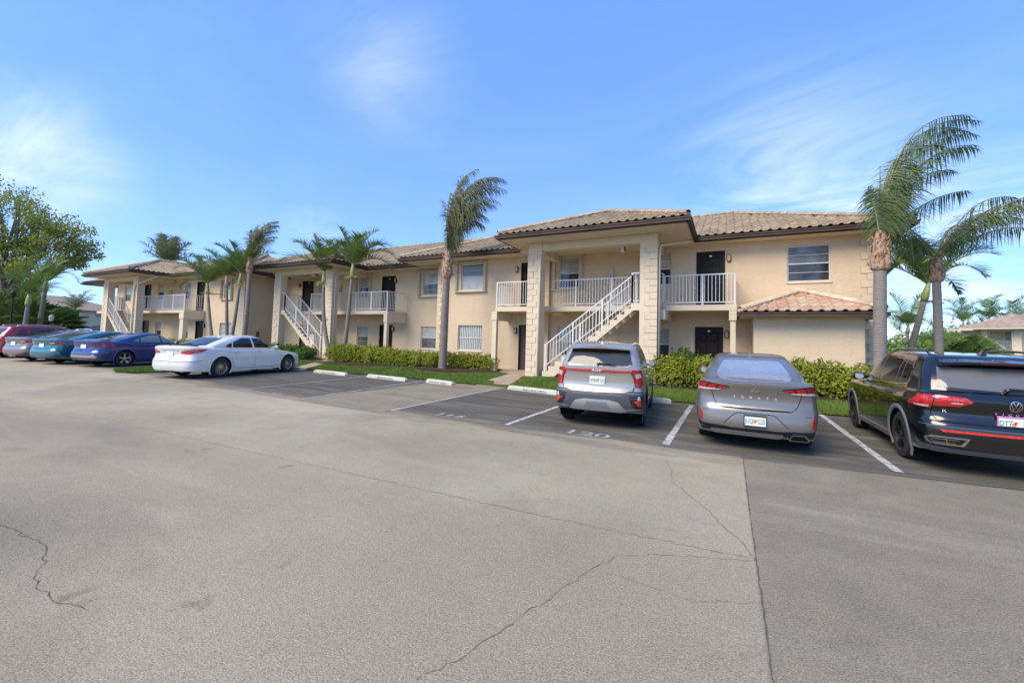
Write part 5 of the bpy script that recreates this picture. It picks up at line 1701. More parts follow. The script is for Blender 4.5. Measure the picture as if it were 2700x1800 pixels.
# ------------------------------------------------------------------ silver SUV
SUV_REAR = [(0, 0), (.30, .004), (.55, .016), (.75, .04), (.88, .085), (.95, .16), (.985, .32), (1, .65)]
def silver_suv():
    c = Car('suv', 'silver compact SUV with a full-width red light bar and grey skid plate', (-2.24, 8.42, 0), R(6), 4.37, 1.80, 2.63, .86, .335, P_silver,
            rear=[(.2, .16), (.34, .05), (.46, .0), (.6, .005), (.66, .018), (.76, .07), (.85, .085), (1.0, .07), (1.08, .045), (1.15, .075), (1.2, .10)],
            front=[(.2, .12), (.4, 0), (.7, .02), (.95, .12), (1.2, .4)], width=[(.2, .95), (.35, .985), (.6, 1.0), (.8, 1.0), (.95, .985), (1.08, .955), (1.2, .92)],
            zb=[(0, .34), (.5, .28), (1.2, .24), (3.2, .24), (4.37, .30)],
            zt=[(0, 1.14), (.5, 1.12), (1.2, 1.06), (2.6, 1.02), (3.1, 1.02), (3.6, .99), (4.37, .86)],
            gh=dict(w=[(0, .93), (.3, .90), (.6, .84), (.85, .77), (.95, .735), (1, .68)], yr=[(0, .10), (.3, .17), (.6, .27), (.85, .36), (.95, .40), (1, .46)], yf=[(0, 3.25), (.5, 2.75), (.85, 2.45), (1, 2.25)],
                    roof=[(.3, 1.535), (.8, 1.575), (1.5, 1.60), (2.0, 1.59), (2.5, 1.555)], crown=.03), group=GRP,
            rear_shape=SUV_REAR, lip=.06, lip_mat=M_plastic, rim_mat=M_rim, spokes=(5, 'wide'), arch=.05, scale=(.925, .96, 1))
    c.proj('rear_window', G_mid, [(-.66, 1.19), (-.55, 1.165), (0, 1.145), (.55, 1.165), (.66, 1.19), (.60, 1.39), (-.60, 1.39)], 'rear', .006)
    c.proj('window_band', G_dark, [(-.605, 1.385), (.605, 1.385), (.575, 1.475), (-.575, 1.475)], 'rear', .008)
    # roof spoiler
    m = MB()
    for x in (-.60, -.3, 0, .3, .60):
        z = 1.535 - .02 * (x / .6) ** 2
        m.v += [(x, .34 - c.ro, z - .012), (x * 1.02, .20 - c.ro + .05 * abs(x) / .6, z - .045), (x * 1.02, .205 - c.ro + .05 * abs(x) / .6, z - .062), (x, .40 - c.ro, z - .075)]
    for i in range(4):
        for j in range(4): m.f.append((i * 4 + j, i * 4 + (j + 1) % 4, i * 4 + 4 + (j + 1) % 4, i * 4 + 4 + j))
    m.f += [(0, 1, 2, 3), (16, 17, 18, 19)]
    sp = m.build('roof_spoiler', P_silver, c.root, smooth=False)
    MB().box(-.18, .18, .213 - c.ro - .012, .24 - c.ro, 1.462, 1.478).build('brake_lamp', M_ldark, sp)
    # wiper
    pts = [c.cast(Vector((x, -4, z)), Vector((0, 1, 0)))[0] + Vector((0, -.03, 0)) for x, z in ((-.02, 1.17), (.02, 1.195), (.2, 1.185), (.36, 1.165))]
    MB().tube(pts, [.022, .018, .012, .006], 8).build('rear_wiper', M_blackgloss, c.root, smooth=True)
    # side glass with floating black pillar
    c.proj('side_window', G_dark, [(.62, 1.22), (.86, 1.16), (.93, 1.42), (.78, 1.42)], 'right', .005, mirror=True)
    c.proj('side_window', G_dark, [(.90, 1.15), (1.72, 1.10), (1.72, 1.475), (1.2, 1.475), (.97, 1.43)], 'right', .005, mirror=True)
    c.proj('side_window', G_dark, [(1.78, 1.10), (2.78, 1.06), (2.55, 1.28), (2.25, 1.45), (1.78, 1.475)], 'right', .005, mirror=True)
    c.proj('windscreen', G_dark, [(-.62, 1.10), (.62, 1.10), (.52, 1.46), (-.52, 1.46)], 'front', .005)
    # lights: bar and hooked clusters
    bar = c.patch('light_bar', M_lred, [(-.74, 1.055), (-.30, 1.045), (.30, 1.045), (.74, 1.055), (.74, 1.095), (.3, 1.098), (-.3, 1.098), (-.74, 1.095)], .010, .06)
    c.ribbon('bar_pale_line', M_lpale, [(-.70, 1.084), (-.2, 1.080), (.2, 1.080), (.70, 1.084)], .006, .0125, parent=bar)  # thin pale strip along the light bar
    for sg in (1, -1):
        a = lambda pts: [(sg * p, z) for p, z in pts]
        tl = c.patch('tail_light', M_lred, a([(.70, 1.10), (.90, 1.10), (1.03, 1.085), (1.01, .98), (.95, .87), (.86, .80), (.74, .80), (.72, .95), (.68, 1.045)]), .012, .05)
        c.patch('clear_strip', M_lclear, a([(.745, 1.03), (.87, 1.04), (.88, .97), (.76, .94)]), .017, .05, tl)
        c.patch('orange_tip', M_lorange, a([(.99, 1.085), (1.06, 1.07), (1.0, 1.05)]), .014, .05, tl)
        c.ribbon('lamp_edge', M_seam, a([(.68, 1.045), (.715, .95), (.735, .795), (.86, .793)]), .012, .013)
        # bumper lamp pods
        pod = c.patch('lamp_pod', M_blackgloss, a([(.62, .63), (.84, .645), (.90, .60), (.88, .42), (.74, .415), (.66, .50)]), .016, .05)
        c.patch('reflector', M_lred2, a([(.69, .545), (.86, .55), (.87, .45), (.81, .45), (.76, .51)]), .021, .05, pod)
        c.patch('clear_lamp', M_lclear, a([(.77, .56), (.85, .565), (.83, .63), (.80, .63)]), .021, .05, pod)
        c.ribbon('panel_gap', M_seam, a([(.705, .80), (.69, .72)]), .008)
    # hatch outline and lower cladding
    c.ribbon('panel_gap', M_seam, [(-.73, .79), (-.70, .72), (-.62, .705), (-.52, .675), (0, .668), (.52, .675), (.62, .705), (.70, .72), (.73, .79)], .010)
    cl = c.patch('bumper_cladding', M_plastic, [(-1.10, .60), (-.95, .70), (-.62, .715), (-.52, .668), (.52, .668), (.62, .715), (.95, .70), (1.10, .60), (1.13, .36), (.80, .345), (-.80, .345), (-1.13, .36)], .009, .06)
    c.patch('cladding_ledge', M_clad_lt, [(-.90, .675), (-.60, .685), (-.50, .645), (.50, .645), (.60, .685), (.90, .675), (.88, .655), (.58, .668), (.48, .628), (-.48, .628), (-.58, .668), (-.88, .655)], .014, .08, cl)
    sk = c.patch('skid_plate', M_skid, [(-.56, .37), (-.42, .51), (-.25, .545), (.25, .545), (.42, .51), (.60, .36), (.50, .335), (-.48, .34)], .020, .06)
    c.patch('skid_recess', M_clad_lt, [(-.24, .42), (-.19, .50), (.19, .50), (.26, .40)], .0235, .06, sk)
    c.patch('bumper_strip', M_clad_lt, [(.56, .40), (.90, .42), (.90, .385), (.60, .365)], .018, .06, cl, True)
    c.patch('rocker_cladding', M_plastic, [(c.a_of_y(1.25), .25), (c.a_of_y(3.05), .25), (c.a_of_y(3.05), .36), (c.a_of_y(1.25), .36)], .008, .12, None, True)
    # badges
    for txt, a, z, h, mat in (('GT', .60, .775, .03, M_chrome),): pass
    L = [[(-.085, 1.058), (-.085, 1.088)], [(-.085, 1.068), (-.055, 1.088)], [(-.07, 1.075), (-.045, 1.058), (-.03, 1.062), (-.01, 1.088)], [(.0, 1.058), (.0, 1.088)], [(.015, 1.058), (.04, 1.086), (.05, 1.086), (.05, 1.058), (.085, 1.088)]]
    k = MB().box(-.001, .001, -c.ro, -c.ro + .001, 1.0, 1.001)
    e = c.ribbon('emblem', M_white, [(-.10, 1.056), (-.10, 1.090)], .010, .0155)
    for ln in ([(-.10, 1.066), (-.066, 1.090)], [(-.083, 1.078), (-.052, 1.056), (-.038, 1.058), (-.022, 1.090)], [(-.010, 1.056), (.004, 1.090)], [(.004, 1.056), (.050, 1.088)], [(.050, 1.056), (.052, 1.088)], [(.052, 1.056), (.096, 1.090)]):
        c.ribbon('emblem_stroke', M_white, ln, .009, .0155, parent=e)
    c.word('SELTOS', -.56, .78, .034, M_white); c.word('EX', .58, .775, .030, M_chrome)
    c.plate(.885, ('03B', 'TQQ'))
    c.doors(2.85, 1.75, .98, .40, 1.03, .12); c.handle((1.10, 1.98), .95, M_chrome)
    c.mirror(2.78, 1.06, P_grey); c.fin(.62, .05, P_silver)
    return c
silver_suv()

# ------------------------------------------------------------------ black SUV
def black_suv():
    c = Car('suv', 'black SUV with black wheels and a long red strip along its bumper', (3.14, 8.38, 0), R(0), 4.70, 1.84, 2.70, .98, .355, P_black,
            rear=[(.2, .13), (.34, .05), (.46, .015), (.6, .0), (.68, .01), (.74, .06), (.85, .085), (.93, .05), (1.02, .03), (1.1, .075), (1.2, .11)],
            front=[(.2, .1), (.4, 0), (.7, .02), (.95, .1), (1.2, .4)], width=[(.2, .95), (.35, .985), (.6, 1.0), (.8, 1.0), (.93, 1.0), (1.0, .98), (1.1, .955), (1.2, .92)],
            zb=[(0, .32), (.5, .27), (1.3, .23), (3.4, .23), (4.7, .27)],
            zt=[(0, 1.14), (.5, 1.13), (1.2, 1.09), (2.8, 1.05), (3.3, 1.05), (3.9, 1.01), (4.7, .86)],
            gh=dict(w=[(0, .935), (.3, .905), (.6, .85), (.85, .78), (.95, .745), (1, .69)], yr=[(0, .10), (.3, .19), (.6, .30), (.85, .42), (.95, .46), (1, .52)], yf=[(0, 3.55), (.5, 3.05), (.85, 2.70), (1, 2.45)],
                    roof=[(.3, 1.595), (.8, 1.625), (1.5, 1.65), (2.2, 1.645), (2.7, 1.61)], crown=.03), group=GRP,
            rear_shape=SUV_REAR, lip=.055, lip_mat=M_clad_lt, rim_mat=M_rim_dark, spokes=(5, 'twin'), arch=.06, scale=(.94, .97, .955))
    c.proj('rear_window', G_grey, [(-.69, 1.18), (0, 1.15), (.69, 1.18), (.63, 1.45), (-.63, 1.45)], 'rear', .006)
    m = MB()
    for x in (-.62, -.3, 0, .3, .62):
        z = 1.59 - .02 * (x / .6) ** 2
        m.v += [(x, .40 - c.ro, z - .01), (x * 1.02, .20 - c.ro + .06 * abs(x) / .6, z - .05), (x * 1.02, .21 - c.ro + .06 * abs(x) / .6, z - .085), (x, .42 - c.ro, z - .12)]
    for i in range(4):
        for j in range(4): m.f.append((i * 4 + j, i * 4 + (j + 1) % 4, i * 4 + 4 + (j + 1) % 4, i * 4 + 4 + j))
    m.f += [(0, 1, 2, 3), (16, 17, 18, 19)]
    sp = m.build('roof_spoiler', P_black, c.root)
    MB().box(-.25, .25, .20 - c.ro - .015, .24 - c.ro, 1.512, 1.532).build('brake_lamp', M_ldark, sp)
    pts = [c.cast(Vector((x, -4, z)), Vector((0, 1, 0)))[0] + Vector((0, -.03, 0)) for x, z in ((-.06, 1.165), (0, 1.19), (.2, 1.19), (.40, 1.185))]
    MB().tube(pts, [.026, .022, .012, .006], 8).build('rear_wiper', M_blackgloss, c.root, smooth=True)
    # side glass, chrome-dark surrounds
    for poly in ([(.70, 1.20), (1.02, 1.16), (1.05, 1.52), (.86, 1.52), (.72, 1.46)], [(1.07, 1.155), (1.24, 1.15), (1.20, 1.525), (1.09, 1.525)], [(1.28, 1.15), (2.05, 1.135), (2.02, 1.535), (1.24, 1.525)], [(2.10, 1.135), (3.15, 1.10), (2.90, 1.30), (2.60, 1.47), (2.40, 1.525), (2.08, 1.535)]):
        c.proj('side_window', G_dark, poly, 'right', .005, mirror=True)
    c.ribbon('window_trim', M_chrome, [(.72, 1.175), (1.2, 1.132), (2.05, 1.115), (3.18, 1.08)], .014, .008, True, view='right')
    for x0, x1 in ((1.055, 1.065), (1.26, 1.225), (2.075, 2.05)): c.ribbon('window_trim', M_clad_lt, [(x0, 1.15), (x1, 1.53)], .022, .009, True, view='right')
    c.proj('windscreen', G_dark, [(-.64, 1.14), (.64, 1.14), (.53, 1.53), (-.53, 1.53)], 'front', .005)
    for sg in (1, -1):     # roof rails
        pts = []
        for y in (.75, .85, 1.4, 2.0, 2.45, 2.58):
            h = c.cast(Vector((.585 * sg, y - c.ro, 5)), Vector((0, 0, -1)))[0]
            pts.append(h + Vector((0, 0, .0 if y in (.75, 2.58) else .045)))
        MB().tube(pts, .017, 8).build('roof_rail', M_blackgloss, c.root, smooth=True)
    for sg in (1, -1):
        a = lambda pts: [(sg * p, z) for p, z in pts]
        tl = c.patch('tail_light', M_lred, a([(.40, 1.0), (.47, 1.05), (.72, 1.065), (1.0, 1.06), (1.12, 1.0), (1.22, .925), (1.2, .90), (.95, .89), (.80, .895), (.78, .93), (.52, .935)]), .014, .05)
        c.patch('bright_lens', M_lred2, a([(.84, 1.045), (1.0, 1.045), (1.10, .95), (.95, .945), (.93, 1.0), (.84, .99)]), .018, .05, tl)  # brighter red panels of the lens, unlit
        c.patch('bright_lens', M_lred2, a([(.50, 1.03), (.74, 1.04), (.74, 1.015), (.49, 1.005)]), .018, .05, tl)
        c.patch('clear_strip', M_lclear, a([(.50, .985), (.62, .985), (.60, .97), (.50, .97)]), .018, .05, tl); c.patch('clear_strip', M_lclear, a([(.82, .925), (1.04, .925), (1.02, .905), (.82, .905)]), .018, .05, tl)
        c.ribbon('lamp_split', M_seam, a([(.79, 1.065), (.785, .93)]), .008, .019)
        c.ribbon('panel_gap', M_seam, a([(.80, 1.10), (.80, 1.06)]), .007); c.ribbon('panel_gap', M_seam, a([(.78, .92), (.80, .80), (.74, .735), (.60, .715)]), .009)
        ex = c.patch('exhaust_trim', M_chrome, a([(.44, .52), (.82, .52), (.90, .49), (.86, .425), (.80, .41), (.50, .41)]), .012, .05)
        c.patch('exhaust_opening', M_blackgloss, a([(.47, .505), (.80, .505), (.865, .48), (.83, .435), (.79, .425), (.53, .425)]), .015, .05, ex)
        c.ribbon('exhaust_bar', M_chrome, a([(.68, .50), (.66, .43)]), .007, .017, parent=ex)
        c.ribbon('exhaust_bar', M_chrome, a([(.55, .485), (.80, .485), (.82, .465), (.79, .44), (.58, .44)]), .006, .017, parent=ex)
        c.ribbon('drawn_crease', M_clad_lt, a([(c.a_of_y(3.3), .42), (c.a_of_y(1.7), .42)]), .012, .006)  # fold of the lower doors drawn as a pale ribbon
    c.ribbon('panel_gap', M_seam, [(-.62, .715), (0, .705), (.62, .715)], .009)
    c.ribbon('bumper_edge', M_clad_lt, [(-1.0, .665), (-.7, .655), (0, .65), (.7, .655), (1.0, .665)], .006, .006)
    c.patch('reflector_strip', M_lred2, [(-.74, .615), (.74, .615), (.70, .585), (-.70, .585)], .010, .08)
    c.patch('lower_bumper', M_plastic, [(-1.08, .44), (-.95, .385), (-.5, .355), (.5, .355), (.95, .385), (1.08, .44), (1.10, .33), (.8, .30), (-.8, .30), (-1.10, .33)], .006, .08)
    # ring emblem with a V over a W
    b = MB(); n = 32; r_ = .062; zc = .985
    for i in range(n):
        t = 2 * math.pi * i / n
        for k in (1.0, .87): b.v.append(tuple(c.S(math.cos(t) * r_ * k, zc + math.sin(t) * r_ * k, .016)))
        if i: q = len(b.v); b.f.append((q - 4, q - 3, q - 1, q - 2))
    b.f.append((len(b.v) - 2, len(b.v) - 1, 1, 0))
    ring = b.build('emblem', M_chrome, c.root)
    for ln in ([(-.024, zc + .048), (0, zc + .006), (.024, zc + .048)], [(-.046, zc + .028), (-.018, zc - .042), (0, zc - .006), (.018, zc - .042), (.046, zc + .028)]): c.ribbon('emblem_stroke', M_chrome, ln, .008, .016, parent=ring)
    for i, ch in enumerate('TIGUAN'): c.word(ch, -.165 + i * .066, .855, .046, M_white, 'badge_letter')
    c.word('R', -.66, .84, .06, M_white, sx=1.4)
    c.plate(.765, ('DT7', '5'), frame=P_pink)
    c.doors(3.2, 2.08, 1.32, .34, 1.05, .1); c.handle((1.46, 2.30), .97, M_blackgloss)
    c.mirror(3.12, 1.07, P_black); c.fin(.78, .075)
    return c
black_suv()

# ------------------------------------------------------------------ the sedans further along
def sedan(label, loc, rz, paint_, L=4.87, W=1.84, wb=2.82, ro=1.08, wr=.335, H=1.445, glass=G_mid, deck=1.06, spokes=(5, 'twin'), style='hook', chrome=False, plate_z=.82, rim=None):
    k = H / 1.445
    c = Car('sedan', label, loc, rz, L, W, wb, ro, wr, paint_,
            rear=[(.15, .14), (.30, .04), (.45, .0), (.58, .005), (.66, .05), (.8, .085), (.95, .05), (1.04, .01), (1.12, .05)],
            front=[(.15, .12), (.35, .0), (.6, .02), (.75, .1), (.9, .3), (1.1, .5)], width=W_STD,
            zb=[(0, .28), (.5, .24), (1.5, .20), (3.6, .20), (L, .24)],
            zt=[(0, deck - .015), (.2, deck + .015), (.7, deck - .01), (1.7, .985), (3.2, .95), (3.75, .94), (4.3, .85), (L, .70)],
            gh=dict(w=[(0, .895), (.3, .87), (.6, .79), (.85, .70), (.95, .665), (1, .60)], yr=[(0, .50), (.3, .80), (.6, 1.18), (.85, 1.55), (1, 1.85)], yf=[(0, L - 1.12), (.5, L - 1.62), (.85, L - 1.95), (1, L - 2.15)],
                    roof=[(1.6, 1.375 * k), (2.1, 1.42 * k), (2.6, 1.43 * k), (3.0, 1.405 * k)]), group=GRP, rim_mat=rim or M_rim, spokes=spokes)
    z = 1.33 * k
    c.proj('rear_window', glass if glass != G_green else G_mid, [(-.60, deck + .05), (0, deck + .028), (.60, deck + .05), (.47, z - .03), (.40, z), (-.40, z), (-.47, z - .03)], 'rear', .006)
    c.proj('side_window', glass, [(1.30, 1.055), (1.55, 1.035), (1.58, 1.19), (1.48, 1.16)], 'right', .005, mirror=True)
    c.proj('side_window', glass, [(1.60, 1.03), (2.42, 1.01), (2.40, z), (2.05, z), (1.64, 1.215)], 'right', .005, mirror=True)
    c.proj('side_window', glass, [(2.50, 1.01), (L - 1.48, .985), (L - 1.75, 1.17), (L - 2.0, 1.29), (2.75, z - .01), (2.48, z)], 'right', .005, mirror=True)
    if chrome: c.ribbon('window_trim', M_chrome, [(1.28, 1.05), (1.45, 1.17), (1.65, 1.235), (2.05, z + .018), (2.6, z + .015), (L - 1.98, 1.31), (L - 1.72, 1.19), (L - 1.42, .985), (2.4, .995), (1.55, 1.02), (1.28, 1.05)], .018, .006, True, view='right')
    c.proj('windscreen', G_dark, [(-.60, 1.02), (.60, 1.02), (.46, 1.30), (-.46, 1.30)], 'front', .005)
    for sg in (1, -1):
        a = lambda pts: [(sg * p, q) for p, q in pts]
        if style == 'hook':
            tl = c.patch('tail_light', M_lred, a([(.42, .90), (.60, .93), (.85, .96), (1.12, .965), (1.35, .99), (1.20, .92), (.98, .865), (.80, .85), (.62, .86)]), .010, .05)
            c.patch('clear_strip', M_lclear, a([(.40, .895), (.62, .925), (.75, .935), (.72, .90), (.55, .875)]), .013, .05, tl)
        elif style == 'bar':
            tl = c.patch('tail_light', M_lred, a([(.30, .90), (.70, .93), (1.0, .965), (1.36, .965), (1.28, .86), (1.0, .83), (.70, .86), (.35, .875)]), .010, .05)
            c.patch('dark_band', M_ldark, a([(.32, .905), (.70, .925), (.95, .945), (.90, .905), (.60, .89)]), .013, .05, tl)
        else:
            tl = c.patch('tail_light', M_lred2, a([(.46, .84), (.50, .90), (.70, .935), (1.10, .965), (1.36, .985), (1.15, .90), (.90, .84), (.70, .82)]), .010, .05)
            c.patch('pale_strip', M_lpale, a([(.50, .905), (.70, .94), (1.05, .968), (1.30, .985), (1.05, 1.0), (.75, .985), (.56, .95)]), .012, .05, tl)
        c.ribbon('panel_gap', M_seam, a([(.66, deck - .03), (.62, .80), (.56, .70), (.48, .675)]), .008)
        c.patch('lower_bumper', M_plastic if style != 'plain' else paint_, a([(.30, .34), (.62, .36), (.85, .43), (1.0, .36), (.98, .28), (.5, .27), (.30, .27)]), .006, .07)
        if style == 'hook': c.ribbon('drawn_crease', M_seam, a([(.74, .66), (.92, .60), (1.02, .45)]), .016, .003)  # shaded bumper fold drawn as a dark ribbon
        if style == 'plain': c.patch('exhaust_tip', M_chrome, a([(.50, .30), (.64, .30), (.64, .255), (.50, .255)]), .02, .05)
    c.ribbon('panel_gap', M_seam, [(-.48, .675), (.48, .675)], .008)
    if style == 'plain':
        c.ribbon('bumper_line', M_seam, [(-1.2, .60), (-.6, .575), (.6, .575), (1.2, .60)], .012, .004)
        c.patch('chrome_strip', M_chrome, [(-.38, .955), (.38, .955), (.38, .935), (-.38, .935)], .012, .08)
    if style == 'bar':
        c.patch('bumper_trim', M_skid, [(-.80, .42), (-.62, .52), (-.5, .48), (.5, .48), (.62, .52), (.80, .42), (.72, .38), (-.72, .38)], .012, .06)
    c.plate(plate_z, None)
    c.doors(L - 1.42, 2.45, 1.42, .30, .92, .22); c.handle((1.72, 2.70), .86, M_chrome if chrome else None)
    c.mirror(L - 1.62, .96); c.fin(1.75, .05, paint_)
    return c
sedan('white sedan with multi-spoke alloy wheels, nose over a wheel stop', (-16.42, 8.05, 0), R(12), P_white, L=4.98, W=1.89, wb=2.935, ro=1.13, wr=.345, H=1.475, glass=G_dark, deck=1.05, spokes=(16, 'thin'), style='plain', chrome=True, plate_z=.83)
sedan('blue sedan with two-tone five-spoke wheels beside the grass island', (-23.4, 8.0, 0), R(12), P_blue, L=4.64, W=1.80, wb=2.70, ro=1.02, wr=.33, H=1.435, glass=G_green, deck=1.06, style='bar', plate_z=.83)
sedan('teal sedan with slanted red tail lights between the blue and bronze sedans', (-25.8, 7.5, 0), R(12), P_teal, glass=G_mid, style='hook', plate_z=.80)
sedan('bronze-grey sedan parked between the teal sedan and the red SUV', (-28.4, 7.3, 0), R(11), P_bronze, glass=G_mid, style='hook', chrome=True, plate_z=.80)
def far_suv(label, loc, rz, paint_, glass=G_mid, group=GRP, scale=(1, 1, 1)):
    c = Car('suv', label, loc, rz, 4.8, 1.88, 2.80, .98, .365, paint_,
            rear=[(.2, .13), (.34, .05), (.5, .0), (.7, .02), (.8, .06), (1.0, .05), (1.1, .075), (1.2, .11)],
            front=[(.2, .1), (.4, 0), (.7, .02), (.95, .1), (1.2, .4)], width=[(.2, .95), (.35, .985), (.6, 1.0), (.8, 1.0), (.95, .99), (1.1, .955), (1.2, .92)],
            zb=[(0, .32), (.5, .27), (1.3, .23), (3.4, .23), (4.8, .27)], zt=[(0, 1.14), (.5, 1.13), (1.2, 1.10), (2.8, 1.07), (3.4, 1.06), (4.0, 1.02), (4.8, .88)],
            gh=dict(w=[(0, .935), (.3, .905), (.6, .85), (.85, .78), (.95, .745), (1, .69)], yr=[(0, .10), (.3, .19), (.6, .30), (.85, .42), (.95, .46), (1, .52)], yf=[(0, 3.65), (.5, 3.15), (.85, 2.80), (1, 2.55)],
                    roof=[(.3, 1.60), (.8, 1.65), (1.5, 1.685), (2.2, 1.68), (2.7, 1.65)], crown=.03), group=group, rear_shape=SUV_REAR, lip=.05, lip_mat=M_plastic, spokes=(5, 'wide'), scale=scale)
    c.proj('rear_window', glass, [(-.68, 1.19), (0, 1.16), (.68, 1.19), (.62, 1.50), (-.62, 1.50)], 'rear', .006)
    for poly in ([(.62, 1.24), (1.06, 1.20), (1.0, 1.50), (.84, 1.50)], [(1.14, 1.17), (2.1, 1.15), (2.08, 1.56), (1.14, 1.55)], [(2.2, 1.15), (3.25, 1.12), (2.95, 1.34), (2.6, 1.53), (2.2, 1.56)]): c.proj('side_window', glass, poly, 'right', .005, mirror=True)
    for sg in (1, -1): c.patch('tail_light', M_lred, [(sg * a, z) for a, z in [(.62, 1.0), (.85, 1.06), (1.12, 1.05), (1.05, .92), (.82, .90)]], .012, .05)
    for sg in (1, -1):
        pts = []
        for y in (.75, .9, 1.4, 2.0, 2.5, 2.65):
            h = c.cast(Vector((.59 * sg, y - c.ro, 5)), Vector((0, 0, -1)))[0]; pts.append(h + Vector((0, 0, .0 if y in (.75, 2.65) else .05)))
        MB().tube(pts, .018, 8).build('roof_rail', M_rim, c.root, smooth=True)
    c.plate(.85, None); c.doors(3.3, 2.15, 1.2, .34, 1.06, .1); c.mirror(3.2, 1.1); c.fin(.8, .06, paint_)
    return c
far_suv('red SUV with silver roof rails at the far end of the row', (-32.0, 7.2, 0), R(11), P_red, scale=(1, 1, .95))
# ------------------------------------------------------------------ plant materials
def leaf_mat(name, a, b, c, src='obj', rough=.5, trans=.25):
    t = NT(name)
    n = t.noise(t.pos(), 2.3, 3)
    n2 = t.noise(t.pos(), 31, 2)
    col = t.mix(t.rng(n, .35, .65), a, b)
    col = t.mix(t.rng(n2, .48, .66), col, c)
    t.color(col); t.set(Roughness=rough + .15, Specular_IOR_Level=.15)
    # thin leaf: some light comes through
    tr = t.new('BsdfTranslucent'); t.l.new(col, tr.inputs[0])
    mx = t.new('MixShader'); mx.inputs[0].default_value = trans
    t.l.new(t.b.outputs[0], mx.inputs[1]); t.l.new(tr.outputs[0], mx.inputs[2]); t.l.new(mx.outputs[0], t.out.inputs[0])
    return t.m
L_hedge = leaf_mat('hedge_leaf', (0.230, 0.276, 0.029), (0.368, 0.391, 0.040), (0.103, 0.149, 0.018), trans=.3)
L_hedge_dk = leaf_mat('hedge_leaf_dark', (0.072, 0.143, 0.023), (0.117, 0.195, 0.033), (0.039, 0.085, 0.016))
L_queen = leaf_mat('feather_palm_leaf', (0.101, 0.166, 0.061), (0.162, 0.234, 0.085), (0.234, 0.254, 0.132))
L_queen_o = leaf_mat('windblown_palm_leaf', (0.155, 0.189, 0.085), (0.231, 0.255, 0.121), (0.354, 0.309, 0.189))
L_adon = leaf_mat('arching_palm_leaf', (0.092, 0.175, 0.037), (0.159, 0.259, 0.053), (0.267, 0.316, 0.100), rough=.4)
L_bush = leaf_mat('thicket_leaf', (0.144, 0.240, 0.058), (0.250, 0.346, 0.096), (0.077, 0.144, 0.035))
L_tree = leaf_mat('tree_leaf', (0.290, 0.330, 0.060), (0.380, 0.410, 0.085), (0.160, 0.190, 0.042), trans=.3)
def bark(name, a, b, ring=0):
    t = NT(name)
    p = t.pos()
    n = t.noise(t.scaled(p, (1, 1, 3 if ring else .6)), 9, 6, .7)
    c = t.mix(t.rng(n, .3, .7), a, b)
    if ring:
        sx = t.new('SeparateXYZ'); t.l.new(p, sx.inputs[0])
        w = t.math('FRACT', t.math('ADD', t.math('MULTIPLY', sx.outputs[2], ring), t.math('MULTIPLY', t.noise(p, 5, 3), .5)))
        c = t.mix(t.rng(w, .72, .95, 0, .5), c, tuple(x * .45 for x in a))
        t.bump(t.math('ADD', n, w), .5, .02)
    else: t.bump(n, .6, .03)
    c = t.mix(t.rng(t.noise(p, 3, 4), .58, .75, 0, .5), c, (.42, .40, .37))
    t.color(c); t.set(Roughness=.9, Specular_IOR_Level=.2)
    return t.m
B_queen = bark('palm_trunk_grey', (.23, .195, .165), (.36, .32, .28), 14)
B_queen_r = bark('palm_trunk_rough', (.22, .18, .145), (.37, .325, .28), 22)
B_adon = bark('slim_palm_trunk', (.20, .18, .145), (.33, .30, .25), 11)
B_tree = bark('tree_bark', (.14, .115, .09), (.25, .21, .17))
def boot_mat():
    t = NT('palm_boot')
    n = t.noise(t.scaled(t.pos(), (1, 1, .5)), 14, 5, .7)
    t.color(t.ramp(n, [(.30, (.12, .045, .02)), (.45, (.34, .14, .055)), (.55, (.46, .36, .26)), (.75, (.30, .24, .18))])); t.set(Roughness=.9); t.bump(n, 1, .04)
    return t.m
M_boot = boot_mat()
M_shaft = plain('crownshaft', (.30, .33, .11), .45, var=.25, vscale=4)
M_shaft_b = plain('crownshaft_brown', (.48, .30, .17), .6, var=.3, vscale=5)
M_stalk = plain('leaf_stalk', (.21, .20, .085), .5, var=.2)
M_flower = plain('flower_stalk', (.50, .50, .17), .6, var=.25)
M_dead = plain('dead_frond', (.26, .14, .075), .85, var=.3)

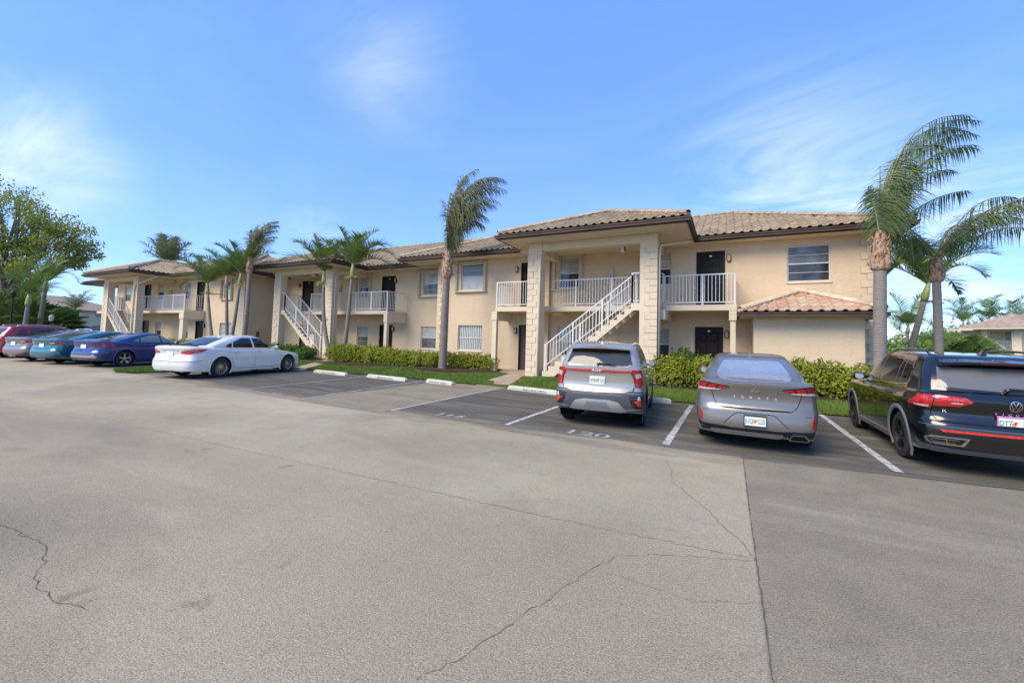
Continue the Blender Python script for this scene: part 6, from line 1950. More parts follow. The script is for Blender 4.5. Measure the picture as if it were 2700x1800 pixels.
# ------------------------------------------------------------------ palms
def frond_mesh(name, d0, L, grav, wind, leaf, mat, rnd, n=42, droop=.9, vee=.35, width=.035, bare=.14, plume=0.0, seg=3, curl=0.0, stalk=None):
    """one pinnate leaf from the origin; d0 initial direction, wind a vector of push per metre"""
    d = Vector(d0).normalized(); p = Vector((0, 0, 0)); W_ = Vector(wind)
    ds = L / n
    path = [(p.copy(), d.copy())]
    for i in range(n):
        t = i / n
        d = (d + (Vector((0, 0, -grav)) + W_) * ds * (.2 + .7 * t + 1.0 * t * t)).normalized()
        p = p + d * ds; path.append((p.copy(), d.copy()))
    m = MB()
    st = max(1, n // 14)
    m.tube([q[0] for q in path[::st]], [max(.005, .030 * (1 - i * st / n) ** .8 * min(1, L / 2.4)) for i in range(len(path[::st]))], 5, caps=False)
    nst = len(m.f)
    for i in range(int(n * bare), n + 1):
        t = i / n
        q, tg = path[i]
        ref = Vector((0, 0, 1)) if abs(tg.z) < .9 else Vector((W_.x, W_.y, 0)).normalized() if W_.length > .01 else Vector((1, 0, 0))
        side = tg.cross(ref).normalized(); upn = side.cross(tg).normalized()
        ll = leaf * (math.sin(math.pi * min(1, .16 + .80 * (t - bare) / (1 - bare))) ** .6) * rnd.uniform(.8, 1.12)
        for sg in (1, -1):
            pl = rnd.uniform(-plume, plume)
            dd = (side * sg * (.95 - .45 * t) + tg * (.35 + .5 * t) + upn * (vee + pl) + Vector((0, 0, -.22 * droop))).normalized()
            pos = q.copy(); w = width * rnd.uniform(.75, 1.15)
            k = len(m.v)
            hor = dd.cross(upn).normalized()
            for sgm in range(seg + 1):
                u = sgm / seg
                ww = w * (.55 + .9 * u if u < .4 else 1.02 - .92 * u) * .9
                wv = hor * ww
                m.v += [tuple(pos - wv), tuple(pos + wv)]
                dd = (dd + Vector((0, 0, -1)) * droop * (.3 + .9 * u) / seg + W_ * (.35 / seg) * (.5 + u) + Vector((rnd.gauss(0, .03), rnd.gauss(0, .03), 0))).normalized()
                pos = pos + dd * ll / seg
            for sgm in range(seg): m.f.append((k + 2 * sgm, k + 2 * sgm + 1, k + 2 * sgm + 3, k + 2 * sgm + 2))
    me = bpy.data.meshes.new(name); me.from_pydata(m.v, [], m.f)
    me.materials.append(mat); me.materials.append(stalk or M_stalk)
    me.polygons.foreach_set('material_index', [1] * nst + [0] * (len(m.f) - nst)); me.update()
    return me
def trunk_curve(base, top, bend, n=12):
    base, top = Vector(base), Vector(top)
    return [base.lerp(top, i / n) + Vector(bend) * math.sin(math.pi * i / n) for i in range(n + 1)]
CR = Vector((math.cos(YAW), math.sin(YAW), 0))       # across the street as one faces the building from the lot
def az(deg_right, el):
    """direction: deg_right measured from the along-street direction towards the back; el elevation"""
    a = R(deg_right); e = R(el)
    h = CR * math.cos(a) + Vector((-CR.y, CR.x, 0)) * math.sin(a)
    return h * math.cos(e) + Vector((0, 0, math.sin(e)))

def feather_palm(base, top, r0, r1, fronds, label, seed, leaf=.62, mat=None, wind=.16, boot=True, spear=True, bend=(0, 0, 0), group='tall wind-blown palms', n=60, trunk_mat=None, width=.024, droop=1.0):
    rnd = random.Random(seed)
    base, top = Vector(base), Vector(top)
    o = thing('palm_tree', base, label, 'palm tree', group)
    pts = trunk_curve(base - Vector((0, 0, .1)), top, bend, 26)
    rad = []
    for i in range(27):
        t = i / 26
        rad.append((r0 * 1.22 if i == 0 else r0 * (1.08 if i == 1 else 1) * (1 - t) + r1 * t) * (1 + .025 * (i % 2)))
    MB().tube(pts, rad, 14).build('trunk', trunk_mat or B_queen, o, smooth=True)
    up_d = (pts[-1] - pts[-2]).normalized()
    if boot:      # swollen head of old leaf bases under the crown
        b = MB(); h = .95 * r0 / .14
        b.tube([top - up_d * .1 + up_d * h * t for t in (0, .08, .2, .45, .7, .9, 1.05)], [r1 * .9, r1 * 1.45, r1 * 1.62, r1 * 1.5, r1 * 1.25, r1 * .95, r1 * .5], 14)
        b.v = [(x + rnd.gauss(0, .012), y + rnd.gauss(0, .012), z) for x, y, z in b.v]
        bo = b.build('leaf_bases', M_boot, o)
        for i in range(46):
            a = rnd.uniform(0, 6.28); t = rnd.uniform(.05, .85); rr = r1 * (1.55 - .5 * t)
            q = top + up_d * h * t + Vector((math.cos(a), math.sin(a), 0)) * rr
            dv = Vector((math.cos(a) * .35, math.sin(a) * .35, rnd.choice((-.4, 1, 1)))).normalized(); sd = dv.cross(Vector((0, 0, 1))).normalized() * rnd.uniform(.02, .045)
            L_ = rnd.uniform(.08, .22)
            MBk = MB(); MBk.add([q - sd, q + sd, q + dv * L_ + sd * .2, q + dv * L_ - sd * .2, q + Vector((math.cos(a), math.sin(a), 0)) * .03 + dv * L_ * .4], [(0, 1, 4), (1, 2, 4), (2, 3, 4), (3, 0, 4)])
            MBk.build('leaf_base', M_boot, bo)
        top = top + up_d * h * .85
    if spear:
        MB().tube([top - up_d * .2, top + Vector((.01, 0, .9)), top + Vector((.02, 0, 1.9))], [.035, .03, .006], 6).build('spear_leaf', M_stalk, o)
    for k, (a, el, L_, g, w) in enumerate(fronds):
        me = frond_mesh('frond', az(a, el), L_, g, CR * w * wind / .16, leaf * rnd.uniform(.9, 1.1), mat or L_queen, rnd, n=n, droop=droop, vee=.25, width=width, plume=.45, bare=.12)
        q = piece('frond', me, o, top + Vector((rnd.uniform(-.05, .05), rnd.uniform(-.05, .05), rnd.uniform(-.1, .05))))
    return o
# crowns: (direction, elevation, length, sag, wind push)
feather_palm((3.52, 14.25, .1), (3.58, 14.25, 3.75), .155, .135, [
    (0, 85, 4.6, .34, .30), (-14, 83, 4.5, .36, .31), (16, 84, 4.4, .37, .31), (4, 80, 4.3, .38, .29), (-26, 79, 3.9, .42, .28), (28, 79, 3.9, .42, .28), (-6, 72, 3.8, .40, .24),
    (-36, 74, 3.2, .5, .28), (38, 74, 3.1, .5, .27), (6, 64, 3.0, .45, .2), (180, 89, 2.4, .6, .30), (0, 42, 2.7, .26, .10), (190, 84, 1.3, 1.3, .05), (150, 84, 1.3, 1.3, .05), (-70, 80, 1.5, 1.2, .08)],
    'nearest tall palm with a ragged brown crown base, between the hedge and the black SUV', 11, leaf=.82, wind=.16, n=62, droop=2.6, width=.019)
feather_palm((5.62, 17.0, 0), (5.58, 17.0, 3.75), .115, .10, [
    (0, 52, 4.4, .40, .06), (-18, 50, 4.3, .40, .07), (20, 50, 4.2, .40, .06), (4, 42, 4.0, .38, .04), (-32, 48, 3.6, .46, .07), (32, 46, 3.6, .46, .06), (-8, 36, 3.3, .40, .02), (170, 55, 2.2, .7, .02), (190, 45, 2.4, .6, 0), (180, 34, 2.0, .7, 0), (-75, 52, 2.2, .7, .08), (85, 52, 2.2, .7, .08), (0, 62, 3.4, .5, .1)],
    'tall palm with fronds streaming sideways beside the end wall', 12, leaf=.80, n=60, droop=2.6, width=.020, spear=False)
feather_palm((-11.1, 14.9, .1), (-11.05, 14.9, 4.25), .18, .155, [
    (0, 88, 5.02, 0.43, 0.26), (-15, 87, 4.94, 0.45, 0.26), (18, 87, 4.84, 0.45, 0.24), (5, 85, 4.66, 0.50, 0.26), (-28, 85, 4.29, 0.55, 0.24), (30, 85, 4.29, 0.55, 0.23), (180, 89, 4.29, 0.43, 0.16), (160, 89, 3.72, 0.50, 0.12), (200, 89, 3.54, 0.55, 0.12), (-6, 82, 3.91, 0.70, 0.26), (12, 82, 3.72, 0.72, 0.24), (-40, 82, 3.36, 0.79, 0.23), (40, 82, 3.26, 0.79, 0.22), (0, 78, 2.98, 1.03, 0.20), (-20, 78, 2.79, 1.08, 0.17), (20, 76, 2.61, 1.21, 0.16), (180, 87, 2.79, 0.72, 0.08), (170, 85, 2.42, 0.97, 0.05)],
    'tall palm with thick grey trunk standing in front of the middle hedge', 13, leaf=.85, mat=L_queen_o, wind=.16, trunk_mat=B_queen_r, n=80, droop=2.8)
feather_palm((-25.15, 14.4, .1), (-24.85, 14.4, 5.05), .155, .10, [
    (0, 86, 3.0, .50, .42), (-18, 82, 2.9, .55, .40), (20, 82, 2.8, .55, .40), (5, 78, 2.7, .6, .36), (-30, 76, 2.4, .7, .34), (32, 76, 2.4, .7, .33), (180, 88, 2.0, .6, .24), (165, 84, 1.7, .8, .16), (0, 66, 2.2, .7, .26), (-8, 60, 2.0, .8, .22)],
    'tall palm with smooth ringed trunk beside the cluster of three slim palms', 14, leaf=.62, mat=L_queen_o, wind=.16, bend=(.12, 0, 0), n=56, droop=2.4)

def slim_palm(base, top, r, label, seed, fronds=None, shaft=.75, leaf=.55, L=2.2, n=46, mat=None, flowers=True, bend=(0, 0, 0), group='slim arching palms', shaft_mat=None, dead=False):
    rnd = random.Random(seed)
    base, top = Vector(base), Vector(top)
    o = thing('palm_tree', base, label, 'palm tree', group)
    pts = trunk_curve(base - Vector((0, 0, .1)), top, bend, 14)
    MB().tube(pts, [r * 1.35 * (1 - i / 14 * .38) for i in range(15)], 10).build('trunk', B_adon, o, smooth=True)
    d = (pts[-1] - pts[-2]).normalized()
    MB().tube([top - d * .03, top + d * shaft * .25, top + d * shaft * .6, top + d * shaft], [r * 1.0, r * 1.25, r * 1.0, r * .55], 10).build('crownshaft', shaft_mat or M_shaft, o, smooth=True)
    c = top + d * shaft * .9
    fr = fronds or [(rnd.uniform(0, 40) + 40 * k, rnd.uniform(30, 80)) for k in range(9)]
    for a, el in fr:
        L_ = L * rnd.uniform(.85, 1.1)
        me = frond_mesh('frond', az(a, el), L_, .50 + .010 * (80 - el), CR * .08, leaf * rnd.uniform(.9, 1.1), mat or L_adon, rnd, n=n, droop=.5, vee=.5, width=.030 * max(1, L / 2.2), bare=.12, plume=.2)
        piece('frond', me, o, c)
    if flowers:
        m = MB()
        for k in range(26):
            a = rnd.uniform(0, 6.28); q = Vector((math.cos(a), math.sin(a), rnd.uniform(-.3, .7))).normalized()
            p0 = top + Vector((0, 0, .02)) + q * r * .8
            m.tube([p0, p0 + q * .16, p0 + q * .32 + Vector((0, 0, -.10))], [.010, .008, .005], 4, caps=False)
        m.build('flower_stalk', M_flower, o)
    if dead:
        me = frond_mesh('dead_frond', az(10, 5), 1.0, .4, CR * .02, .16, M_dead, rnd, n=18, droop=1.2, vee=-.2, width=.03, bare=.1, stalk=M_dead)
        piece('dead_frond', me, o, top)
    return o
slim_palm((-18.95, 15.55, .1), (-20.05, 15.7, 4.4), .095, 'left leaning slim palm of the pair crossing the middle stair column', 21, bend=(-.25, 0, .0), fronds=[(170, 58), (200, 42), (150, 68), (20, 72), (60, 60), (100, 75), (-30, 62), (-60, 50), (185, 75), (240, 55), (0, 48), (130, 45)], leaf=.74, L=2.35)
slim_palm((-18.1, 15.55, .1), (-17.75, 15.6, 4.6), .095, 'right slim palm of the pair, upright beside the leaning one', 22, bend=(.05, 0, 0), fronds=[(0, 45), (25, 58), (-25, 50), (170, 72), (150, 58), (80, 72), (200, 52), (-60, 60), (110, 60), (10, 72), (-5, 30)], leaf=.74, L=2.4)
slim_palm((-27.9, 14.4, .1), (-29.3, 14.5, 3.95), .085, 'left slim palm of the cluster, leaning towards the balcony', 23, bend=(-.1, 0, 0), fronds=[(180, 50), (200, 35), (160, 65), (20, 60), (60, 70), (-30, 50), (100, 60), (240, 55), (0, 40), (175, 25)], leaf=.72, L=2.3, dead=True)
slim_palm((-26.95, 14.6, .1), (-27.45, 14.6, 4.3), .085, 'middle slim palm of the cluster with a brown crownshaft', 24, fronds=[(180, 62), (150, 50), (20, 62), (60, 70), (-30, 55), (100, 65), (230, 50), (0, 45)], leaf=.72, shaft_mat=M_shaft_b, flowers=False)
slim_palm((-26.3, 14.3, .1), (-25.75, 14.4, 4.35), .085, 'right slim palm of the cluster, leaning to the ringed palm', 25, bend=(.08, 0, 0), fronds=[(170, 72), (185, 50), (90, 80), (20, 60), (150, 60), (-40, 55), (70, 65), (240, 60)], leaf=.72)
# right of the end wall
slim_palm((6.2, 22.5, 0), (7.0, 22.5, 3.6), .11, 'yellow-stemmed slim palm leaning behind the end wall with a brown dead frond', 26, bend=(0, 0, 0), fronds=[(0, 45), (30, 60), (-30, 55), (170, 60), (150, 45), (80, 70), (200, 50), (-70, 55), (110, 55), (20, 30)], leaf=.75, L=2.6, flowers=False, dead=True)
slim_palm((5.9, 24, 0), (5.95, 24, 3.9), .10, 'upright slim palm tucked behind the end wall', 27, fronds=[(0, 50), (30, 65), (-30, 55), (170, 65), (150, 45), (80, 70), (200, 45), (-70, 55)], leaf=.75, L=2.6, flowers=False)

# ------------------------------------------------------------------ hedges and shrubs
def shrub_mesh(seed, rx, ry, h, count, leaf, mat, stems=7, open_=.35):
    rnd = random.Random(seed); m = MB()
    for k in range(count):
        # leaves sit in clumps at the tips of twigs, thinner near the ground
        while True:
            x, y, z = rnd.uniform(-1, 1), rnd.uniform(-1, 1), rnd.uniform(0, 1)
            rr = (abs(x) ** 2.6 + abs(y) ** 2.6) ** (1 / 2.6)
            lim = .55 + .50 * math.sin(math.pi * min(1, z * .75 + .18)) + .10 * math.sin(5 * x + 3 * z + seed) + .08 * math.sin(7 * y - 4 * z + seed)
            if z > .90 + .10 * math.sin(6 * x + seed) + .06 * math.sin(11 * x + 5 * y): continue
            if rr > lim or rr < lim * .45 and rnd.random() < .7: continue
            if z < open_ and rnd.random() < .80 - z: continue
            break
        p = Vector((x * rx, y * ry, z * h))
        nrm = Vector((x, y, z - .2)).normalized() + Vector((rnd.gauss(0, .5), rnd.gauss(0, .5), rnd.gauss(.3, .4)))
        nrm.normalize(); t = nrm.cross(Vector((rnd.gauss(0, 1), rnd.gauss(0, 1), rnd.gauss(0, 1)))).normalized(); b = nrm.cross(t)
        l = leaf * rnd.uniform(.6, 1.25); w = l * .36
        k0 = len(m.v)
        m.v += [tuple(p - t * l * .5), tuple(p + b * w - nrm * .006), tuple(p + t * l * .5 - nrm * .01), tuple(p - b * w - nrm * .006)]
        m.f += [(k0, k0 + 1, k0 + 2), (k0, k0 + 2, k0 + 3)]
    nl = len(m.f)
    for k in range(stems):
        a = rnd.uniform(0, 6.28); r_ = rnd.uniform(.3, .75)
        m.tube([(rnd.uniform(-.12, .12), rnd.uniform(-.12, .12), -.05), (math.cos(a) * rx * r_ * .5, math.sin(a) * ry * r_ * .5, h * .35), (math.cos(a) * rx * r_, math.sin(a) * ry * r_, h * .75)], [.014, .010, .005], 4, caps=False)
    me = bpy.data.meshes.new('shrub'); me.from_pydata(m.v, [], m.f); me.materials.append(mat); me.materials.append(M_twig)
    me.polygons.foreach_set('material_index', [0] * nl + [1] * (len(m.f) - nl)); me.update()
    return me
M_twig = plain('twig', (.17, .13, .09), .9)
def split_shrub(me):
    """crown and stems as two meshes"""
    out = []
    for idx, nm in ((0, 'crown'), (1, 'stems')):
        fs = [tuple(p.vertices) for p in me.polygons if p.material_index == idx]
        used = sorted({i for f in fs for i in f}); mp = {v: i for i, v in enumerate(used)}
        q = bpy.data.meshes.new(nm); q.from_pydata([tuple(me.vertices[i].co) for i in used], [], [tuple(mp[i] for i in f) for f in fs]); q.materials.append(me.materials[idx]); q.update(); out.append(q)
    bpy.data.meshes.remove(me)
    return out
def place_shrub(parts, loc, rz, sc, label, group):
    o = thing('shrub', loc, label, 'shrub', group, rz, local=True); o.scale = sc
    piece('crown', parts[0], o); piece('stems', parts[1], o)
    return o
HV = [split_shrub(shrub_mesh(50 + k, .62, .48, 1.05, 2300, .085, L_hedge)) for k in range(4)]
DV = [split_shrub(shrub_mesh(70 + k, .62, .5, .9, 1500, .10, L_hedge_dk)) for k in range(2)]
rnd = random.Random(5)
H1 = 'yellow-green leafy shrub in the middle hedge under the recessed windows'
nh = 13
for i in range(nh):
    t = i / (nh - 1)
    lab = {0: 'yellow-green end shrub of the middle hedge beside the stair path', 9: 'yellow-green shrub directly behind the thick grey palm trunk', 10: 'yellow-green shrub right of the thick grey palm trunk', 12: 'loose yellow-green end shrub of the middle hedge beside the entrance path'}.get(i, H1)
    x, y = -17.6 + 8.0 * t, 14.75 + 1.15 * t + (.25 * math.sin(t * 9))
    place_shrub(HV[i % 4], (x, y, .14), rnd.uniform(-.4, .4) + (math.pi if i % 2 else 0), (1.0, .95, rnd.uniform(.88, 1.0) * (1.02 if t < .45 else .88)), lab, 'shrubs of the middle hedge')
H2 = 'dense yellow-green shrub in the hedge before the storage room and lower door'
nh = 9
for i in range(nh):
    t = i / (nh - 1)
    place_shrub(HV[(i * 3 + 1) % 4], (-1.75 + 5.0 * t, 14.85 + .1 * math.sin(i * 2.1), .12), rnd.uniform(-.4, .4) + (math.pi if i % 2 else 0), (1.02, 1.05, rnd.uniform(1.05, 1.16)), {0: 'yellow-green end shrub of the right hedge at the right stair column', 8: 'yellow-green end shrub of the right hedge by the nearest palm'}.get(i, H2), 'shrubs of the right hedge')
place_shrub(DV[0], (-1.35, 15.4, .15), .4, (.8, .8, 1.55), 'taller fresh green bush rising behind the right hedge', 'bushes by the building')
H3 = 'dark green bush at the foot of the middle stair column behind the white sedan'
for i, (x, y, s) in enumerate([(-24.1, 15.6, 1.0), (-23.2, 15.5, .95), (-22.2, 15.6, 1.0), (-21.3, 15.7, .9), (-20.7, 15.2, .7)]): place_shrub(DV[i % 2], (x, y, .12), i * 1.3, (1, 1, s), H3, 'bushes under the middle stairs')
H4 = 'low yellow-green shrub along the left wing behind the blue sedan'
for i in range(9): place_shrub(HV[i % 4], (-37.2 + i * 1.05, 13.9 + .15 * math.sin(i * 1.7), .1), i * 2.1, (1.05, 1, .92), H4, 'shrubs of the left hedge')
# strappy plants poking over the hedge beside the pair of palms
def strappy(x, y, z, n, h, label):
    o = thing('spiky_plant', (x, y, z), label, 'plant', 'spiky plants by the palms')
    rr = random.Random(int(x * 10)); m = MB()
    for k in range(n):
        a = rr.uniform(0, 6.28); d = Vector((math.cos(a), math.sin(a), 0)); L_ = h * rr.uniform(.7, 1.1); s = Vector((-d.y, d.x, 0)) * .022
        p = [Vector((x, y, z)) + d * L_ * .45 * t ** 1.3 + Vector((0, 0, L_ * (t - .25 * t * t))) for t in (0, .35, .7, 1)]
        k0 = len(m.v)
        for i, q in enumerate(p): w = s * (1, 1, .7, .05)[i]; m.v += [tuple(q - w), tuple(q + w)]
        for i in range(3): m.f.append((k0 + 2 * i, k0 + 2 * i + 1, k0 + 2 * i + 3, k0 + 2 * i + 2))
    m.build('leaves', L_adon, o, fix=False)
strappy(-18.6, 15.9, .15, 26, 1.5, 'spiky green plant at the foot of the leaning palm pair'); strappy(-16.9, 16.2, .15, 22, 1.45, 'spiky green plant under the middle balcony post')
# ------------------------------------------------------------------ things further off
def at(px, py, depth):
    """world point seen at photo pixel (px,py), 2700 wide, at the given depth along the view axis"""
    return Vector((0, 0, CAM_H)) + (fw + rt2 * ((px - 1350) / F_PX) - up2 * ((py - 839) / F_PX)) * depth
def ground_at(px, depth, z=0.0):
    p = at(px, 890, depth); return Vector((p.x, p.y, z))

# ---- big broad tree at the left
def broad_tree(base, h, rx, label, seed, leaves=16000, leaf=.34, lobes=None):
    rnd = random.Random(seed)
    o = thing('broad_tree', base, label, 'tree')
    m = MB(); base = Vector(base)
    m.tube([base - Vector((0, 0, .2)), base + Vector((.1, 0, h * .14)), base + Vector((0, .1, h * .26))], [.65, .48, .42], 12)
    fork = base + Vector((0, .1, h * .25))
    tips = []
    for (dx, dy, z, r_) in lobes:
        tip = base + Vector((CR.x * dx - CR.y * dy, CR.y * dx + CR.x * dy, z))
        mid = fork.lerp(tip, .5) + Vector((rnd.uniform(-.6, .6), rnd.uniform(-.6, .6), rnd.uniform(-.2, .8)))
        m.tube([fork, fork.lerp(mid, .5) + Vector((0, 0, .3)), mid, tip], [.26, .20, .13, .05], 7, caps=False)
        for k in range(5):
            q = tip + Vector((rnd.gauss(0, 1), rnd.gauss(0, 1), rnd.gauss(0, .7))) * r_ * .6
            m.tube([mid, mid.lerp(q, .55) + Vector((0, 0, .2)), q], [.07, .045, .015], 5, caps=False)
            tips.append((q, r_ * .55))
        tips.append((tip, r_ * .7))
    m.build('trunk', B_tree, o, smooth=True)
    c = MB()
    for k in range(leaves):
        q, r_ = tips[rnd.randrange(len(tips))]
        v = Vector((rnd.gauss(0, 1), rnd.gauss(0, 1), rnd.gauss(0, 1))).normalized() * r_ * rnd.random() ** .4
        # clumps: snap towards a few sub-centres
        sub = Vector((math.sin(q.x * 9 + int(v.x * 2)), math.cos(q.y * 7 + int(v.y * 2)), math.sin(int(v.z * 2) * 3))) * .35
        p = q + Vector((v.x * 1.15, v.y * 1.15, v.z * .75)) + sub
        n = Vector((rnd.gauss(0, .7), rnd.gauss(0, .7), rnd.gauss(.6, .5))).normalized(); t = n.cross(Vector((rnd.gauss(0, 1), rnd.gauss(0, 1), .1))).normalized(); b = n.cross(t)
        l = leaf * rnd.uniform(.6, 1.2); k0 = len(c.v)
        c.v += [tuple(p - t * l * .5), tuple(p + b * l * .26), tuple(p + t * l * .5), tuple(p - b * l * .26)]; c.f.append((k0, k0 + 1, k0 + 2, k0 + 3))
    c.build('crown', L_tree, o, fix=False)
    return o
tb = ground_at(2, 42)
LB = [(x, y, z, r_) for x, y, z, r_ in [(-3, 0, 13.6, 2.2), (-.5, 1, 14.4, 2.0), (1.6, -1, 13.4, 1.8), (-5, 1, 11.5, 2.4), (-1.5, -2, 11.8, 2.4), (2.2, 1, 11.6, 2.2), (4.2, 0, 11.9, 1.8), (5.6, -1, 10.8, 1.7), (6.6, 1, 9.7, 1.5), (4.2, 2, 9.6, 2.0), (1.2, -2, 9.4, 2.2), (-2, 2, 9.2, 2.2), (-5, -1, 9, 2.4), (3.2, -2, 8.1, 1.7), (5.5, 1, 8.2, 1.4), (-4, 1, 7.4, 1.9), (-1, 0, 13, 2), (.6, 2, 10.6, 2)]]
broad_tree(tb, 15, 7, 'large broad tree with small olive leaves behind the red SUV', 31, leaves=17500, lobes=LB, leaf=.30)
# ---- slim palms and fan palms under it
slim_palm(ground_at(97, 36), ground_at(108, 36, 4.6), .16, 'slim palm with leaning grey trunk beside the pale yellow building', 32, L=2.9, leaf=.95, flowers=False, n=26, shaft=1.1, group='palms beside the big tree')
slim_palm(ground_at(62, 34), ground_at(66, 34, 3.2), .15, 'slim palm with pale trunk among the fan palms', 33, L=2.9, leaf=.95, flowers=False, n=26, shaft=1.0, group='palms beside the big tree')
slim_palm(ground_at(82, 38), ground_at(84, 38, 3.4), .15, 'short slim palm between two taller ones by the fan palms', 34, L=2.6, leaf=.95, flowers=False, n=24, shaft=.9, group='palms beside the big tree')
def fan_palm(loc, h, label, seed, n=26, group='fan palms under the big tree', mat=None):
    rnd = random.Random(seed); loc = Vector(loc)
    o = thing('fan_palm', loc, label, 'fan palm', group)
    MB().tube([loc - Vector((0, 0, .1)), loc + Vector((0, 0, h * .35))], [.16, .12], 8).build('trunk', B_queen_r, o)
    for k in range(n):
        a = rnd.uniform(0, 6.283); el = rnd.uniform(.1, 1.2); d = Vector((math.cos(a) * math.cos(el), math.sin(a) * math.cos(el), math.sin(el)))
        c = loc + Vector((0, 0, h * .35)) + d * h * rnd.uniform(.35, .55)
        m = MB(); m.tube([loc + Vector((0, 0, h * .35)), c], [.018, .012], 4, caps=False)
        sd = d.cross(Vector((0, 0, 1))).normalized(); upn = sd.cross(d)
        for j in range(17):
            b = -1.9 + 3.8 * j / 16
            v = (d * math.cos(b) + sd * math.sin(b)).normalized(); L_ = h * .40 * rnd.uniform(.8, 1.1) * (1 - .12 * abs(b))
            w = v.cross(upn).normalized() * .035 * h
            e = c + v * L_ + Vector((0, 0, -.18 * L_)); k0 = len(m.v)
            m.v += [tuple(c), tuple(c + v * L_ * .5 + w), tuple(e), tuple(c + v * L_ * .5 - w)]; m.f.append((k0, k0 + 1, k0 + 2, k0 + 3))
        m.build('fan_leaf', mat or L_adon, o, fix=False)
    return o
for i, (px, dp, h) in enumerate([(8, 40, 4.6), (30, 36, 4.2), (52, 42, 4.4), (105, 44, 4.6), (132, 42, 3.8), (75, 46, 4.4)]):
    fan_palm(ground_at(px, dp), h, ['bushy fan palm at the foot of the big tree', 'fan palm beside the dark lamp post', 'fan palm just right of the dark lamp post', 'fan palm in front of the pale yellow wall', 'low fan palm against the pale yellow wall', 'fan palm behind the slim pale trunks'][i], 40 + i)
# ---- lamp post
p = ground_at(25, 30)
lp = thing('lamp_post', p, 'dark lamp post among the fan palms', 'lamp post')
MB().tube([p, p + Vector((0, 0, 3.6))], [.07, .05], 8).build('post', M_dframe, lp); MB().lathe([(.02, 3.6), (.16, 3.66), (.18, 3.95), (.05, 4.1), (0, 4.12)], 10, 'z', p).build('lantern', M_dframe, lp)
p = ground_at(131, 34)
lp = thing('lamp_post', p, 'lamp post with glass lantern before the pale yellow building', 'lamp post')
MB().tube([p, p + Vector((0, 0, 2.0))], [.05, .04], 8).build('post', M_dframe, lp); MB().lathe([(.02, 2.0), (.12, 2.05), (.17, 2.4), (.04, 2.55), (0, 2.6)], 8, 'z', p).build('lantern', M_glight, lp)

# ---- pale yellow building, far left
M_yellow = stucco('stucco_pale', (.58, .51, .335), (.64, .565, .38))
M_shingle = plain('far_roof_tile', (.36, .27, .195), .9, var=.25, vscale=2.5)
A_, B_2 = ground_at(-60, 78), ground_at(330, 104)
dv = (B_2 - A_); Lw = dv.length; ang = math.atan2(dv.y, dv.x)
yb = thing('apartment_building', A_, 'pale yellow two-storey building with a plain hip roof beyond the parked cars', 'building', rz=ang, local=True)
def loc_wall(name, x0, x1, z0, z1, Y, ops_, mat, parent):
    m = MB()
    xs = sorted({x0, x1, *[q[0] for q in ops_], *[q[1] for q in ops_]}); zs = sorted({z0, z1, *[q[2] for q in ops_], *[q[3] for q in ops_]})
    for a, b in zip(xs, xs[1:]):
        for c, d in zip(zs, zs[1:]):
            if any(q[0] < (a + b) / 2 < q[1] and q[2] < (c + d) / 2 < q[3] for q in ops_): continue
            m.quad((a, Y, c), (b, Y, c), (b, Y, d), (a, Y, d))
    return m.build(name, mat, parent, fix=False)
win = []
def x_for(px):     # where the view through px meets that wall
    best = min((abs((lambda v: 1350 + F_PX * v.dot(rt2) / v.dot(fw))(A_ + dv * t / 400 + Vector((0, 0, 3)) - Vector((0, 0, CAM_H))) - px), t / 400 * Lw) for t in range(401))
    return best[1]
for px, zz_ in ((150, 'u'), (196, 'u'), (262, 'u'), (140, 'l'), (193, 'l'), (257, 'l'), (60, 'u'), (60, 'l')):
    x = x_for(px); win.append((x - 1.0, x + 1.0, 3.9, 5.1) if zz_ == 'u' else (x - 1.0, x + 1.0, .9, 2.2))
loc_wall('wall', 0, Lw, 0, 5.5, 0, win, M_yellow, yb)
for a, b, c, d in win:
    w = MB(); w.box(a, a + .08, .05, .12, c, d); w.box(b - .08, b, .05, .12, c, d); w.box(a + .08, b - .08, .05, .12, d - .08, d); w.box(a + .08, b - .08, .05, .12, c, c + .08)
    wo = w.build('window', M_alu, yb); MB().box(a + .08, b - .08, .08, .10, c + .08, d - .08).build('pane', M_gmid, wo)
rf = MB(); e = .9; D_ = 14
rf.add([(-e, -e, 5.5), (Lw + e, -e, 5.5), (Lw + e, D_ + e, 5.5), (-e, D_ + e, 5.5), (7, D_ / 2, 8.6), (Lw - 7, D_ / 2, 8.6)], [(0, 1, 5, 4), (1, 2, 5), (2, 3, 4, 5), (3, 0, 4)])
rf.add([(-e, -e, 5.3), (Lw + e, -e, 5.3), (Lw + e, -e, 5.49), (-e, -e, 5.49)], [(0, 1, 2, 3)])
rf.build('roof', M_shingle, yb, fix=False)
loc_wall('gable_wall', 0, .01, 0, 5.5, 0, [], M_yellow, yb)
# ---- a car parked over there and the palm beside it
sedan('white car parked far off beside the pale yellow building', tuple(ground_at(222, 52)), R(80), P_white, glass=G_mid, style='hook')
feather_palm(ground_at(184, 56), ground_at(191, 56, 4.1), .26, .20, [(0, 70, 3.2, .35, .1), (-25, 60, 3.0, .4, .1), (25, 62, 3.0, .4, .1), (180, 60, 2.4, .6, .04), (160, 50, 2.2, .6, .02), (0, 45, 3.0, .4, .05), (60, 62, 2.5, .5, .08), (-60, 62, 2.5, .5, .08), (200, 45, 2, .7, 0)], 'lone small palm before the pale yellow building wall', 35, leaf=.8, boot=False, spear=False, n=30, width=.05, mat=L_queen_o, group='palms beside the big tree')
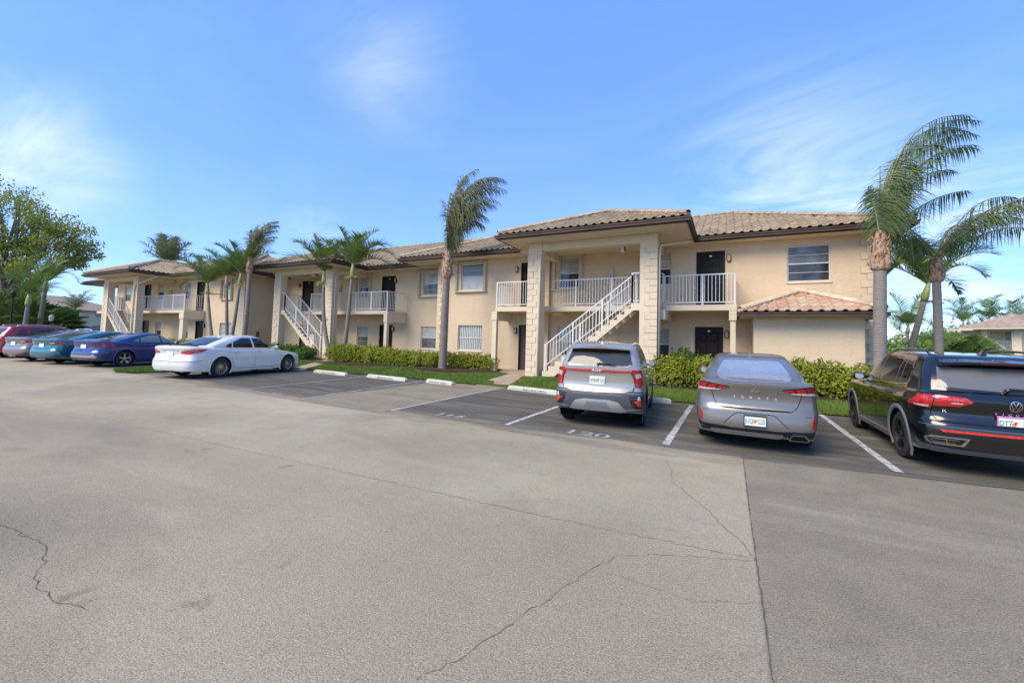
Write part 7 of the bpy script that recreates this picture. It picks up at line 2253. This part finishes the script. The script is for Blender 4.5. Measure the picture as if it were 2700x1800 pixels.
# ---- palm whose head shows over the left roof
pb = ground_at(424, 44)
feather_palm(pb, Vector((pb.x, pb.y, 8.6)), .22, .18, [(0, 50, 3.4, .18, .02), (30, 62, 3.2, .18, .02), (-30, 60, 3.2, .18, .02), (180, 60, 3.4, .18, .0), (150, 72, 3.4, .15, 0), (200, 50, 3.2, .2, 0), (90, 75, 3, .2, 0), (-90, 72, 3, .2, 0), (10, 30, 3.2, .2, 0), (175, 38, 3, .25, 0), (60, 45, 3, .25, 0), (-60, 45, 3, .25, 0), (120, 55, 3, .2, 0), (0, 75, 3, .15, 0)],
    'bushy palm head rising behind the left wing roof', 36, leaf=1.15, boot=False, spear=False, n=36, width=.06, droop=.5, mat=L_queen_o, group='palms behind the buildings')

# ---- right: thicket, palms and a neighbouring building
def thicket(loc, rx, ry, h, label, seed, mat=None, leaf=.3, count=2600):
    me = split_shrub(shrub_mesh(seed, rx, ry, h, count, leaf, mat or L_bush, stems=6, open_=.1))
    o = thing('bush', loc, label, 'bush', 'bushes of the thicket right of the building', 0, local=True)
    piece('crown', me[0], o); piece('stems', me[1], o); return o
TH = ['pale green bush at the edge of the thicket by the end wall', 'rounded bush behind the leaning yellow-stemmed palm', 'tall leafy bush behind the tall palm trunk', 'dark leafy bush in the middle of the thicket', 'leafy bush beside the neighbouring building', 'low bush before the neighbouring building', 'far tree-like bush topping the thicket', 'far rounded bush between thicket and roof']
for i, (px, dp, h, rx) in enumerate([(2372, 30, 2.6, 1.8), (2420, 36, 3.0, 2.2), (2495, 40, 4.0, 2.4), (2540, 38, 2.8, 2.0), (2585, 42, 2.6, 2.0), (2650, 36, 1.4, 1.8), (2520, 60, 6.2, 4.0), (2430, 62, 5.0, 4.0)]):
    thicket(ground_at(px, dp, -.3), rx, rx, h, TH[i], 80 + i, leaf=.26 if dp < 50 else .4, mat=L_bush if i % 2 == 0 else L_tree)
for i, (px, dp, h) in enumerate([(2455, 33, 3.2), (2510, 34, 3.4), (2560, 36, 3.2), (2400, 32, 2.6)]):
    fan_palm(ground_at(px, dp, -.2), h, ['fan palm in the thicket left of the tall trunk', 'fan palm with bright leaves at the foot of the thicket', 'fan palm beside the neighbouring stairs', 'small fan palm behind the end wall'][i], 90 + i, group='fan palms of the thicket', mat=L_adon)
def back_palm(px, dp, ztop, label, seed, L=3.4, leaf=1.0):
    b = ground_at(px, dp, -.3)
    slim_palm(b, Vector((b.x + .2, b.y, ztop)), .12, label, seed, L=L * 1.15, leaf=leaf * 1.2, flowers=False, n=34, shaft=.6, group='palms behind the buildings')
back_palm(2602, 56, 5.6, 'palm head rising over the neighbouring roof', 37, 3.6); back_palm(2668, 58, 5.4, 'palm behind the neighbouring roof, near its chimney', 38, 3.8); back_palm(2535, 58, 5.2, 'palm with flattened fronds left of the neighbouring roof', 39, 3.4); back_palm(2385, 34, 3.0, 'short palm in the thicket behind the leaning palm', 28, 2.6, .9)

nb = thing('apartment_building', ground_at(2596, 48, -1.1), 'neighbouring tan building with stair portico beyond the black SUV', 'building', rz=R(-45), local=True)
def lb(n_, x0, x1, y0, y1, z0, z1, mat, parent=None): return MB().box(x0, x1, y0, y1, z0, z1).build(n_, mat, parent or nb)
lb('wall', -3.2, 6.5, 2.6, 2.8, 0, 5.4, M_wall); lb('column', -.25, .25, 0, .5, 0, 5.4, M_trim); lb('column', 2.3, 2.9, 0, .5, 0, 5.4, M_trim); lb('column', 2.4, 2.9, 4.0, 4.6, 0, 5.4, M_trim)
lb('wall', 2.2, 2.3, 2.8, 12, 0, 5.4, M_wall)
lb('balcony_floor', -.3, 2.6, .9, 2.6, 2.8, 3.0, M_trim); lb('balcony_floor', 2.3, 3.9, .9, 8, 2.8, 3.0, M_trim); lb('beam', -.25, 2.9, .1, .4, 5.1, 5.4, M_trim)
w = lb('window', .45, 1.15, 2.52, 2.6, 3.9, 5.2, M_alu); lb('pane', .53, 1.07, 2.50, 2.518, 3.98, 5.12, M_gblind, w); lb('storm_shutter', 1.3, 1.7, 2.45, 2.59, 3.8, 5.25, M_shut, w)
lb('door', 2.29, 2.34, 5.2, 6.2, 3.0, 5.1, M_doorm)
rl = lb('railing', .25, 2.3, .92, .97, 4.02, 4.07, M_rail); lb('bottom_rail', .25, 2.3, .92, .97, 3.08, 3.11, M_rail, rl)
for i in range(18): piece('baluster', baluster_mesh(.95, .03), rl, (.32 + i * .113, .945, 3.08))
rl = lb('railing', 3.8, 3.85, .9, 8, 4.02, 4.07, M_rail); lb('bottom_rail', 3.8, 3.85, .9, 8, 3.08, 3.11, M_rail, rl)
for i in range(40): piece('baluster', baluster_mesh(.95, .03), rl, (3.825, 1.0 + i * .17, 3.08))
MB().bar((.6, .7, 3.9), (2.3, .7, 2.3), .07, .07).build('stair_railing', M_rail, nb); MB().bar((.6, .7, 3.0), (2.3, .7, 1.3), .2, .3).build('stair', M_trim, nb)
def hip(n_, x0, x1, y0, y1, z0, rise, mat, rx, ry):
    m = MB(); xm, ym = (x0 + x1) / 2, (y0 + y1) / 2
    if rx is None: a, b = (xm, y0 + ry, z0 + rise), (xm, y1 - ry, z0 + rise); fs = [(0, 1, 4), (1, 2, 5, 4), (2, 3, 5), (3, 0, 4, 5), (3, 2, 1, 0)]
    else: a, b = (x0 + rx, ym, z0 + rise), (x1 - rx, ym, z0 + rise); fs = [(0, 1, 5, 4), (1, 2, 5), (2, 3, 4, 5), (3, 0, 4), (3, 2, 1, 0)]
    m.add([(x0, y0, z0), (x1, y0, z0), (x1, y1, z0), (x0, y1, z0), a, b], fs)
    return m.build(n_, mat, nb, fix=False)
hip('roof', -1.6, 4.2, -1.1, 16, 5.5, 1.7, M_shingle, None, 3.2); hip('roof', -4.2, 4.0, 1.6, 12, 5.45, 1.9, M_shingle, 3.9, None)
g = MB(); g.box(-1.65, 4.25, -1.19, -1.1, 5.32, 5.47); g.build('gutter', M_pipe, nb); lb('gutter', 4.2, 4.29, -1.1, 16, 5.32, 5.47, M_gutter); lb('gutter', -4.3, -1.2, 1.5, 1.6, 5.28, 5.42, M_pipe)
lb('downspout', 2.2, 2.3, -.1, 0, 0, 5.0, M_pipe); lb('chimney', 2.6, 3.0, 2.2, 2.7, 6.0, 7.2, plain('clay_red', (.40, .13, .07), .8))
